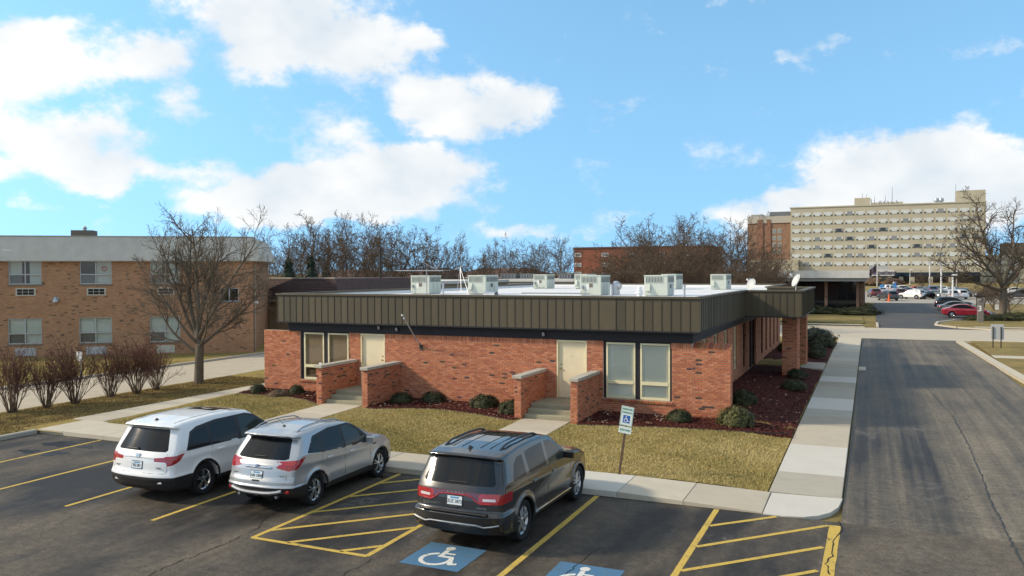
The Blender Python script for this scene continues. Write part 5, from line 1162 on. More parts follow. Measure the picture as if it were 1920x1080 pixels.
def durango(root):
    L_ = 5.11; H = 1.80
    side = [(.16, .36), (.06, .44), (.0, .58), (.0, .70), (.05, .77), (.075, .95), (.10, 1.10), (.15, 1.19), (.42, 1.63), (.30, 1.69), (.36, 1.725), (.62, 1.76), (1.2, 1.795), (1.8, 1.80), (2.4, 1.77), (2.85, 1.69), (3.25, 1.45), (3.62, 1.22), (4.1, 1.18), (4.6, 1.11), (4.92, .98), (5.04, .82), (5.11, .55), (5.02, .34), (4.8, .26), (.45, .28)]
    sp = dict(L=L_, W=1.925, H=H, side=side, belt=([0, .7, 1.6, 3.2, 5.0], [1.22, 1.21, 1.17, 1.12, 1.05]), crease=([0, 1.2, 3.6, 5.0], [1.04, 1.03, .98, .92]), axles=(1.14, 4.18), wr=.385, arch=.425, tumble=.22, rc=.18, crown=.05, flare=.035)
    sp['mods'] = [lambda f, x, y, z: f-.035*np.clip((.735-z)/.03, 0, 1)*np.clip((.75-y)/.3, 0, 1)]
    sh = Shell(sp, .026).mesh()
    gq = [(.66, 1.24), (1.28, 1.225), (1.28, 1.60), (1.02, 1.59), (.84, 1.50)]; gr = [(1.42, 1.22), (2.30, 1.195), (2.30, 1.635), (1.7, 1.635), (1.42, 1.61)]; gf = [(2.42, 1.19), (3.42, 1.17), (3.32, 1.27), (2.92, 1.54), (2.68, 1.62), (2.42, 1.64)]
    trimw = [(.62, 1.222), (3.55, 1.145), (3.44, 1.28), (3.0, 1.57), (2.70, 1.66), (1.7, 1.665), (1.0, 1.62), (.80, 1.53)]
    reg = [('rear_window', 'B', [(-.72, 1.20), (.72, 1.20), (.76, 1.24), (.63, 1.61), (.58, 1.63), (-.58, 1.63), (-.63, 1.61), (-.76, 1.24)], M_CGLASS, {}), ('windshield', 'F', [(-.70, 1.23), (.70, 1.23), (.58, 1.68), (-.58, 1.68)], M_CGLASSF, {})]
    for v in 'RL': reg += [('quarter_window', v, gq, M_CGLASS, {}), ('rear_door_window', v, gr, M_CGLASS, {}), ('front_door_window', v, gf, M_CGLASSF, {})]
    def lampband(C, lo, hi):    # racetrack band: lamps at the corners, dipping to a thin bar over the plate
        ax = np.abs(C[:, 0]); t = np.clip((ax-.34)/.16, 0, 1); t = t*t*(3-2*t); return mx(C[:, 1]-.60, 1.035-.135*t+lo-C[:, 2], C[:, 2]-1.095+.01*t-hi)
    reg += [('lamp_lens', 'X', lambda C, sx=sx: mx(lampband(C, .05, -.085), .56-sx*C[:, 0], sx*C[:, 0]-.80, .955-C[:, 2]), M_CLEAR, {}) for sx in (1, -1)]
    reg += [('tail_lamp', 'X', lambda C, sx=sx: mx(lampband(C, .0, -.028), .48-sx*C[:, 0]), M_TAIL, {}) for sx in (1, -1)]+[('light_bar', 'X', lambda C: lampband(C, .0, .0), M_TAILD, {})]
    reg += [('bumper', 'X', lambda C: mx(C[:, 2]-.50, C[:, 1]-.7, np.abs(C[:, 0])-.70), M_TRIM, {}), ('rocker_panel', 'X', lambda C: mx(C[:, 2]-.34, .8-C[:, 1], C[:, 1]-4.6), M_TRIM, {})]
    dr = [(1.60, .42), (1.42, .84), (1.36, 1.18), (2.35, 1.15), (2.35, .42)]; df = [(2.38, .42), (2.38, 1.15), (3.62, 1.12), (3.66, .70), (3.58, .42)]
    for v in 'RL': reg += [('rear_door', v, dr, P_GRAPH, {}), ('front_door', v, df, P_GRAPH, {})]
    body, ob = split_shell(sh, reg, root, P_GRAPH)
    doors = [o for o, r in zip(ob, reg) if r[0].endswith('_door') and o]
    for (o, sx, yy, zz) in zip(doors, (1, 1, -1, -1), (1.66, 2.68, 1.66, 2.68), (1.03, 1.01, 1.03, 1.01)):
        p = sh.on_side(yy, zz, sx); MB().bevbox(p.x-.02, p.x+.022, yy-.12, yy+.12, zz-.02, zz+.02, .012).build('door_handle', P_GRAPH, o)
        pts = [(1.60, .42), (1.42, .84), (1.36, 1.2), (2.365, 1.17), (2.365, .42)] if yy < 2 else [(2.365, .42), (3.58, .42), (3.66, .70), (3.64, 1.12)]
        seam(sh, 'panel_gap', pts, o, M_SEAM, .005, sx)
    seam(sh, 'tailgate_gap', [(-.78, .93), (-.80, .80), (-.72, .765), (.72, .765), (.80, .80), (.78, .93)], body, M_SEAM, .005, 1, 'B')
    lb = [sh.on_rear(x, z)+Vector((0, -.006, 0)) for x, z in [(s*a, b_) for s in (-1,) for a, b_ in ((.92, .925), (.70, .903), (.52, .905), (.44, .945), (.34, 1.02), (.22, 1.04))]+[(.0, 1.04)]+[(a, b_) for a, b_ in ((.22, 1.04), (.34, 1.02), (.44, .945), (.52, .905), (.70, .903), (.92, .925))]]
    MB().path(lb, .013, 6).build('light_bar', M_TAIL, root, smooth=True)
    plate(sh, root, .93, '2UZ 3873', .31, .155)
    text('badge', 'D O D G E', .05, M_STEELD, root, frame(sh.on_rear(0, 1.07)+Vector((0, -.008, 0)), (1, 0, 0), (0, -1, .2)), .003, sx=1.5)
    text('badge', 'DURANGO', .055, M_STEELD, root, frame(sh.on_rear(-.50, .84)+Vector((0, -.01, 0)), (1, -.02, 0), (0, -1, 0)), .003, sx=1.35); text('badge', 'LIMITED', .045, M_STEELD, root, frame(sh.on_rear(.55, .83)+Vector((0, -.01, 0)), (1, .02, 0), (0, -1, 0)), .003, sx=1.35)
    b = MB(); pts = [sh.on_rear(x, 1.245)+Vector((0, -.012, 0)) for x in (-.18, .0, .22)]; b.path(pts, .011, 6); b.build('wiper', M_TRIM, root)
    p = sh.on_rear(0, .79); MB().bevbox(-.12, .06, p.y-.012, p.y+.02, .795, .83, .008).build('tailgate_handle', M_TRIM, root)
    pts = [sh.on_rear(x, z)+Vector((0, -.008, 0)) for x, z in ((-.90, .56), (-.78, .535), (-.62, .51), (-.48, .545), (-.2, .55), (.2, .55), (.48, .545), (.62, .51), (.78, .535), (.90, .56))]; MB().path(pts, .017, 8).build('bumper_strip', M_STEELD, root, smooth=True)
    b = MB(); p = sh.on_rear(0, .72); b.bevbox(-.70, .70, p.y-.03, p.y+.07, .735, .757, .006); b.build('step_pad', M_TRIM, root)
    for sx in (1, -1):
        MB().tube((sx*.55, .10, .41), (sx*.55, .35, .41), .045, n=14).build('exhaust', M_TRIM, root); mirror(root, sh.on_side(3.35, 1.16, sx), sx, P_GRAPH)
        rail(sh, root, sx*.60, .78, 2.55, M_TRIM, .05, .02); pts = [(sh.on_side(y, .40, sx)+Vector((sx*.004, 0, 0))) for y in np.linspace(1.65, 3.65, 8)]; MB().path(pts, .014, 6).build('sill_strip', M_CHROME, root, smooth=True)
        for xx in (.20, .40): MB().path([sh.on_top(sx*xx, y)+Vector((0, 0, .004)) for y in np.linspace(.75, 2.4, 9)], .008, 5).build('roof_rib', M_SEAM, root)
    b = MB(); gx = np.linspace(-.42, .42, 7); gy = np.linspace(1.75, 2.55, 6); vs = [sh.on_top(x, y)+Vector((0, 0, .005)) for y in gy for x in gx]; b.add(vs, [(j*7+i, j*7+i+1, (j+1)*7+i+1, (j+1)*7+i) for j in range(5) for i in range(6)]); b.build('sunroof', M_CGLASS, root, smooth=True)
    p = sh.on_top(.02, .70); b = MB(); b.add([(-.03, -.08, 0), (.03, -.08, 0), (.03, .10, 0), (-.03, .10, 0), (-.008, -.07, .075), (.008, -.07, .075), (.02, .05, .02), (-.02, .05, .02)], [(4, 5, 6, 7), (0, 1, 5, 4), (1, 2, 6, 5), (2, 3, 7, 6), (3, 0, 4, 7)]); me = b.mesh('antenna', M_TRIM); me.transform(Matrix.Translation(p-Vector((0, 0, .006)))); link(bpy.data.objects.new('antenna', me), root)
    for yc in sp['axles']:
        for sx in (1, -1): wheel(root, (sx*(.963-.15), yc, .385), sx, .385, .26, .275, (5, .21, .022), M_RIM)
    MB().box(-.6, .6, .5, 4.6, .28, .66).build('underbody', M_TRIM, root)
    return sh
def park(fn, label, x, y_axle, ax, rz, group=None):
    root = empty('parked_car', (0, 0, 0)); tag(root, label, 'car', 'cars parked at the front kerb'); fn(root)
    # rotate about the rear axle centre
    S = Vector((.955, .972, .988)); root.scale = S; x += .03; c = Vector((0, ax*S.y, 0)); Rm = Matrix.Rotation(rz, 4, 'Z'); root.location = Vector((x, y_axle, 0))-(Rm @ c); root.rotation_euler = (0, 0, rz); MW[root.name] = Matrix.Translation(root.location) @ Rm
    return root
park(pilot, 'white sport utility vehicle with wide red tail lamps and black lower bumper', -14.66, 13.88, 1.12, math.radians(1.0))
park(escape, 'silver crossover with roof rails and twin exhausts parked by the hatched bay', -11.76, 14.17, .96, math.radians(1.5))
park(durango, 'dark graphite sport utility vehicle with full width red light bar', -6.80, 13.86, 1.14, math.radians(-.8))
# ------------------------------------------------------------------ on the roof
M_HVAC = mat('hvac_enamel', (.50, .53, .46), .5, noise=(3, .06, 4)); M_HVACD = mat('hvac_coil', (.10, .115, .115), .6, noise=(40, .3, 2)); M_GALV = mat('galvanised', (.42, .44, .46), .38, metal=.6, noise=(8, .12, 3)); M_STICK = mat('pale_sticker', (.7, .7, .66), .5); M_STICKD = mat('brown_sticker', (.16, .12, .09), .5)
def hvac(px0, px1, px2, py, Y, z0, label, hood=True, fins=11, wire=False):
    A = onY(px0, py, Y); B = onY(px1, py, Y); d = ray(px2, py); dep = B.x/d[0]*d[1]-Y; x0, x1, zt = A.x, B.x, A.z; y0, y1 = Y, Y+dep
    r = thing('rooftop_unit', ((x0+x1)/2, (y0+y1)/2, z0), label, 'air conditioner', 'rooftop units standing on the white roof')
    zc = max(3.97, zt-.86); hh = zt-zc; g0 = zt-.09-.22; w = x1-x0
    cab = MB().bevbox(x0, x1, y0, y1, zc, zt-.05, .015).build('cabinet', M_HVAC, r); MB().bevbox(x0-.015, x1+.015, y0-.015, y1+.015, zt-.048, zt, .012).build('lid', M_HVAC, r)
    if zc > 4.0: MB().bevbox(x0+.05, x1-.05, y0+.06, y1-.05, 3.965, zc-.002, .01).build('curb', M_GALV, r)
    else: MB().box(x0+.05, x1-.05, y0+.05, y1-.05, 3.955, zc-.002).build('curb', M_GALV, r)
    MB().box(x0+.07, x1-.20*w, y0-.006, y0-.001, g0, zt-.085).build('grille', M_HVACD, cab)
    b = MB()
    for i in range(fins+1): x = x0+.07+(w*.8-.07)*i/fins; b.box(x-.011, x+.011, y0-.02, y0-.007, g0, zt-.085)
    b.box(x0+.06, x1-.19*w, y0-.02, y0-.007, zt-.085, zt-.07); b.box(x0+.06, x1-.19*w, y0-.02, y0-.007, g0-.015, g0); b.build('grille_fins', M_HVAC, cab)['kind'] = 'stuff'
    MB().box(x1+.001, x1+.006, y0+.12, y1-.08, g0, zt-.085).build('coil', M_HVACD, cab)
    b = MB()
    for i in range(9): y = y0+.12+(dep-.2)*i/8; b.box(x1+.007, x1+.018, y-.008, y+.008, g0, zt-.085)
    b.build('coil_guard', M_HVAC, cab)['kind'] = 'stuff'
    MB().box(x1-.01, x1+.012, y0-.012, y0+.03, zc, zt-.05).build('corner_post', M_HVAC, cab)
    for yy in (.34, .68): MB().box(x1+.001, x1+.010, y0+dep*yy-.006, y0+dep*yy+.006, zc+.05, g0-.06).build('panel_gap', M_STEELD, cab)
    if hood:
        hx0, hx1 = x0+.06*w, x0+.27*w; hz1 = g0-.06; b = MB(); v = [(hx0, y0, hz1-.30), (hx1, y0, hz1-.30), (hx1, y0, hz1), (hx0, y0, hz1), (hx0, y0-.16, hz1-.30), (hx1, y0-.16, hz1-.30), (hx1, y0-.03, hz1), (hx0, y0-.03, hz1)]
        b.add(v, [(4, 5, 6, 7), (0, 4, 7, 3), (1, 2, 6, 5), (3, 7, 6, 2), (0, 1, 5, 4)]); b.build('intake_hood', M_HVAC, cab, fixn=True)
        MB().box(x1+.011, x1+.014, y0+dep*.42, y0+dep*.55, g0-.25, g0-.08).build('sticker', M_INK, cab)
    else:
        MB().box(x0+.32*w, x0+.44*w, y0-.008, y0-.002, g0-.32, g0-.05).build('sticker', M_STICK, cab); MB().box(x0+.46*w, x0+.62*w, y0-.008, y0-.002, g0-.22, g0-.05).build('sticker', M_STICKD, cab)
        b = MB(); b.bevbox(x0+.10*w, x0+.18*w, y0-.07, y0, g0-.28, g0-.14, .01); b.path([(x0+.12*w, y0-.05, g0-.28), (x0+.08*w, y0-.08, g0-.42), (x0+.03*w, y0-.07, 4.0)], .014, 6); b.build('disconnect_box', M_STEELD, cab)
    if wire:
        b = MB(); b.path([(x0+.1*w, y0-.07, zc+.32), (x0+.25*w, y0-.09, zc+.10), (x0+.6*w, y0-.09, zc+.03), (x0+.9*w, y0-.07, zc+.06)], .015, 6); b.build('cable', M_STEELD, cab)
    return r
hvac(770, 804, 827, 516.7, 34, 3.96, 'pale green rooftop unit standing under the long television antenna', hood=False)
hvac(877, 910, 934, 516, 34, 3.96, 'pale green rooftop unit beside the leaning tripod poles', hood=True)
hvac(1087.5, 1126, 1144, 516.3, 34, 3.96, 'pale green rooftop unit beside the grey elbow vent', hood=False)
hvac(1208, 1251, 1264, 516, 34, 3.96, 'pale green rooftop unit next to the white stacked vent cap', hood=True)
hvac(1000, 1024.7, 1040, 514.7, 47, 3.96, 'small far rooftop unit on a galvanised curb with a looping cable', hood=False, wire=True)
hvac(1332, 1361, 1371, 514.2, 47, 3.96, 'small far rooftop unit nearest the satellite dishes', hood=True)
hvac(1077, 1100, 1118, 514, 47, 3.96, 'far rooftop unit hidden behind the one beside the elbow vent', hood=True)
hvac(1240, 1267, 1280, 514, 47, 3.96, 'far rooftop unit half hidden behind the one by the stacked vent cap', hood=False)
# vents
p = onY(1155, 540, 34.6); b = MB(); b.tube((p.x, 34.6, 3.96), (p.x, 34.6, 4.45), .17, n=18); b.lathe([(.17, 0), (.18, .03), (.15, .10), (.08, .15), (0, .16)], 18, 'Z', (p.x, 34.6, 4.44)); b.tube((p.x, 34.6, 4.40), (p.x+.22, 34.55, 4.34), .13, .13, 14); tag(b.build('elbow_vent', M_GALV, smooth=True), 'grey metal elbow vent on the roof between two units', 'roof vent')
p = onY(920, 549, 29.5); b = MB(); n = 14
for i in range(n): a0 = math.pi*i/n; a1 = math.pi*(i+1)/n; b.face([(p.x-.25, 29.5+.20*math.cos(a0), 4.05+.17*math.sin(a0)), (p.x+.25, 29.5+.20*math.cos(a0), 4.05+.17*math.sin(a0)), (p.x+.25, 29.5+.20*math.cos(a1), 4.05+.17*math.sin(a1)), (p.x-.25, 29.5+.20*math.cos(a1), 4.05+.17*math.sin(a1))])
b.prism([(p.x-.22, 29.34), (p.x+.22, 29.34), (p.x+.22, 29.66), (p.x-.22, 29.66)], 3.955, 4.1); tag(b.build('round_vent', M_GALV, smooth=True), 'low half round metal vent close behind the roof edge', 'roof vent')
p = onY(1199, 545, 32); b = MB(); b.lathe([(.10, 0), (.10, .16), (.17, .17), (.17, .20), (.11, .22), (.11, .27), (.14, .28), (.14, .31), (.08, .33), (.08, .38), (.10, .39), (.09, .42), (.0, .44)], 16, 'Z', (p.x, 32, 3.96)); b.prism([(p.x-.3, 31.7), (p.x+.3, 31.7), (p.x+.3, 32.3), (p.x-.3, 32.3)], 3.955, 4.0); tag(b.build('stacked_vent', M_WHITEP, smooth=True), 'white stacked vent cap on the roof', 'roof vent')
for px, Y, lab in ((831, 33, 'thin grey vent pipe right of the antenna unit'), (1147, 31, 'thin white vent pipe in front of the elbow vent'), (1283, 31, 'thin white vent pipe near the right roof corner')):
    p = onY(px, 545, Y); b = MB(); b.tube((p.x, Y, 3.955), (p.x, Y, 4.42), .045, n=10); b.lathe([(.06, 0), (.06, .05), (.02, .08)], 10, 'Z', (p.x, Y, 4.42)); tag(b.build('vent_pipe', M_GALV, smooth=True), lab, 'pipe')
p = onY(1065, 550, 33.5); MB_ = MB().tube((p.x-2.2, 33.5, 4.06), (p.x+1.0, 33.5, 4.06), .03, n=8); tag(MB_.build('conduit', M_STEELD, smooth=True), 'thin grey conduit lying across the white roof', 'pipe')
# television antenna on a mast with guy poles
a0 = onY(800, 506, 33); an = thing('television_antenna', (a0.x, 33, 3.96), 'long silver television antenna on a mast above a rooftop unit', 'antenna')
b = MB(); b.tube((a0.x, 33, 3.96), (a0.x, 33, a0.z+.05), .022, n=8); b.build('mast', M_STEELD, an, smooth=True)
l = onY(742, 507.5, 33); r_ = onY(831, 507.5, 33); b = MB(); b.tube(l, r_, .018, n=6); b.build('boom', M_GALV, an)
for i in range(16):
    t = i/15; c = l+(r_-l)*t; hl = .20+.55*t; b = MB(); b.tube((c.x, 33-hl, c.z+.02), (c.x, 33+hl, c.z+.02), .008, n=5); b.build('element', M_GALV, an)
for k, (dx, dz) in enumerate(((-.5, .35), (.0, .42), (.4, .30))): MB().tube((a0.x+.5, 33, a0.z+.02), (a0.x+.5+dx, 33-.35, a0.z+dz), .010, n=5).build('reflector_rod', M_GALV, an)
t0 = onY(863, 502, 38); tp = thing('antenna_tripod', (t0.x, 38, 3.96), 'leaning tripod of thin pale poles beside a rooftop unit', 'antenna')
for k, (px, py) in enumerate(((857, 535), (865, 537), (878, 548))):
    q = onY(px, py, 38-.5*k); MB().tube((q.x, q.y, 3.96), t0, .013, n=6).build('leg', M_GALV, tp)
MB().tube(t0-Vector((.35, 0, .1)), t0+Vector((.15, 0, .12)), .012, n=6).build('cross_arm', M_GALV, tp)
# satellite dishes
def dish(px, py, Y, r, aim, label):
    c = onY(px, py, Y); d = thing('satellite_dish', (c.x, Y, 3.96), label, 'satellite dish'); aim = Vector(aim).normalized(); Mt = frame(c, aim.cross(Vector((0, 0, 1))), aim)
    b = MB(); n = 20; rings = [(0, -.09), (.4, -.075), (.75, -.035), (1, 0)]
    vs = [Mt @ Vector((r*q*math.cos(2*math.pi*k/n), r*1.1*q*math.sin(2*math.pi*k/n), h_*r/.3)) for q, h_ in rings for k in range(n)]
    b.add(vs, [(i*n+k, i*n+(k+1) % n, (i+1)*n+(k+1) % n, (i+1)*n+k) for i in range(3) for k in range(n)]); b.build('reflector', mat('dish_grey', (.45, .46, .45), .5), d, smooth=True)
    tip = Mt @ Vector((0, -r*.5, r*1.25)); MB().path([Mt @ Vector((0, -r*1.05, .0)), tip], .016, 6).build('feed_arm', M_GALV, d); MB().tube(tip, tip+(c-tip).normalized()*.10, .035, n=10).build('feed_horn', M_WHITEP, d); MB().path([Mt @ Vector((0, 0, -r*.3)), (c.x, Y+.12, c.z-.3), (c.x, Y+.12, 3.96 if Y < 36 or c.x < -5 else 3.96)], .024, 8).build('mast', M_GALV, d)
    return d
dish(1408, 533, 40, .27, (-.55, -.75, .35), 'small grey satellite dish behind the ribbed parapet'); dish(1492, 525, 40.5, .30, (-.8, -.5, .45), 'larger grey satellite dish standing on the entrance canopy')

# ------------------------------------------------------------------ apartment block on the left
ANG = math.radians(36); AC = G(475.4, 655, .25); AC.z = 0
apt = thing('apartment_block', tuple(AC), 'two storey tan brick apartment block with pale sloped mansard roof', 'building', rz=ANG)
AW = MW[apt.name]
def aptpart(mb, name, m, par=None, smooth=False):
    """part built in the block's own frame: x along the front, -y towards the alley"""
    o = bpy.data.objects.new(name, mb.mesh(name, m, smooth)); col.objects.link(o); o.parent = par or apt; MW[o.name] = AW if par is None else AW; return o
M_TANB = m_brickwall('tan_brickwork', (.45, .235, .125), (.35, .172, .09), (.37, .30, .215)); M_SHING = mat('pale_roof_panel', (.46, .435, .375), .85, noise=(2.2, .10, 6, (1, 1, .5)), bump=(80, .2, .004)); M_ALU = mat('window_aluminium', (.42, .43, .43), .4, metal=.3)
wins = [(-13.72, -11.95, 4.39, 5.82), (-9.88, -8.12, 4.38, 5.82), (-5.95, -4.26, 4.38, 5.82), (-13.78, -11.98, .87, 2.38), (-9.95, -8.14, .86, 2.38), (-6.02, -4.28, .84, 2.38), (-17.62, -15.85, 4.39, 5.82), (-17.68, -15.88, .87, 2.38), (-21.5, -19.75, 4.39, 5.82), (-21.6, -19.8, .87, 2.38)]
small = (-1.97, -.85, 3.25, 4.09)
b = MB()
for (a, c, d, e) in rects_without(-32, 0, -.1, 5.86, wins+[small]): b.box(a, c, 0, .25, d, e)
aptpart(b, 'wall', M_TANB); b = MB(); b.box(-.25, 0, .252, 12, -.1, 5.86); aptpart(b, 'end_wall', M_TANB); aptpart(MB().box(-31.9, -.3, .8, .82, -.1, 5.8), 'room_backdrop', M_DARKIN)
# mansard
b = MB(); e0, e1 = 5.80, 7.22; o = .32; s = .55
b.add([(-32, -o, e0), (o+.25, -o, e0), (o+.25, 12, e0), (-32, -o+s, e1), (o+.25-s, -o+s, e1), (o+.25-s, 12, e1), (-32, 12, e1), (-32, -o, e0-.06), (o+.25, -o, e0-.06), (o+.25, 12, e0-.06), (-32, 0, e0-.06), (0, 0, e0-.06), (0, 12, e0-.06)],
      [(0, 1, 4, 3), (1, 2, 5, 4), (3, 4, 5, 6), (7, 8, 1, 0), (8, 9, 2, 1), (10, 11, 8, 7), (11, 12, 9, 8)])
ar = aptpart(b, 'roof', M_SHING); b = MB(); b.box(-32, o+.25-s+.03, -o+s-.03, -o+s+.12, e1+.003, e1+.055); aptpart(b, 'roof_edge', M_STONE, ar)
b = MB(); b.box(-10.6, -9.4, .9, 2.0, e1-.1, e1+.42); aptpart(b, 'chimney', mat('chimney_brick', (.13, .11, .09), .9), ar); b = MB(); b.lathe([(.10, 0), (.10, .12), (.16, .14), (.05, .26), (0, .28)], 10, 'Z', (-9.95, 1.4, e1+.42)); aptpart(b, 'chimney_pot', M_STEELD, ar); b = MB(); b.box(-13.95, -13.5, -o+.22, -o+.50, 6.30, 6.42); aptpart(b, 'roof_vent', M_WHITEP, ar)
M_CURT = mat('pale_curtain', (.50, .54, .52), .85); M_CURTD = mat('grey_curtain', (.12, .13, .14), .9)
ra = random.Random(4)
for i, (x0, x1, z0, z1) in enumerate(wins+[small]):
    t = .05; sm = i == len(wins); b = MB(); b.box(x0, x0+t, .04, .12, z0, z1); b.box(x1-t, x1, .04, .12, z0, z1); b.box(x0+t, x1-t, .04, .12, z1-t, z1); b.box(x0+t, x1-t, .04, .12, z0, z0+t); xm = (x0+x1)/2; b.box(xm-.03, xm+.03, .04, .12, z0+t, z1-t)
    zt = z0+(z1-z0)*.40
    if not sm: b.box(x0+t, xm-.03, .04, .12, zt-.03, zt+.03); b.box(xm+.03, x1-t, .04, .12, zt-.03, zt+.03)
    f = aptpart(b, 'window', M_ALU)
    cells = [(x0+t, xm-.03, z0+t, z1-t), (xm+.03, x1-t, z0+t, z1-t)] if sm else [(x0+t, xm-.03, z0+t, zt-.03), (xm+.03, x1-t, z0+t, zt-.03), (x0+t, xm-.03, zt+.03, z1-t), (xm+.03, x1-t, zt+.03, z1-t)]
    low = z0 < 2
    for k, (a, c, d, e) in enumerate(cells):
        aptpart(MB().box(a, c, .07, .076, d, e), 'pane', M_GLASS, f)
        # curtains and shades behind the panes
        if low: m = M_CURT if (k != 0) else M_CURTD; aptpart(MB().box(a, c, .16, .165, d, e), 'shade', m, f)
        elif not sm and not (k == 2 and i == 1):
            b = MB(); n = 9
            for j in range(n):
                u = a+(c-a)*(j+.5)/n; w = (c-a)/n*.5
                if (k % 2 == 0 and j > 6 and i != 1) or (k % 2 and j < 2 and i != 1): continue
                b.face([(u-w, .15, d), (u+w, .19, d), (u+w, .19, e), (u-w, .15, e)])
            aptpart(b, 'curtain', M_CURTD if k == 0 else M_CURT, f)['kind'] = 'stuff'
    aptpart(MB().bevbox(x0-.05, x1+.05, -.05, .03, z0-.085, z0-.003, .01), 'sill', mat('sill_stone', (.20, .17, .13), .9), f)
b = MB(); c = (-9.88+(-8.12+9.88)*.76, .06, 5.30); b.lathe([(.11, -.006), (.15, -.006), (.15, .006), (.11, .006)], 20, 'Y', c, closed=True); aptpart(b, 'wreath', mat('wreath_red', (.35, .05, .03), .7))
M_AC = mat('ac_sleeve_cream', (.50, .47, .38), .6); M_ACG = mat('ac_sleeve_grey', (.42, .43, .42), .6)
for i, (x0, x1, z0, z1) in enumerate(wins):
    xa, xb = x0+.38, x1-.32; up = z0 > 2; za, zb = (z0-.68, z0-.23) if up else (.17, .63)
    o = aptpart(MB().bevbox(xa, xb, -.04, .02, za, zb, .012), 'air_conditioner_sleeve', M_AC if up or i == 5 else M_ACG)
    if up:
        for r in range(2):
            for k in range(3 if i != 1 else 3):
                u0 = xa+.07+(xb-xa-.14)*k/3+.015; u1 = xa+.07+(xb-xa-.14)*(k+1)/3-.015; v0 = za+.05+(zb-za-.1)*r/2+.012; v1 = za+.05+(zb-za-.1)*(r+1)/2-.012
                aptpart(MB().box(u0, u1, -.048, -.0405, v0, v1), 'louvre_opening', M_DARKIN, o)
lm = MB(); lm.bevbox(-11.28, -11.02, -.10, -.0, 3.36, 3.62, .02); lm.lathe([(.06, .30), (.13, .16), (.17, .02), (.17, 0)], 14, 'Z', (-11.17, -.18, 3.33)); aptpart(lm, 'wall_lamp', M_GALV, smooth=True)
b = MB(); b.tube((.05, .6, .1), (.05, .6, 5.6), .045, n=8); aptpart(b, 'downspout', mat('downspout_tan', (.40, .34, .27), .6)); b = MB(); b.bevbox(.0, .25, .5, .75, 3.1, 3.22, .02); b.lathe([(.05, 0), (.08, .06), (.08, .14)], 10, 'Y', (.22, .42, 3.14)); aptpart(b, 'flood_lamp', M_WHITEP)

# ------------------------------------------------------------------ brown mansard annex behind it
M_BSH = mat('brown_shingle', (.060, .034, .030), .9, noise=(3, .35, 6, (1, 1, 3)), bump=(20, .5, .02)); M_GREYB = m_brickwall('grey_brickwork', (.42, .335, .225), (.34, .265, .175), (.42, .36, .27))
ann = thing('annex_building', (-46, 54, 0), 'low annex with brown shingled mansard roof and grey tan brick', 'building')
MB().box(-62, -36.2, 49.4, 64, 0, 3.1).build('wall', M_GREYB, ann); b = MB(); X0, X1, Y0 = -62, -35.0, 48.6; b.add([(X0, Y0, 3.0), (X1, Y0, 3.0), (X1, 65, 3.0), (X0, Y0+1.6, 4.56), (X1-1.6, Y0+1.6, 4.56), (X1-1.6, 65, 4.56), (X0, 65, 4.56)], [(0, 1, 4, 3), (1, 2, 5, 4), (3, 4, 5, 6)]); rr_ = b.build('roof', M_BSH, ann)
for k in range(10):   # shingle courses step out a little
    t = k/10; y = Y0+1.6*t; z = 3.0+1.56*t; b = MB(); b.box(X0, X1-1.6*t, y-.022, y+.02, z, z+.022); b.build('shingle_course', M_BSH, rr_)
MB().box(X0, X1, Y0-.06, Y0+.06, 2.86, 3.0).build('gutter', mat('gutter_brown', (.22, .16, .11), .6), ann); MB().box(X0, X1-1.6, Y0+1.55, Y0+1.75, 4.561, 4.66).build('roof_edge', M_STONE, ann)

# ------------------------------------------------------------------ clinic beyond the street
clin = thing('clinic_building', (-10, 112, 0), 'low clinic with thick white concrete roof edge and dark glass walls', 'building')
M_WCON = mat('white_fascia_concrete', (.56, .55, .52), .85, noise=(.9, .10, 6)); M_CBR = m_brickwall('clinic_brickwork', (.20, .115, .075), (.155, .085, .055), (.2, .16, .12), 1.6); M_CPOST = m_brickwall('clinic_pier_brickwork', (.30, .165, .11), (.25, .13, .085), (.3, .25, .2), 1.6)
YC = 105.0
MB().box(-31, -.05, YC-1.6, 135, 4.16, 5.05).build('roof_edge', M_WCON, clin); MB().box(-30.8, -.3, YC-1.35, 134.8, 3.78, 4.155).build('soffit_band', mat('soffit_grey', (.33, .32, .30), .8), clin)
MB().box(-1.1, -.62, YC+.3, 134, 0, 3.78).build('end_wall', M_CBR, clin); MB().box(-30, -1.12, YC+.9, 134, 0, 3.775).build('glass_core', M_DGLASS, clin)
for x in (-8.3, -4.82, -1.30, -11.8, -15.3, -18.8, -22.3):
    MB().box(x-.17, x+.17, YC+.1, YC+.62, 0, 3.775).build('pier', M_CPOST, clin)
for x in (-8.3, -4.82, -11.8, -15.3, -18.8):
    for k in range(3):
        u0 = x+.17+3.15*k/3; gl = MB().box(u0+.03, u0+1.02, YC+.42, YC+.46, .5, 3.5).build('pane', M_DGLASS, clin)
        MB().box(u0-.03, u0+.03, YC+.40, YC+.5, .5, 3.5).build('mullion', M_DARK, clin)
for x0, x1, lab in ((-6.6, -4.3, 0), (-9.9, -7.2, 0)): pass

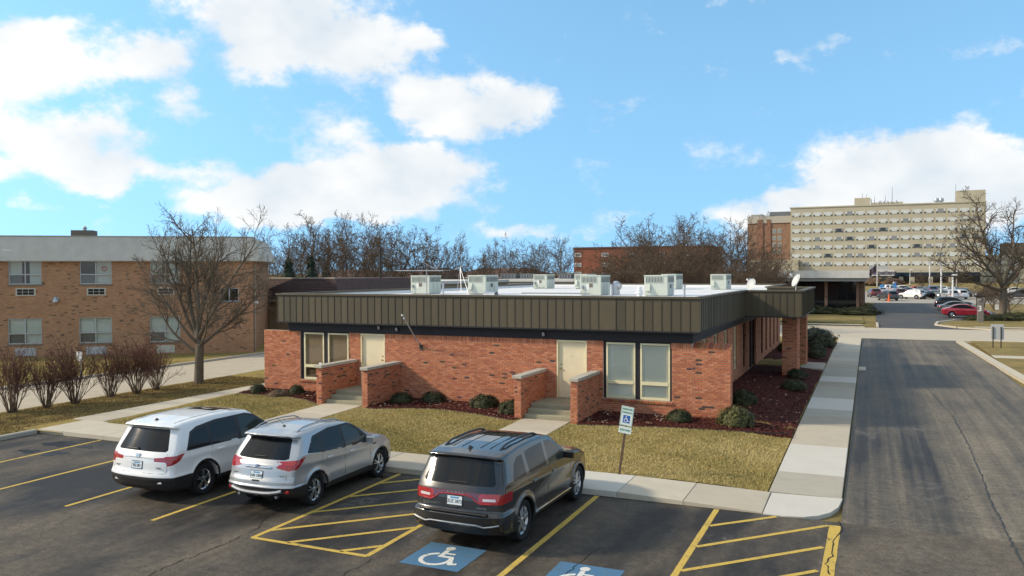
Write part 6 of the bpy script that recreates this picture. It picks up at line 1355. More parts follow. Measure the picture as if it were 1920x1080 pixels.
# ------------------------------------------------------------------ hospital
M_HOSP = mat('hospital_brick', (.425, .378, .275), .9, noise=(.25, .10, 6, (1, 1, 2))); M_HOSP2 = mat('hospital_panel', (.44, .395, .295), .85, noise=(.3, .08, 4)); M_HPALE = mat('hospital_blind', (.56, .57, .54), .6); M_HDARK = mat('hospital_dark_pane', (.035, .04, .045), .2); M_HGREY = mat('hospital_grey_pane', (.22, .23, .235), .4)
YH = 374.0
hosp = thing('hospital', (5, 390, 0), 'large beige hospital slab with eight rows of windows', 'building')
hx0 = onY(1482, 450, YH).x; hx1 = onY(1848, 450, YH).x; HZ = 32.3
MB().box(hx0, hx1, YH, YH+22, 0, HZ).build('wall', M_HOSP, hosp); MB().box(hx0-.3, hx1+.3, YH-.3, YH+22.3, HZ+.01, HZ+.5).build('parapet', M_HOSP2, hosp)
WV = []
def hwin(kind):
    b = MB(); w, h_ = 3.5, 1.75
    b.box(-w/2, w/2, -.06, .0, 0, h_, 0)                                   # frame
    tone = {'p': 1, 'g': 2, 'd': 3}[kind]
    b.box(-w/2+.75, w/2-.75, -.09, -.062, .12, h_-.1, tone); b.box(-w/2+.08, -w/2+.68, -.09, -.062, .62, h_-.1, 1 if kind != 'd' else 2); b.box(w/2-.68, w/2-.08, -.09, -.062, .62, h_-.1, 1 if kind != 'd' else 2)
    b.box(-w/2+.06, -w/2+.75, -.10, -.062, .04, .52, 3); b.box(w/2-.75, w/2-.06, -.10, -.062, .04, .52, 3)
    return b.mesh('window', [M_HOSP2, M_HPALE, M_HGREY, M_HDARK])
WV = {k: hwin(k) for k in 'pgd'}
xa = onY(1493.4, 450, YH).x; xb = onY(1831, 450, YH).x; rh = random.Random(8)
rowz = [onY(1490, y+3.2, YH).z for y in (403.5, 419, 434.3, 449.6, 464.9, 480.3, 495.7)]
for z in rowz:
    MB().box(hx0+.4, hx1-.4, YH-.05, YH-.001, z-.15, z+1.95).build('window_band', M_HOSP2, hosp)
    for k in range(17):
        inst('window', WV[rh.choice('ppppgpd' if z < rowz[1] else 'pppppg')], hosp, (xa+(xb-xa)*k/16, YH-.051, z))
for k in range(6, 17): inst('window', WV[rh.choice('ppd')], hosp, (xa+(xb-xa)*k/16, YH-.02, rowz[-1]-3.9)) if k not in (8, 9) else None
# penthouses and roof gear
def hbox(px0, px1, pyt, pyb, name, m, par=hosp, dy=6, y=YH+4):
    a = onY(px0, pyt, y); c = onY(px1, pyb, y); return MB().box(a.x, c.x, y, y+dy, min(c.z, HZ), a.z).build(name, m, par)
hbox(1602, 1632, 371.5, 388, 'penthouse', M_HOSP); hbox(1633, 1693, 380, 388, 'penthouse', M_HOSP); hbox(1793.5, 1848, 357.5, 380, 'penthouse', M_HOSP)
for px in (1756, 1764.5): a = onY(px, 384, YH+3); MB().lathe([(.6, 0), (.6, 1.0), (1.0, 1.1), (1.1, 1.7), (.9, 2.3), (.3, 2.6), (0, 2.65)], 12, 'Z', (a.x, YH+3, HZ)).build('exhaust_fan', M_GALV, hosp, smooth=True)
for px, py in ((1673, 350), (1617, 362), (1640, 368), (1625, 364), (1660, 366), (1792, 345), (1815, 349)): a = onY(px, py, YH+5); MB().tube((a.x, YH+5, HZ), (a.x, YH+5, a.z), .16, .08, 5).build('aerial', M_STEELD, hosp)
for i in range(9): a = onY(1635+i*6, 378, YH+4); MB().tube((a.x, YH+4, HZ), (a.x+rh.uniform(-.6, .6), YH+4, a.z+rh.uniform(-.5, 1.6)), .18, n=5).build('roof_gear', M_STEELD, hosp)
# entrance: canopy, awning roof, glazing, columns
def fr(px, py, y): return onY(px, py, y)
YE = 350
a = fr(1632, 506.5, YE); c = fr(1677, 517.2, YE); can = MB().box(a.x, c.x, YE, YH-.1, c.z, a.z).build('entrance_canopy', M_WCON, hosp)
tx = fr(1652, 511.3, YE); text('sign_lettering', 'utpatient', 2.5, mat('sign_plum', (.06, .035, .06), .6), can, frame((tx.x+1.2, YE-.08, tx.z), (1, 0, 0), (0, -1, 0)), .05, bold=True, sx=.92)
ox = fr(1639.0, 511.3, YE); b = MB(); b.lathe([(.42, -.05), (.72, -.05), (.72, .05), (.42, .05)], 16, 'Y', (ox.x, YE-.08, ox.z), closed=True); b.build('sign_letter_o', mat('sign_purple', (.16, .05, .28), .6), can)
b = MB(); a = fr(1627, 506, YE+2); c = fr(1669, 506, YE+2); t1 = fr(1631, 498, YE+5); t2 = fr(1664, 498, YE+5); b.face([a, c, t2, t1]); b.face([c, (c.x, YE+12, c.z), t2]); b.face([a, t1, (a.x, YE+12, a.z)]); b.build('awning_roof', mat('awning_metal', (.52, .48, .42), .5), hosp)
for i in range(18):
    t = (i+.5)/18; p0 = a.lerp(c, t); p1 = t1.lerp(t2, t); MB().tube(p0+Vector((0, -.05, .05)), p1+Vector((0, -.05, .05)), .09, n=4).build('awning_rib', M_STEELD, hosp)
for px in (1632, 1668, 1689.5, 1711, 1745, 1783): a = fr(px, 531, YE if px < 1675 else YH-3); MB().box(a.x-.8, a.x+.8, a.y+.1, a.y+1.7, 0, fr(px, 519, a.y).z).build('column', M_HOSP2, hosp)
a = fr(1629, 520, YH-4); c = fr(1840, 520, YH-4); MB().box(a.x, c.x, YH-3.9, YH-.12, 4.3, 5.6).build('ground_floor_canopy', M_HOSP2, hosp); MB().box(a.x, c.x, YH-.35, YH-.1, .2, 4.28).build('ground_floor_glazing', M_DGLASS, hosp)
# lower wing at the right
wing = MB().box(hx1+.1, hx1+60, YH+6, YH+26, 0, onY(1860, 478, YH+6).z).build('wing', M_HOSP, hosp)
for r in range(4):
    for k in range(4): inst('window', WV[rh.choice('pgd')], hosp, (hx1+5+k*5.5, YH+5.98, onY(1860, 478, YH+6).z-4.2-r*4.0))
MB().box(hx1+8, hx1+40, YH+12, YH+25, onY(1860, 478, YH+6).z, onY(1860, 455, YH+6).z).build('wing_plant_room', mat('plant_room_brown', (.25, .19, .12), .9), hosp)
# ------------------------------------------------------------------ red brick blocks
M_REDB = m_brickwall('far_red_brickwork', (.25, .085, .050), (.20, .066, .040), (.23, .12, .085), 3.0)
def block(name, label, Y, pxl, pxr, pyt, depth, rows, cols, m, wsize, first, extra=None):
    x0 = onY(pxl, 480, Y).x; x1 = onY(pxr, 480, Y).x; zt = onY(pxl, pyt, Y).z; r = thing(name, ((x0+x1)/2, Y+depth/2, 0), label, 'building')
    MB().box(x0, x1, Y, Y+depth, 0, zt).build('wall', m, r); MB().box(x0-.15, x1+.15, Y-.15, Y+depth+.15, zt+.005, zt+.35).build('parapet', mat('far_coping', (.10, .045, .03), .9), r)
    for z in rows:
        for k in cols:
            x = x0+k; w, h_ = wsize; f = MB().box(x-w/2, x+w/2, Y-.10, Y-.005, z, z+h_).build('window', M_HOSP2 if first else M_WCON, r); MB().box(x-w/2+.18, x-.05, Y-.14, Y-.105, z+.18, z+h_-.18).build('pane', M_HGREY, f); MB().box(x+.05, x+w/2-.18, Y-.14, Y-.105, z+.18, z+h_-.18).build('pane', M_HGREY, f)
    return r, x0, x1, zt
Yr = 165
zz = [onY(1084, y, Yr).z for y in (482, 500.5, 517)]
block('brick_apartments', 'three storey red brick block with white framed windows behind the bare trees', Yr, 1076, 1330, 467, 16, zz, [.95, 7.0, 13, 19, 25], M_REDB, (1.5, .85), False)
YT = 378
rbk, x0, x1, zt = block('brick_tower', 'taller red brick block with rooftop machinery beside the hospital', YT, 1402, 1481.5, 421, 20, [onY(1440, y, YT).z for y in (438, 451, 463.5, 476)], [11.5, 13.7], m_brickwall('tower_brickwork', (.29, .165, .108), (.24, .135, .088), (.28, .20, .15), 3.0), (1.6, 2.0), True)
MB().box(x0-.1, x1+.1, YT-.2, YT+20, zt+.36, zt+3.4).build('upper_storey', mat('tower_stone', (.42, .38, .31), .9), rbk); MB().box(x0+9, x1-.5, YT+4, YT+12, zt+3.41, zt+5.6).build('roof_machinery', mat('machinery_grey', (.13, .14, .15), .6), rbk); MB().box(x0+1, x0+6, YT+4, YT+12, zt+3.41, zt+4.6).build('roof_machinery', mat('machinery_pale', (.3, .28, .25), .6), rbk)
M_TOWP = m_brickwall('tower_pier_brickwork', (.27, .13, .082), (.22, .105, .066), (.26, .17, .13), 3.0)
MB().box(x0+8.2, x0+9.9, YT-.4, YT-.1, 0, zt+2.0).build('pier', M_TOWP, rbk); MB().box(x0+4.3, x0+6.6, YT-.4, YT-.1, 0, zt+2.0).build('pier', M_TOWP, rbk)
MB().box(x1-18, x1+4, YT-8, YT-.5, 0, onY(1470, 487, YT-8).z).build('podium', M_HOSP, rbk)
# low roofs beyond the office
M_HR = mat('brown_house_roof', (.105, .058, .042), .9, noise=(1.2, .25, 5)); M_HW = mat('house_wall', (.20, .125, .085), .9, noise=(1, .2, 4))
def house(px0, px1, pyr, pye, Y, depth, label, zw=None):
    a = onY(px0, pyr, Y); c = onY(px1, pye, Y); zr_, ze = a.z, c.z; x0, x1 = a.x, c.x; h = thing('house', ((x0+x1)/2, Y+depth/2, 0), label, 'house')
    MB().box(x0+.5, x1-.5, Y+.5, Y+depth-.5, 0, ze).build('wall', M_HW, h); b = MB(); k = min(3.5, (x1-x0)*.2)
    b.add([(x0, Y, ze), (x1, Y, ze), (x1, Y+depth, ze), (x0, Y+depth, ze), (x0+k, Y+depth/2, zr_), (x1-k, Y+depth/2, zr_)], [(0, 1, 5, 4), (1, 2, 5), (2, 3, 4, 5), (3, 0, 4), (3, 2, 1, 0)]); b.build('roof', M_HR, h); MB().box(x0-.1, x1+.1, Y-.1, Y+.05, ze-.25, ze-.02).build('eave', M_WCON, h)
    for q in range(4): xx = x0+(x1-x0)*(q+.5)/4; f = MB().box(xx-.6, xx+.6, Y+.42, Y+.498, ze-1.9, ze-.6).build('window', M_WCON, h); MB().box(xx-.5, xx+.5, Y+.39, Y+.418, ze-1.8, ze-.7).build('pane', M_HGREY, f)
house(560, 690, 506, 522, 92, 12, 'brown roofed house among the trees behind the annex'); house(690, 800, 508, 524, 100, 12, 'brown roofed house behind the dark lamp post'); house(835, 995, 503, 519, 118, 14, 'long brown roofed house behind the tripod poles'); house(700, 835, 503, 516, 135, 14, 'reddish roofed house far behind the television antenna')
def lowblock(name, px0, px1, pyt, Y, depth, m, label, edge=M_WCON):
    a = onY(px0, pyt, Y); c = onY(px1, pyt, Y); r = thing(name, ((a.x+c.x)/2, Y+depth/2, 0), label, 'building'); MB().box(a.x, c.x, Y, Y+depth, 0, a.z-.28).build('wall', m, r); MB().box(a.x-.1, c.x+.1, Y-.1, Y+depth+.1, a.z-.275, a.z).build('roof_edge', edge, r); return r
lb_ = lowblock('store_building', 640, 800, 527.5, 64, 18, m_brickwall('store_brickwork', (.24, .2, .14), (.17, .15, .11), (.25, .22, .18), 2), 'low flat store with white roof edge behind the left roof corner')
lowblock('store_building', 930, 1075, 523.5, 84, 16, mat('store_grey', (.22, .22, .21), .9), 'low grey flat roofed store carrying dark condensers')
for k, (px0, px1) in enumerate(((938, 968), (975, 1000), (1047, 1072))):
    a = onY(px0, 517, 88); c = onY(px1, 517, 88); z0 = onY(930, 523.5, 84).z; r = thing('condenser', ((a.x+c.x)/2, 88.6, z0), ['cluster of pale and dark condensers on the grey store roof', 'dark louvred condenser on the grey store roof', 'dark condenser at the end of the grey store roof'][k], 'air conditioner')
    MB().bevbox(a.x, c.x, 88, 89.2, z0+.02, a.z+.25, .03).build('cabinet', mat('condenser_%d' % k, (.10, .11, .115), .6), r)
    for j in range(5): x = a.x+(c.x-a.x)*(j+.5)/5; MB().box(x-.03, x+.03, 87.95, 87.998, z0+.15, a.z+.1).build('louvre', M_STEELD, r)
# ------------------------------------------------------------------ trees and shrubs
def m_bark(name, a, b):
    g = NG(name); c = g.mix(g.noise(14, 6, .7, stretch=(1, 1, .25)), (*a, 1), (*b, 1)); g.bump(g.noise(22, 5, .7, stretch=(1, 1, .2)), .8, .02); return g.done(c, .95, .15)
M_BARK = m_bark('grey_bark', (.085, .068, .050), (.21, .17, .125)); M_BARKD = m_bark('dark_bark', (.060, .046, .034), (.135, .105, .075)); M_TWIG = m_bark('red_twig', (.095, .042, .036), (.15, .070, .056)); M_TWIGB = m_bark('brown_twig', (.085, .060, .043), (.17, .122, .086)); M_SHRUB = m_bark('shrub_stem', (.10, .072, .052), (.20, .15, .105))
class Tree:
    def __init__(s, seed): s.r = random.Random(seed); s.seg = []
    def rnd(s, k=1.0):
        r = s.r; return Vector((r.gauss(0, k), r.gauss(0, k), r.gauss(0, k)))
    def branch(s, p, d, L_, r, lv, P):
        R_ = s.r; n = P['seg'][lv]; d = d.normalized(); out = []; r1 = max(P['rmin'], r*P['tip'][lv])
        for i in range(n):
            d = (d+s.rnd(P['curl'][lv])+Vector((0, 0, P['up'][lv]))).normalized(); q = p+d*(L_/n); ra = r+(r1-r)*i/n; rb_ = r+(r1-r)*(i+1)/n
            s.seg.append((p, q, ra, rb_, lv)); out.append((p, q, d, rb_)); p = q
        if lv+1 >= len(P['seg']): return
        k = P['kids'][lv]; k = k+R_.choice((-1, 0, 0, 1)) if k > 3 else k
        for j in range(k):
            t = P['from'][lv]+(1-P['from'][lv])*((j+R_.uniform(.1, .9))/k); t = min(.999, t); i = int(t*n); a, b_, dd, rr = out[i]; o = a.lerp(b_, t*n-i)
            side = dd.orthogonal(); side.rotate(Matrix.Rotation(j*2.4+R_.uniform(-.7, .7), 3, dd)); ang = math.radians(R_.gauss(P['ang'][lv], 9)); nd = dd*math.cos(ang)+side.normalized()*math.sin(ang)
            ll = L_*P['len'][lv]*R_.uniform(.7, 1.2)*(1-.45*t if P.get('cone', True) else 1)
            s.branch(o, nd, ll, max(P['rmin'], min(rr*.85, r*P['rad'][lv]*R_.uniform(.8, 1.15))), lv+1, P)
    def mesh(s, name, m, levels=None):
        V = []; Fc = []
        for k in (3, 4, 7):
            S = [q for q in s.seg if (levels is None or q[4] in levels) and (3 if q[2] < .022 else 4 if q[2] < .06 else 7) == k]
            if not S: continue
            A = np.array([q[0] for q in S]); B = np.array([q[1] for q in S]); ra = np.array([q[2] for q in S])[:, None]; rb_ = np.array([q[3] for q in S])[:, None]
            D = B-A; D /= np.linalg.norm(D, axis=1)[:, None]+1e-9; X = np.cross(D, np.where(np.abs(D[:, 2:3]) < .9, [[0, 0, 1.]], [[1., 0, 0]])); X /= np.linalg.norm(X, axis=1)[:, None]+1e-9; Y = np.cross(D, X)
            ring = []
            for e, rr in ((A, ra), (B+D*ra*.3, rb_)):
                for j in range(k): t = 2*math.pi*j/k; ring.append(e+(X*math.cos(t)+Y*math.sin(t))*rr)
            vs = np.stack(ring, 1).reshape(-1, 3); base = sum(len(v) for v in V); n = len(S); idx = base+np.arange(n)[:, None]*2*k
            for j in range(k): Fc.append(np.concatenate([idx+j, idx+(j+1) % k, idx+k+(j+1) % k, idx+k+j], 1))
            V.append(vs)
        V = np.concatenate(V); Fc = np.concatenate(Fc); me = bpy.data.meshes.new(name); me.vertices.add(len(V)); me.vertices.foreach_set('co', V.astype(np.float32).ravel()); nf = len(Fc)
        me.loops.add(nf*4); me.loops.foreach_set('vertex_index', Fc.astype(np.int32).ravel()); me.polygons.add(nf); me.polygons.foreach_set('loop_start', np.arange(0, nf*4, 4, dtype=np.int32)); me.polygons.foreach_set('loop_total', np.full(nf, 4, dtype=np.int32)); me.polygons.foreach_set('use_smooth', np.ones(nf, bool)); me.update(); me.materials.append(m); return me
def plant(name, meshes, loc, label, cat, group=None, rz=0.0, sc_=(1, 1, 1)):
    r = thing(name, loc, label, cat, group); r.rotation_euler = (0, 0, rz); r.scale = sc_
    for n, me in meshes:
        o = bpy.data.objects.new(n, me); col.objects.link(o); o.parent = r
    return r
# young tree by the alley: short clear trunk, upswept limbs
T = Tree(21); V3 = Vector
PA = dict(seg=(7, 8, 7, 5, 4), curl=(.03, .07, .10, .13, .16), up=(.0, .058, .05, .04, .03), tip=(.62, .30, .30, .45, .7), kids=(0, 10, 8, 6), **{'from': (0, .22, .12, .10)}, ang=(0, 38, 40, 40), len=(1, .52, .56, .62), rad=(1, .42, .42, .55), rmin=.0068)
T.branch(V3((0, 0, -.1)), V3((.01, 0, 1)), 2.0, .215, 0, dict(PA, seg=(6,), kids=(), tip=(.80,)))
top = T.seg[-1][1]; Rr = camR = V3((math.cos(.415), math.sin(.415), 0)); Bk = V3((-Rr.y, Rr.x, 0))
limbs = [(1.30, V3((-.98, .1, .50)), 3.9, .075), (1.62, V3((.92, .25, .62)), 3.6, .075), (1.75, V3((-.70, -.5, .75)), 3.9, .07), (1.85, V3((.3, .7, .8)), 3.4, .075), (1.95, V3((-.34, .2, 1.0)), 4.9, .10), (2.0, V3((.12, -.1, 1.0)), 4.9, .12), (2.0, V3((.55, -.3, .9)), 5.1, .09), (2.0, V3((-.12, .45, 1)), 4.9, .09), (1.55, V3((.55, -.65, .7)), 3.0, .06), (1.9, V3((-.8, .35, .85)), 4.7, .08)]
for z, d, L_, r in limbs:
    dd = Rr*d.x+Bk*d.y+V3((0, 0, d.z)); T.branch(V3((0, 0, z)), dd, L_, r, 1, PA)
mt, mc = T.mesh('trunk', M_BARK, (0, 1)), T.mesh('crown', M_BARK, (2, 3, 4))
tl = G(372, 718, .1); plant('deciduous_tree', [('trunk', mt), ('crown', mc)], (tl.x, tl.y, .1), 'young bare tree with upswept limbs standing beside the alley', 'tree')
# spreading tree across the street
T = Tree(9)
PB = dict(seg=(6, 10, 8, 6, 4), curl=(.04, .12, .15, .18, .2), up=(.0, .03, .035, .03, .02), tip=(.7, .25, .28, .4, .7), kids=(0, 10, 9, 7), **{'from': (0, .2, .13, .1)}, ang=(0, 46, 48, 46), len=(1, .46, .52, .55), rad=(1, .42, .42, .55), rmin=.012)
T.branch(V3((0, 0, -.1)), V3((.02, 0, 1)), 3.3, .40, 0, dict(PB, seg=(6,), kids=(), tip=(.85,)))
for z, d, L_, r in [(2.9, V3((-.95, .2, .42)), 7.5, .17), (3.2, V3((-.75, -.3, .85)), 8.2, .19), (3.3, V3((-.25, .3, 1)), 9.2, .20), (3.2, V3((.9, .2, .55)), 7.5, .17), (3.3, V3((.45, -.3, 1)), 8.6, .19), (3.0, V3((.2, .8, .7)), 7.0, .15), (3.0, V3((-.2, -.9, .7)), 6.5, .14), (2.2, V3((.95, -.1, .25)), 5.5, .12), (3.3, V3((.05, -.1, 1)), 8.8, .17)]:
    T.branch(V3((0, 0, z)), Rr*d.x+Bk*d.y+V3((0, 0, d.z)), L_, r, 1, PB)
mt, mc = T.mesh('trunk', M_BARK, (0, 1)), T.mesh('crown', M_BARKD, (2, 3, 4)); tr = G(1880, 597, .03); plant('deciduous_tree', [('trunk', mt), ('crown', mc)], (tr.x, tr.y, 0), 'big spreading bare tree on the lawn across the street', 'tree', rz=.2)
# background trees, five kinds
def bgtree(seed, H, spread, rmin, trunk=.26, clear=.22, dens=1.0, lean=0):
    T = Tree(seed); r = T.r; P = dict(seg=(6, 8, 6, 4, 3), curl=(.05, .10, .15, .2, .2), up=(.0, .055, .04, .03, .03), tip=(.75, .22, .3, .6, .8), kids=(0, int(10*dens), int(7*dens), 5), **{'from': (0, .16, .12, .1)}, ang=(0, 40, 45, 44), len=(1, .42, .50, .55), rad=(1, .34, .45, .6), rmin=rmin); h0 = H*clear; T.branch(V3((0, 0, -.3)), V3((lean, 0, 1)), h0+.3, trunk, 0, dict(P, seg=(5,), kids=(), tip=(.85,))); tp = T.seg[-1][1]; n = 7
    for j in range(n):
        a = j*2.399+r.uniform(-.4, .4); t = r.uniform(.15, 1.0) if j else 0; d = V3((math.cos(a)*t*spread, math.sin(a)*t*spread, 1)); T.branch(tp-V3((0, 0, r.uniform(0, h0*.25))), d, (H-h0)*r.uniform(.78, 1.02)*(1 if t < .7 else .88), trunk*r.uniform(.28, .45), 1, P)
    zm = float(np.percentile([q[1].z for q in T.seg], 99.6)); return T.mesh('trunk', M_BARK, (0, 1)), T.mesh('crown', M_TWIGB, (2, 3, 4)), zm
KIND = [bgtree(31, 12.5, .80, .015), bgtree(32, 12.5, 1.0, .015, .30, .14), bgtree(33, 12.5, .60, .015, .22, .26), bgtree(34, 12.5, .9, .015, .34, .2, 1.05), bgtree(35, 12.5, .75, .015, .2, .12, 1.1, .15)]
KIND.append(bgtree(36, 12.5, 1.0, .021, .3, .05, 1.35)); KIND.append(bgtree(37, 12.5, .9, .021, .25, .04, 1.35))
rt = random.Random(77)
BG = [(505, 436, 92, 0), (535, 422, 104, 1), (572, 412, 98, 3), (610, 403, 104, 0), (645, 399, 96, 1), (680, 404, 110, 4), (712, 408, 100, 2), (748, 420, 106, 3), (790, 426, 112, 0), (818, 436, 104, 2), (590, 430, 125, 4), (660, 425, 130, 3), (730, 432, 128, 1),
      (868, 448, 108, 1), (905, 462, 120, 2), (948, 440, 104, 4), (985, 450, 110, 2), (1012, 456, 122, 1), (1046, 441, 100, 2), (930, 470, 140, 0)]
for (px, py, D, k) in BG:
    b0 = atD(px, 510, D); h_ = atD(px, py, D).z; s = h_/KIND[k][2]; w = s*rt.uniform(.92, 1.1)
    plant('deciduous_tree', [('trunk', KIND[k][0]), ('crown', KIND[k][1])], (b0.x, b0.y, -.05), ('bare tree rising behind the annex roof' if px < 600 else 'tall bare tree behind the brown roofed house' if px < 700 else 'bare tree near the dark lamp post' if px < 770 else 'bare tree behind the television antenna' if px < 850 else 'thin bare tree behind the tripod poles' if px < 940 else 'slender bare tree behind the dark condensers' if px < 1035 else 'tallest slender bare tree left of the red brick block'), 'tree', 'bare trees behind the low roofs', rt.uniform(0, 6.28), (w, w, s))
BG2 = [(1150, 455, 100, 0), (1195, 420, 92, 1), (1235, 405, 88, 3), (1278, 403, 96, 1), (1322, 402, 92, 3), (1368, 402, 98, 0), (1408, 426, 96, 1), (1300, 440, 80, 4), (1290, 466, 70, 5), (1335, 464, 68, 6), (1165, 478, 74, 6), (1250, 472, 66, 5), (1210, 468, 72, 6), (1255, 445, 76, 1), (1450, 462, 90, 4), (1345, 455, 78, 5), (1128, 484, 105, 4), (1175, 462, 84, 5), (1215, 460, 72, 5), (1390, 462, 76, 6), (1425, 474, 80, 5)]
for (px, py, D, k) in BG2:
    b0 = atD(px, 510, D); h_ = atD(px, py, D).z; s = h_/KIND[k][2]; w = s*rt.uniform(1.0, 1.25)
    plant('deciduous_tree', [('trunk', KIND[k][0]), ('crown', KIND[k][1])], (b0.x, b0.y, -.05), ('bare tree in front of the exposed end of the red brick block' if px < 1200 else 'broad bare tree behind the unit with the stacked vent cap' if px < 1300 else 'broad bare tree behind the unit nearest the dishes' if px < 1380 else 'bare tree standing before the red brick tower'), 'tree', 'bare trees before the red brick blocks', rt.uniform(0, 6.28), (w, w, s))
# low crowned trees and the hospital tree
for px, py, top_, D, k, lab in ((1845, 577, 527, 95, 1, 'low spreading bare tree beside the grey sign pillar'), (1863, 583, 522, 92, 4, 'low bare tree just behind the big spreading tree'), (1894, 594, 530, 88, 3, 'low bare tree right of the big spreading trunk'), (1733, 547, 507, 205, 3, 'round bare tree on the hospital lawn'), (1790, 548, 515, 190, 4, 'small bare tree behind the white lamp posts')):
    b0 = G(px, py, 0); d_ = (CAM_M[2] @ np.array([b0.x, b0.y, -CAM_H])); h_ = (py-top_)/F_PX*d_; s = h_/KIND[k][2]; w = s*1.75
    plant('deciduous_tree', [('trunk', KIND[k][0]), ('crown', KIND[k][1])], (b0.x, b0.y, 0), lab, 'tree', None, rt.uniform(0, 6.28), (w, w, s))
# dark conifers behind the annex
def leafmesh(name, pts, nrm, size, cols, m, rng, elong=1.6):
    b = MB()
    for p, n in zip(pts, nrm):
        t = Vector(n).orthogonal(); t.rotate(Matrix.Rotation(rng.uniform(0, 6.28), 3, Vector(n))); u = Vector(n).cross(t); s = size*rng.uniform(.6, 1.35); c = rng.choice(cols); k = rng.uniform(.7, 1.3); q = Vector(p); tl_ = Vector(n)*rng.uniform(-.5, .7)*s
        b.face([q-t*s*elong, q-u*s*.6+tl_*.3, q+t*s*elong+tl_, q+u*s*.6+tl_*.3], 0, tuple(v*k for v in c))
    return b.mesh(name, m)
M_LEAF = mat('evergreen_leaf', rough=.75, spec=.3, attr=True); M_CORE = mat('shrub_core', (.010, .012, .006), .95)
rc = random.Random(3); pts = []; nr = []
for i in range(3600):
    t = rc.random()**.7; z = 6.5*(1-t)+.4; a = rc.uniform(0, 6.28); whorl = .75+.25*math.sin(z*5); r = (.15+2.0*t*whorl)*rc.uniform(.55, 1.0); pts.append((r*math.cos(a), r*math.sin(a), z-.25*r)); nr.append(Vector((math.cos(a), math.sin(a), .5)).normalized())
con = leafmesh('foliage', pts, nr, .16, [(.016, .026, .014), (.024, .035, .018), (.03, .042, .024)], M_LEAF, rc, 1.8); cst = MB().tube((0, 0, -.1), (0, 0, 6.4), .12, .03, 8).mesh('trunk', M_BARKD)
for px, top_, D, lab in ((541, 492, 78, 'dark conifer right behind the annex roof'), (583, 490, 84, 'dark conifer beside the brown roofed house'), (612, 500, 100, 'small dark conifer under the bare trees')):
    b0 = atD(px, 510, D); s = atD(px, top_, D).z/6.6; plant('conifer', [('foliage', con), ('trunk', cst)], (b0.x, b0.y, 0), lab, 'tree', None, rc.uniform(0, 6), (s, s, s))
# bare shrubs in a row
def shrub(seed):
    T = Tree(seed); r = T.r; P = dict(seg=(5, 4, 3), curl=(.08, .14, .2), up=(.05, .04, .03), tip=(.45, .5, .8), kids=(5, 5), **{'from': (.34, .2)}, ang=(26, 34), len=(.52, .5), rad=(.6, .7), rmin=.0042)
    for j in range(40):
        a = r.uniform(0, 6.28); t = r.uniform(.05, .72)*r.uniform(.6, 1); T.branch(V3((math.cos(a)*.14*r.random(), math.sin(a)*.14*r.random(), -.04)), V3((math.cos(a)*t, math.sin(a)*t, 1)), r.uniform(1.35, 2.0)*(1-.12*t), r.uniform(.009, .018), 0, P)
    return T.mesh('stem', M_SHRUB, (0,)), T.mesh('crown', M_TWIG, (1, 2))
SH = [shrub(51), shrub(52), shrub(53)]
for k, (px, py, s) in enumerate(((22, 773, 1.12), (87, 765, .95), (140, 756, 1.10), (207, 744, .98), (257, 738, 1.08), (294, 731, .88))):
    p = G(px, py, .1); plant('bare_shrub', [('stem', SH[k % 3][0]), ('crown', SH[k % 3][1])], (p.x, p.y, .1), ['bare reddish shrub standing furthest from the young tree', 'low spreading bare shrub, fifth from the young tree', 'dense bare shrub, fourth from the young tree, before a white sign', 'bare reddish shrub, third from the young tree', 'tall bare reddish shrub, second from the young tree', 'slim bare shrub standing nearest the young tree'][k], 'shrub', 'bare shrubs beside the alley', k*1.7, (s, s, s))
# clipped evergreen shrubs
def boxwood(seed, n=2600, flat=.72, cols=None):
    r = random.Random(seed); pts = []; nr = []
    for i in range(n):
        a = r.uniform(0, 6.283); u = r.uniform(-.25, 1); q = math.sqrt(max(0, 1-u*u)); d = Vector((q*math.cos(a), q*math.sin(a), u)); bump_ = 1+.08*math.sin(5*a+seed)+.07*math.sin(7*u+3*a)+.05*math.sin(11*a-4*u+2*seed); k = (r.uniform(.82, 1.04) if r.random() < .94 else r.uniform(1.0, 1.16))*bump_; pts.append((d.x*k, d.y*k, max(.02, d.z*flat*k+.28))); nr.append((d+Vector((0, 0, .25))).normalized())
    cols = cols or [(.030, .036, .014), (.045, .050, .018), (.022, .028, .011), (.062, .062, .024)]
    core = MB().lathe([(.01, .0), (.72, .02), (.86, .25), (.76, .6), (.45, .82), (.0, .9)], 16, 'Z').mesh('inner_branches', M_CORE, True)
    return leafmesh('foliage', pts, nr, .052, cols, M_LEAF, r, 1.3), core
BX = [boxwood(1), boxwood(2), boxwood(3)]; BXG = boxwood(4, 3200, .8, [(.085, .082, .026), (.065, .066, .022), (.11, .10, .035), (.045, .048, .016)]); BXB = boxwood(5, 2200, .55, [(.14, .085, .05), (.10, .06, .04), (.17, .11, .065)])
def bush(px, py, w, h, lab, kind=None, z=.25, rz=0, wy=None):
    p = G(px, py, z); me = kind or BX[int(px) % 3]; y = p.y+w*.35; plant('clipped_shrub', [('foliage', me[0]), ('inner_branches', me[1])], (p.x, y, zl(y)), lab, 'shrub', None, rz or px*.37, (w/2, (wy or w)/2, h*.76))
bush(476, 738, .62, .50, 'small round evergreen at the left wing wall end'); bush(550, 741, .58, .52, 'small round evergreen under the blinds window'); bush(514, 743, .9, .34, 'low brown withered shrub between two round evergreens', BXB)
bush(745, 757, .82, .50, 'low round evergreen beside the left steps'); bush(805, 756, .88, .50, 'low round evergreen under the flag staff'); bush(900, 766, .98, .58, 'round evergreen near the wall spigot'); bush(952, 777, .82, .62, 'round evergreen tight against the right steps')
bush(1270, 793, .78, .52, 'small evergreen under the wide front window'); bush(1376, 801, 1.08, .70, 'largest yellow green clipped shrub at the building corner', BXG)
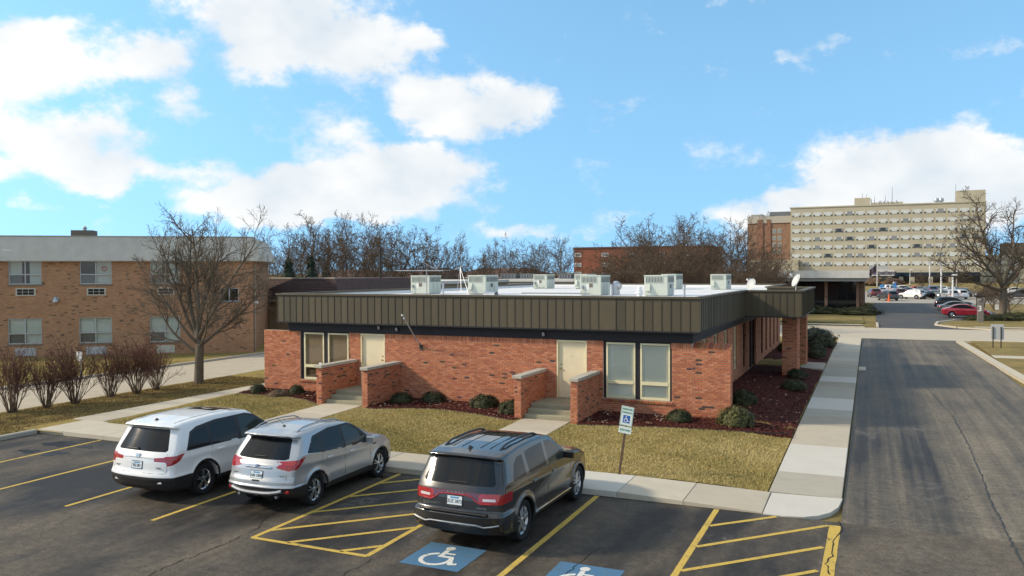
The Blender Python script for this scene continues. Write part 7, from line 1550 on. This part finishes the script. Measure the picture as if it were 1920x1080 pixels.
bush(1392, 762, .85, .70, 'dark round shrub behind the corner wing wall'); bush(1487, 731, .98, .48, 'flat evergreen between the side bed and the pavement'); bush(1494, 709, .85, .48, 'flat evergreen at the foot of the front canopy pillar')
bush(1531, 671, .95, .55, 'low evergreen nearest the rear canopy pillar'); bush(1533, 661, .95, .55, 'low evergreen between its neighbours beyond the canopy'); bush(1532, 652, 1.05, .6, 'low evergreen in front of the big rounded hedge'); bush(1470, 660, .8, .7, 'dark shrub in the shade under the canopy')
p = G(1543, 650, .2); plant('rounded_hedge', [('foliage', BX[1][0]), ('inner_branches', BX[1][1])], (p.x-.6, 57.5, .2), 'big dark rounded hedge by the street end of the pavement', 'hedge', None, .3, (1.10, 2.7, 1.0))
for x0, y0, sx, sy, sz, lab in ((-6.2, 102.6, 3.2, 1.3, .95, 'dark clipped hedge below the clinic glass'), (-10.5, 102.6, 3.0, 1.2, .9, 'dark hedge further along the clinic front'), (-1.2, 101.2, 2.4, 1.5, .85, 'dark mounded hedge at the clinic corner'), (-.2, 105, .9, 4.0, 1.1, 'hedge along the clinic end wall'), (15.5, 94.0, 4.8, 1.3, .80, 'long dark hedge below the big spreading tree'), (22.5, 93.5, 4.0, 1.3, .8, 'dark hedge continuing towards the street corner'), (10.2, 92.6, 1.6, 1.0, .6, 'small hedge at the foot of the grey sign pillar')):
    plant('clipped_hedge', [('foliage', BX[0][0]), ('inner_branches', BX[0][1])], (x0, y0, 0), lab, 'hedge', None, .0, (sx, sy, sz))
p = G(1649, 536, 0); plant('clipped_hedge', [('foliage', BXB[0]), ('inner_branches', BXB[1])], (p.x, p.y, 0), 'tan ornamental grass clump around the hospital flag pole', 'hedge', None, 0, (7.5, 4, 3.4))
# ------------------------------------------------------------------ cars across the street
SEDAN = dict(L=4.7, W=1.85, H=1.45, side=[(.14, .28), (.02, .45), (.0, .62), (.04, .86), (.12, .98), (.45, 1.03), (.62, 1.06), (1.15, 1.34), (1.6, 1.43), (2.1, 1.45), (2.6, 1.38), (3.0, 1.22), (3.42, 1.0), (3.9, .93), (4.35, .82), (4.62, .66), (4.7, .45), (4.58, .24), (.45, .22)], belt=([0, 1, 3.4, 4.7], [.98, .97, .92, .85]), crease=([0, 4.7], [.82, .74]), axles=(.95, 3.78), wr=.325, arch=.365, tumble=.27, rc=.2, crown=.04)
SUV = dict(L=4.65, W=1.88, H=1.70, side=[(.15, .34), (.02, .5), (.0, .66), (.06, .95), (.14, 1.08), (.45, 1.56), (.38, 1.62), (.75, 1.67), (1.5, 1.70), (2.1, 1.67), (2.55, 1.58), (3.4, 1.10), (4.1, 1.02), (4.5, .85), (4.65, .5), (4.5, .26), (.4, .26)], belt=([0, 1, 3.2, 4.6], [1.12, 1.10, 1.03, .95]), crease=([0, 4.6], [.98, .84]), axles=(.98, 3.72), wr=.36, arch=.40, tumble=.24, rc=.2, crown=.05)
GS = {'sedan': ([(.78, 1.03), (3.15, .965), (2.6, 1.28), (2.1, 1.385), (1.6, 1.375), (1.18, 1.27)], [(-.6, 1.07), (.6, 1.07), (.48, 1.36), (-.48, 1.36)], [(-.62, 1.02), (.62, 1.02), (.5, 1.38), (-.5, 1.38)]), 'suv': ([(.66, 1.17), (3.2, 1.06), (2.7, 1.42), (2.3, 1.56), (1.2, 1.58), (.85, 1.48)], [(-.66, 1.12), (.66, 1.12), (.54, 1.53), (-.54, 1.53)], [(-.64, 1.13), (.64, 1.13), (.54, 1.56), (-.54, 1.56)])}
def car_meshes(kind, h):
    sp = SEDAN if kind == 'sedan' else SUV; sh = Shell(sp, h).mesh(); gs, gb, gf = GS[kind]; tz = .86 if kind == 'sedan' else .98
    reg = [('rear_window', 'B', gb, M_CGLASS, {'ymax': 1.5}), ('windshield', 'F', gf, M_CGLASSF, {}), ('side_window', 'R', gs, M_CGLASS, {}), ('side_window', 'L', gs, M_CGLASS, {})]
    for sx in (1, -1):
        reg.append(('tail_lamp', 'X', lambda C, sx=sx: mx(C[:, 1]-.34, .50-sx*C[:, 0], np.abs(C[:, 2]-tz)-.075), M_TAIL, {})); reg.append(('headlight', 'X', lambda C, sx=sx: mx(sp['L']-.5-C[:, 1], .48-sx*C[:, 0], np.abs(C[:, 2]-.70-.06*(kind == 'suv'))-.075), M_CLEAR, {}))
    reg.append(('lower_trim', 'X', lambda C: C[:, 2]-.33, M_TRIM, {}))
    root = empty('parked_car', (0, 0, 0)); split_shell(sh, reg, root, P_WHITE)
    for yc in sp['axles']:
        for sx in (1, -1): wheel(root, (sx*(sp['W']/2-.13), yc, sp['wr']), sx, sp['wr'], .22, .22, (5, .15, .03), M_RIM)
    MB().box(-.55, .55, .5, sp['L']-.5, .25, .6).build('underbody', M_TRIM, root)
    for sx in (1, -1):
        p = sh.on_side(3.05, 1.0, sx); MB().bevbox(min(p.x, p.x+sx*.16), max(p.x, p.x+sx*.16), 3.0, 3.10, .97, 1.07, .02).build('mirror', P_WHITE, root)
    return root
PAINTS = {n: paint('car_paint_'+n, c, mt) for n, c, mt in (('red', (.30, .012, .028), .2), ('grey', (.10, .115, .12), .4), ('black', (.014, .014, .016), .2), ('white', (.70, .70, .69), 0), ('silver', (.42, .43, .44), .4), ('maroon', (.09, .012, .016), .2), ('beige', (.36, .33, .25), .3), ('blue', (.03, .06, .13), .3), ('bright', (.55, .02, .02), .1), ('darkgrey', (.045, .048, .05), .3))}
PROTO = {}
def park_far(kind, h, colr, loc, rz, label, group):
    key = (kind, h)
    if key not in PROTO: PROTO[key] = car_meshes(kind, h); root = PROTO[key]
    else: root = copy_tree(PROTO[key])
    root.location = loc; root.rotation_euler = (0, 0, rz); tag(root, label, 'car', group)
    for ch in root.children:
        if ch.type == 'MESH' and ch.data.materials[0] and ch.name.split('.')[0] in ('body', 'mirror'):
            if ch.data.users > 1: ch.data = ch.data.copy()
            ch.data.materials[0] = PAINTS[colr]
    return root
g1 = 'cars parked across the street'
def side_car(kind, colr, px, py, label, y=None):
    p = G(px, py, .0); park_far(kind, .045, colr, (p.x, y or p.y, .03 if p.x > 13 else 0), math.radians(-90), label, g1)     # noses towards the lawn
side_car('sedan', 'red', 1764, 594, 'deep red sedan parked nose to the lawn before the grey sign pillar', 98.5); side_car('sedan', 'grey', 1750, 583, 'grey sedan parked behind the deep red one', 107.5); side_car('suv', 'black', 1743, 576, 'black sport utility vehicle parked behind the grey sedan', 117)
far = [('suv', 'maroon', 1639, 557.5, 10, 'dark maroon vehicle showing red lamps beside the clinic end wall'), ('suv', 'darkgrey', 1665, 564, 25, 'dark grey vehicle by the orange traffic cone'), ('sedan', 'silver', 1653, 552, 12, 'silver car partly hidden behind the cone side vehicle'), ('suv', 'maroon', 1686, 558, 8, 'maroon vehicle with red lamps next to the white one'), ('suv', 'white', 1710, 561, 60, 'white crossover turned across the aisle'), ('sedan', 'black', 1735, 561, 150, 'black sedan facing the clinic beside the white crossover'), ('sedan', 'beige', 1752, 559, 185, 'beige sedan showing its nose near the tall white posts'), ('suv', 'darkgrey', 1769, 561, 175, 'dark grey vehicle below the middle white post'), ('suv', 'silver', 1780, 562, 20, 'silver vehicle beside the short white post'), ('suv', 'white', 1795, 561, 30, 'white vehicle right of the short white post'), ('suv', 'black', 1808, 557, 195, 'black vehicle at the end of the filled row'),
       ('sedan', 'bright', 1716, 548, 95, 'bright red car in the row under the hospital lawn'), ('sedan', 'darkgrey', 1727, 549, 170, 'dark car next to the bright red one'), ('suv', 'silver', 1674, 549, 5, 'pale car behind the row by the blue signs'), ('suv', 'white', 1664, 547, 10, 'white car nearest the blue signs'), ('sedan', 'black', 1700, 552, 20, 'black car between the maroon and white vehicles'), ('suv', 'grey', 1758, 550, 190, 'grey car behind the beige sedan'), ('sedan', 'white', 1770, 549, 175, 'white sedan in the rear row by the lamp posts'), ('suv', 'blue', 1745, 551, 15, 'dark blue car behind the black sedan'), ('sedan', 'silver', 1786, 551, 160, 'silver sedan behind the white vehicle'), ('suv', 'black', 1855, 560, 90, 'black vehicle under the low bare trees'), ('suv', 'darkgrey', 1915, 560, 85, 'dark vehicle right of the big tree trunk'), ('sedan', 'white', 1900, 552, 90, 'white sedan seen through the low bare branches')]
for kind, colr, px, py, deg, lab in far:
    p = G(px, py, .012); a = math.radians(deg); c = Vector((-math.sin(a), math.cos(a), 0))*2.3; park_far(kind, .075, colr, (p.x-c.x, p.y-c.y+1.5, .013), a, lab, 'cars in the hospital lot')
p = G(1699, 549, .012); park_far('suv', .075, 'white', (p.x-2.3, p.y, .013), math.radians(-88), 'white vehicle standing sideways near the bright red car', 'cars in the hospital lot')
# ------------------------------------------------------------------ posts and signs
M_WPOST = mat('white_lamp_post', (.66, .66, .64), .5); M_DPOST = mat('dark_bronze_post', (.022, .018, .014), .5)
def lamp_post(px, pyb, pyt, label, r=.16, m=M_WPOST):
    b0 = G(px, pyb, .01); d = (CAM_M[2] @ np.array([b0.x, b0.y, -CAM_H])); h_ = (pyb-pyt)/F_PX*d; t = thing('lamp_post', tuple(b0), label, 'lamp post'); MB().tube(b0, b0+Vector((0, 0, h_)), r, r*.75, 10).build('pole', m, t, smooth=True); MB().lathe([(r*2.2, 0), (r*2.2, .5), (r*1.2, .6)], 10, 'Z', tuple(b0)).build('base', M_CON[2], t); MB().bevbox(b0.x-.2, b0.x+.9, b0.y-.25, b0.y+.25, h_-.05, h_+.18, .05).build('lamp_head', m, t)
lamp_post(1743, 547, 492, 'tall white lamp post standing furthest back in the hospital lot'); lamp_post(1764.5, 561, 496, 'tall white lamp post rising behind the grey sedan'); lamp_post(1786.2, 564, 516, 'shorter white lamp post behind the deep red sedan', .17); lamp_post(1706, 536, 506, 'thin pale post on the hospital lawn', .12); lamp_post(1793.5, 540, 506, 'thin pale post behind the white vehicle', .12); lamp_post(1831, 585, 556, 'short dark post between the lawn and the low trees', .06, M_DPOST)
p0 = onY(714, 545, 58); zt = onY(714, 470, 58).z; lp = thing('lamp_post', (p0.x, 58, 0), 'dark bronze lamp post with flat head behind the roof', 'lamp post'); MB().tube((p0.x, 58, 0), (p0.x, 58, zt), .11, .09, 8).build('pole', M_DPOST, lp, smooth=True); MB().bevbox(p0.x-.45, p0.x+.12, 57.8, 58.2, zt-.02, zt+.24, .03).build('lamp_head', M_DPOST, lp)
f0 = G(1644.5, 537, 0); d_ = (CAM_M[2] @ np.array([f0.x, f0.y, -CAM_H])); fh = (537-462)/F_PX*d_; fp = thing('flagpole', tuple(f0), 'tall thin flagpole before the hospital entrance', 'flagpole'); MB().tube(f0, f0+Vector((0, 0, fh)), .14, .06, 8).build('pole', M_WPOST, fp, smooth=True); b = MB(); zz = fh*.55
for i in range(6): a0 = f0+Vector((-.1-.35*i, .15*math.sin(i*1.7), zz-.3*i)); a1 = f0+Vector((-.1-.35*(i+1), .15*math.sin((i+1)*1.7), zz-.3*(i+1))); b.face([a0, a1, a1-Vector((0, 0, 2.2)), a0-Vector((0, 0, 2.2))])
b.build('flag', mat('flag_cloth', (.05, .035, .05), .9), fp)
# grey sign pillar
m0 = G(1838, 604, .03); mp_ = thing('sign_pillar', tuple(m0), 'grey stone sign pillar with a white numeral by the far lot entrance', 'sign'); MB().bevbox(m0.x-.26, m0.x+.26, m0.y-.2, m0.y+.2, .03, 2.05, .02).build('pillar', mat('pillar_grey', (.16, .145, .13), .8), mp_); MB().lathe([(.27, 0), (.27, .1), (.17, .25), (0, .28)], 16, 'Z', (m0.x, m0.y, 2.05)).build('cap', mat('pillar_cap', (.13, .12, .115), .8), mp_, smooth=True); text('numeral', '3', .75, M_WHITEP, mp_, frame((m0.x-.06, m0.y-.21, 1.32), (1, 0, 0), (0, -1, 0)), .01, bold=True)
# the back of a street sign
s0 = G(1870, 652, .1); ss = thing('street_sign', tuple(s0), 'pale blank backed sign on two dark posts beside the driveway', 'sign'); MB().bevbox(s0.x-.36, s0.x+.36, s0.y+.03, s0.y+.05, .62, 1.58, .01).build('sign_panel', mat('sign_back', (.42, .43, .44), .5), ss)
for sx in (-.24, .20): MB().box(s0.x+sx-.03, s0.x+sx+.03, s0.y-.03, s0.y+.02, .05, 1.42).build('post', M_DPOST, ss)
b0 = G(1869, 593, .03); t = thing('street_sign', tuple(b0), 'small white plate on a thin post under the big tree', 'sign'); MB().tube(b0, b0+Vector((0, 0, 1.1)), .03, n=6).build('post', M_STEELD, t); MB().box(b0.x-.16, b0.x+.16, b0.y-.04, b0.y-.032, .75, 1.3).build('sign_panel', M_WHITEP, t)
for px, py, lab in ((1653, 551, 'small blue sign by the cars near the clinic end wall'), (1677, 550, 'small blue sign among the hospital lot cars')):
    b0 = G(px, py, .012); t = thing('street_sign', tuple(b0), lab, 'sign'); MB().tube(b0, b0+Vector((0, 0, 1.9)), .05, n=6).build('post', M_STEELD, t); MB().box(b0.x-.4, b0.x+.4, b0.y-.08, b0.y-.06, 1.35, 2.0).build('sign_panel', mat('sign_blue', (.05, .22, .50), .5), t)
b0 = G(151, 712, .05); t = thing('street_sign', (b0.x, b0.y, 0), 'white sign on a post half hidden behind the bare shrubs', 'sign'); zz = onY(151, 668, b0.y).z; MB().tube((b0.x, b0.y, 0), (b0.x, b0.y, zz), .03, n=6).build('post', M_STEELD, t); MB().box(b0.x-.17, b0.x+.17, b0.y-.05, b0.y-.035, zz-.22, zz+.22).build('sign_panel', M_WHITEP, t)
c0 = G(1666.5, 565, .012); cn = thing('traffic_cone', tuple(c0), 'orange traffic cone in front of the dark grey vehicle', 'cone'); MB().lathe([(.34, 0), (.32, .05), (.2, .07), (.05, 1.15), (0, 1.17)], 12, 'Z', tuple(c0)).build('cone_body', mat('cone_orange', (.75, .12, .02), .6), cn)
# reserved parking sign, leaning
M_SIGNW = mat('sign_white', (.62, .68, .64), .45); M_SIGNG = mat('sign_green', (.03, .22, .15), .5); M_SIGNB = mat('sign_blue_square', (.015, .10, .36), .45)
B = Vector((-5.50, 18.83, .10)); tp = onY(1178.5, 762, 18.84); ax_ = (tp-B).normalized(); X_ = Vector((ax_.z, 0, -ax_.x)).normalized()
ps = thing('parking_sign', tuple(B), 'leaning reserved parking sign on a rusty post in the lawn edge', 'sign'); MB().box(-.028, .028, -.012, .012, -.15, (tp-B).length-.05, M=frame(B, X_, ax_)).build('post', mat('rusty_post', (.09, .055, .035), .8, noise=(20, .3, 4)), ps)
def at_(u, w, dy=-.03): return B+ax_*w+X_*u+Vector((0, dy, 0))
Lp = (tp-B).length; Mt = frame(at_(0, Lp-.235), X_, (0, -1, 0)); pn = MB().bevbox(-.155, .155, -.235, .235, -.004, .004, .003, M=Mt).build('sign_panel', M_SIGNW, ps)
def strip(u0, u1, v0, v1, m, par, Mx, z=.0055): MB().box(u0, u1, v0, v1, .0042, z, M=Mx).build('sign_border', m, par)
for q in ((-.145, .145, .218, .225), (-.145, .145, -.225, -.218), (-.147, -.140, -.218, .218), (.140, .147, -.218, .218)): strip(*q, M_SIGNG, pn, Mt)
text('sign_lettering', 'RESERVED', .068, M_SIGNG, pn, Mt @ Matrix.Translation((0, .165, .006)), .001, bold=True, sx=.82); text('sign_lettering', 'PARKING', .068, M_SIGNG, pn, Mt @ Matrix.Translation((0, .085, .006)), .001, bold=True, sx=.88)
sq = MB().box(-.085, .085, -.165, .02, .0045, .0065, M=Mt).build('blue_square', M_SIGNB, pn)
isa(0, 0, 1, lambda u, v_: tuple(Mt @ Vector((u*.17, -.072+v_*.165, .008))), 0).build('wheelchair_symbol', M_WHITEP, sq)
M2_ = frame(at_(0, Lp-.235-.235-.105), X_, (0, -1, 0)); p2_ = MB().bevbox(-.155, .155, -.08, .08, -.004, .004, .003, M=M2_).build('sign_panel', M_SIGNW, ps); text('sign_lettering', '$250 FINE', .072, M_SIGNG, p2_, M2_ @ Matrix.Translation((0, 0, .006)), .001, bold=True, sx=.80)
# two people by the hospital doors
def person(px, py, label, top, trousers):
    f = G(px, py, 0); me = bpy.data.meshes.new('person'); vs = [(0, 0, .95), (0, 0, 1.2), (0, 0, 1.45), (0, 0, 1.55), (0, 0, 1.70), (.19, 0, 1.42), (.25, .03, 1.15), (.24, -.08, .92), (-.19, 0, 1.42), (-.25, -.03, 1.15), (-.24, .08, .92), (.10, 0, .88), (.11, -.12, .5), (.11, .02, .08), (.11, -.14, .04), (-.10, 0, .88), (-.11, .10, .5), (-.11, .2, .08), (-.11, .05, .04)]
    es = [(0, 1), (1, 2), (2, 3), (3, 4), (2, 5), (5, 6), (6, 7), (2, 8), (8, 9), (9, 10), (0, 11), (11, 12), (12, 13), (13, 14), (0, 15), (15, 16), (16, 17), (17, 18)]; rad = [.15, .15, .17, .06, .11, .07, .055, .045, .07, .055, .045, .10, .07, .05, .05, .10, .07, .05, .05]
    bm = bmesh.new(); sk_ = bm.verts.layers.skin.verify(); bv = [bm.verts.new(v) for v in vs]
    for v, r in zip(bv, rad): v[sk_].radius = (r, r)
    bv[0][sk_].use_root = True
    for a, b_ in es: bm.edges.new((bv[a], bv[b_]))
    bm.to_mesh(me); bm.free(); o = bpy.data.objects.new('person', me); link(o); o.location = (f.x, f.y, 0); sk = o.modifiers.new('skin', 'SKIN'); ss_ = o.modifiers.new('sub', 'SUBSURF'); ss_.levels = 1; ss_.render_levels = 1
    g = NG('person_clothes_'+label.split()[1]); z = g.xyz()[2]; c = g.mix(g.ramp(z, .90, .92), (*trousers, 1), (*top, 1)); c = g.mix(g.ramp(z, 1.52, 1.54), c, (.35, .2, .14, 1)); c = g.mix(g.ramp(z, 1.72, 1.74), c, (.03, .02, .015, 1)); me.materials.append(g.done(c, .9, .2)); tag(o, label, 'person')
person(1675.5, 537.5, 'person in white top walking near the hospital doors', (.55, .55, .55), (.05, .05, .07)); person(1679, 538, 'person in blue top walking near the hospital doors', (.08, .18, .4), (.04, .04, .06))
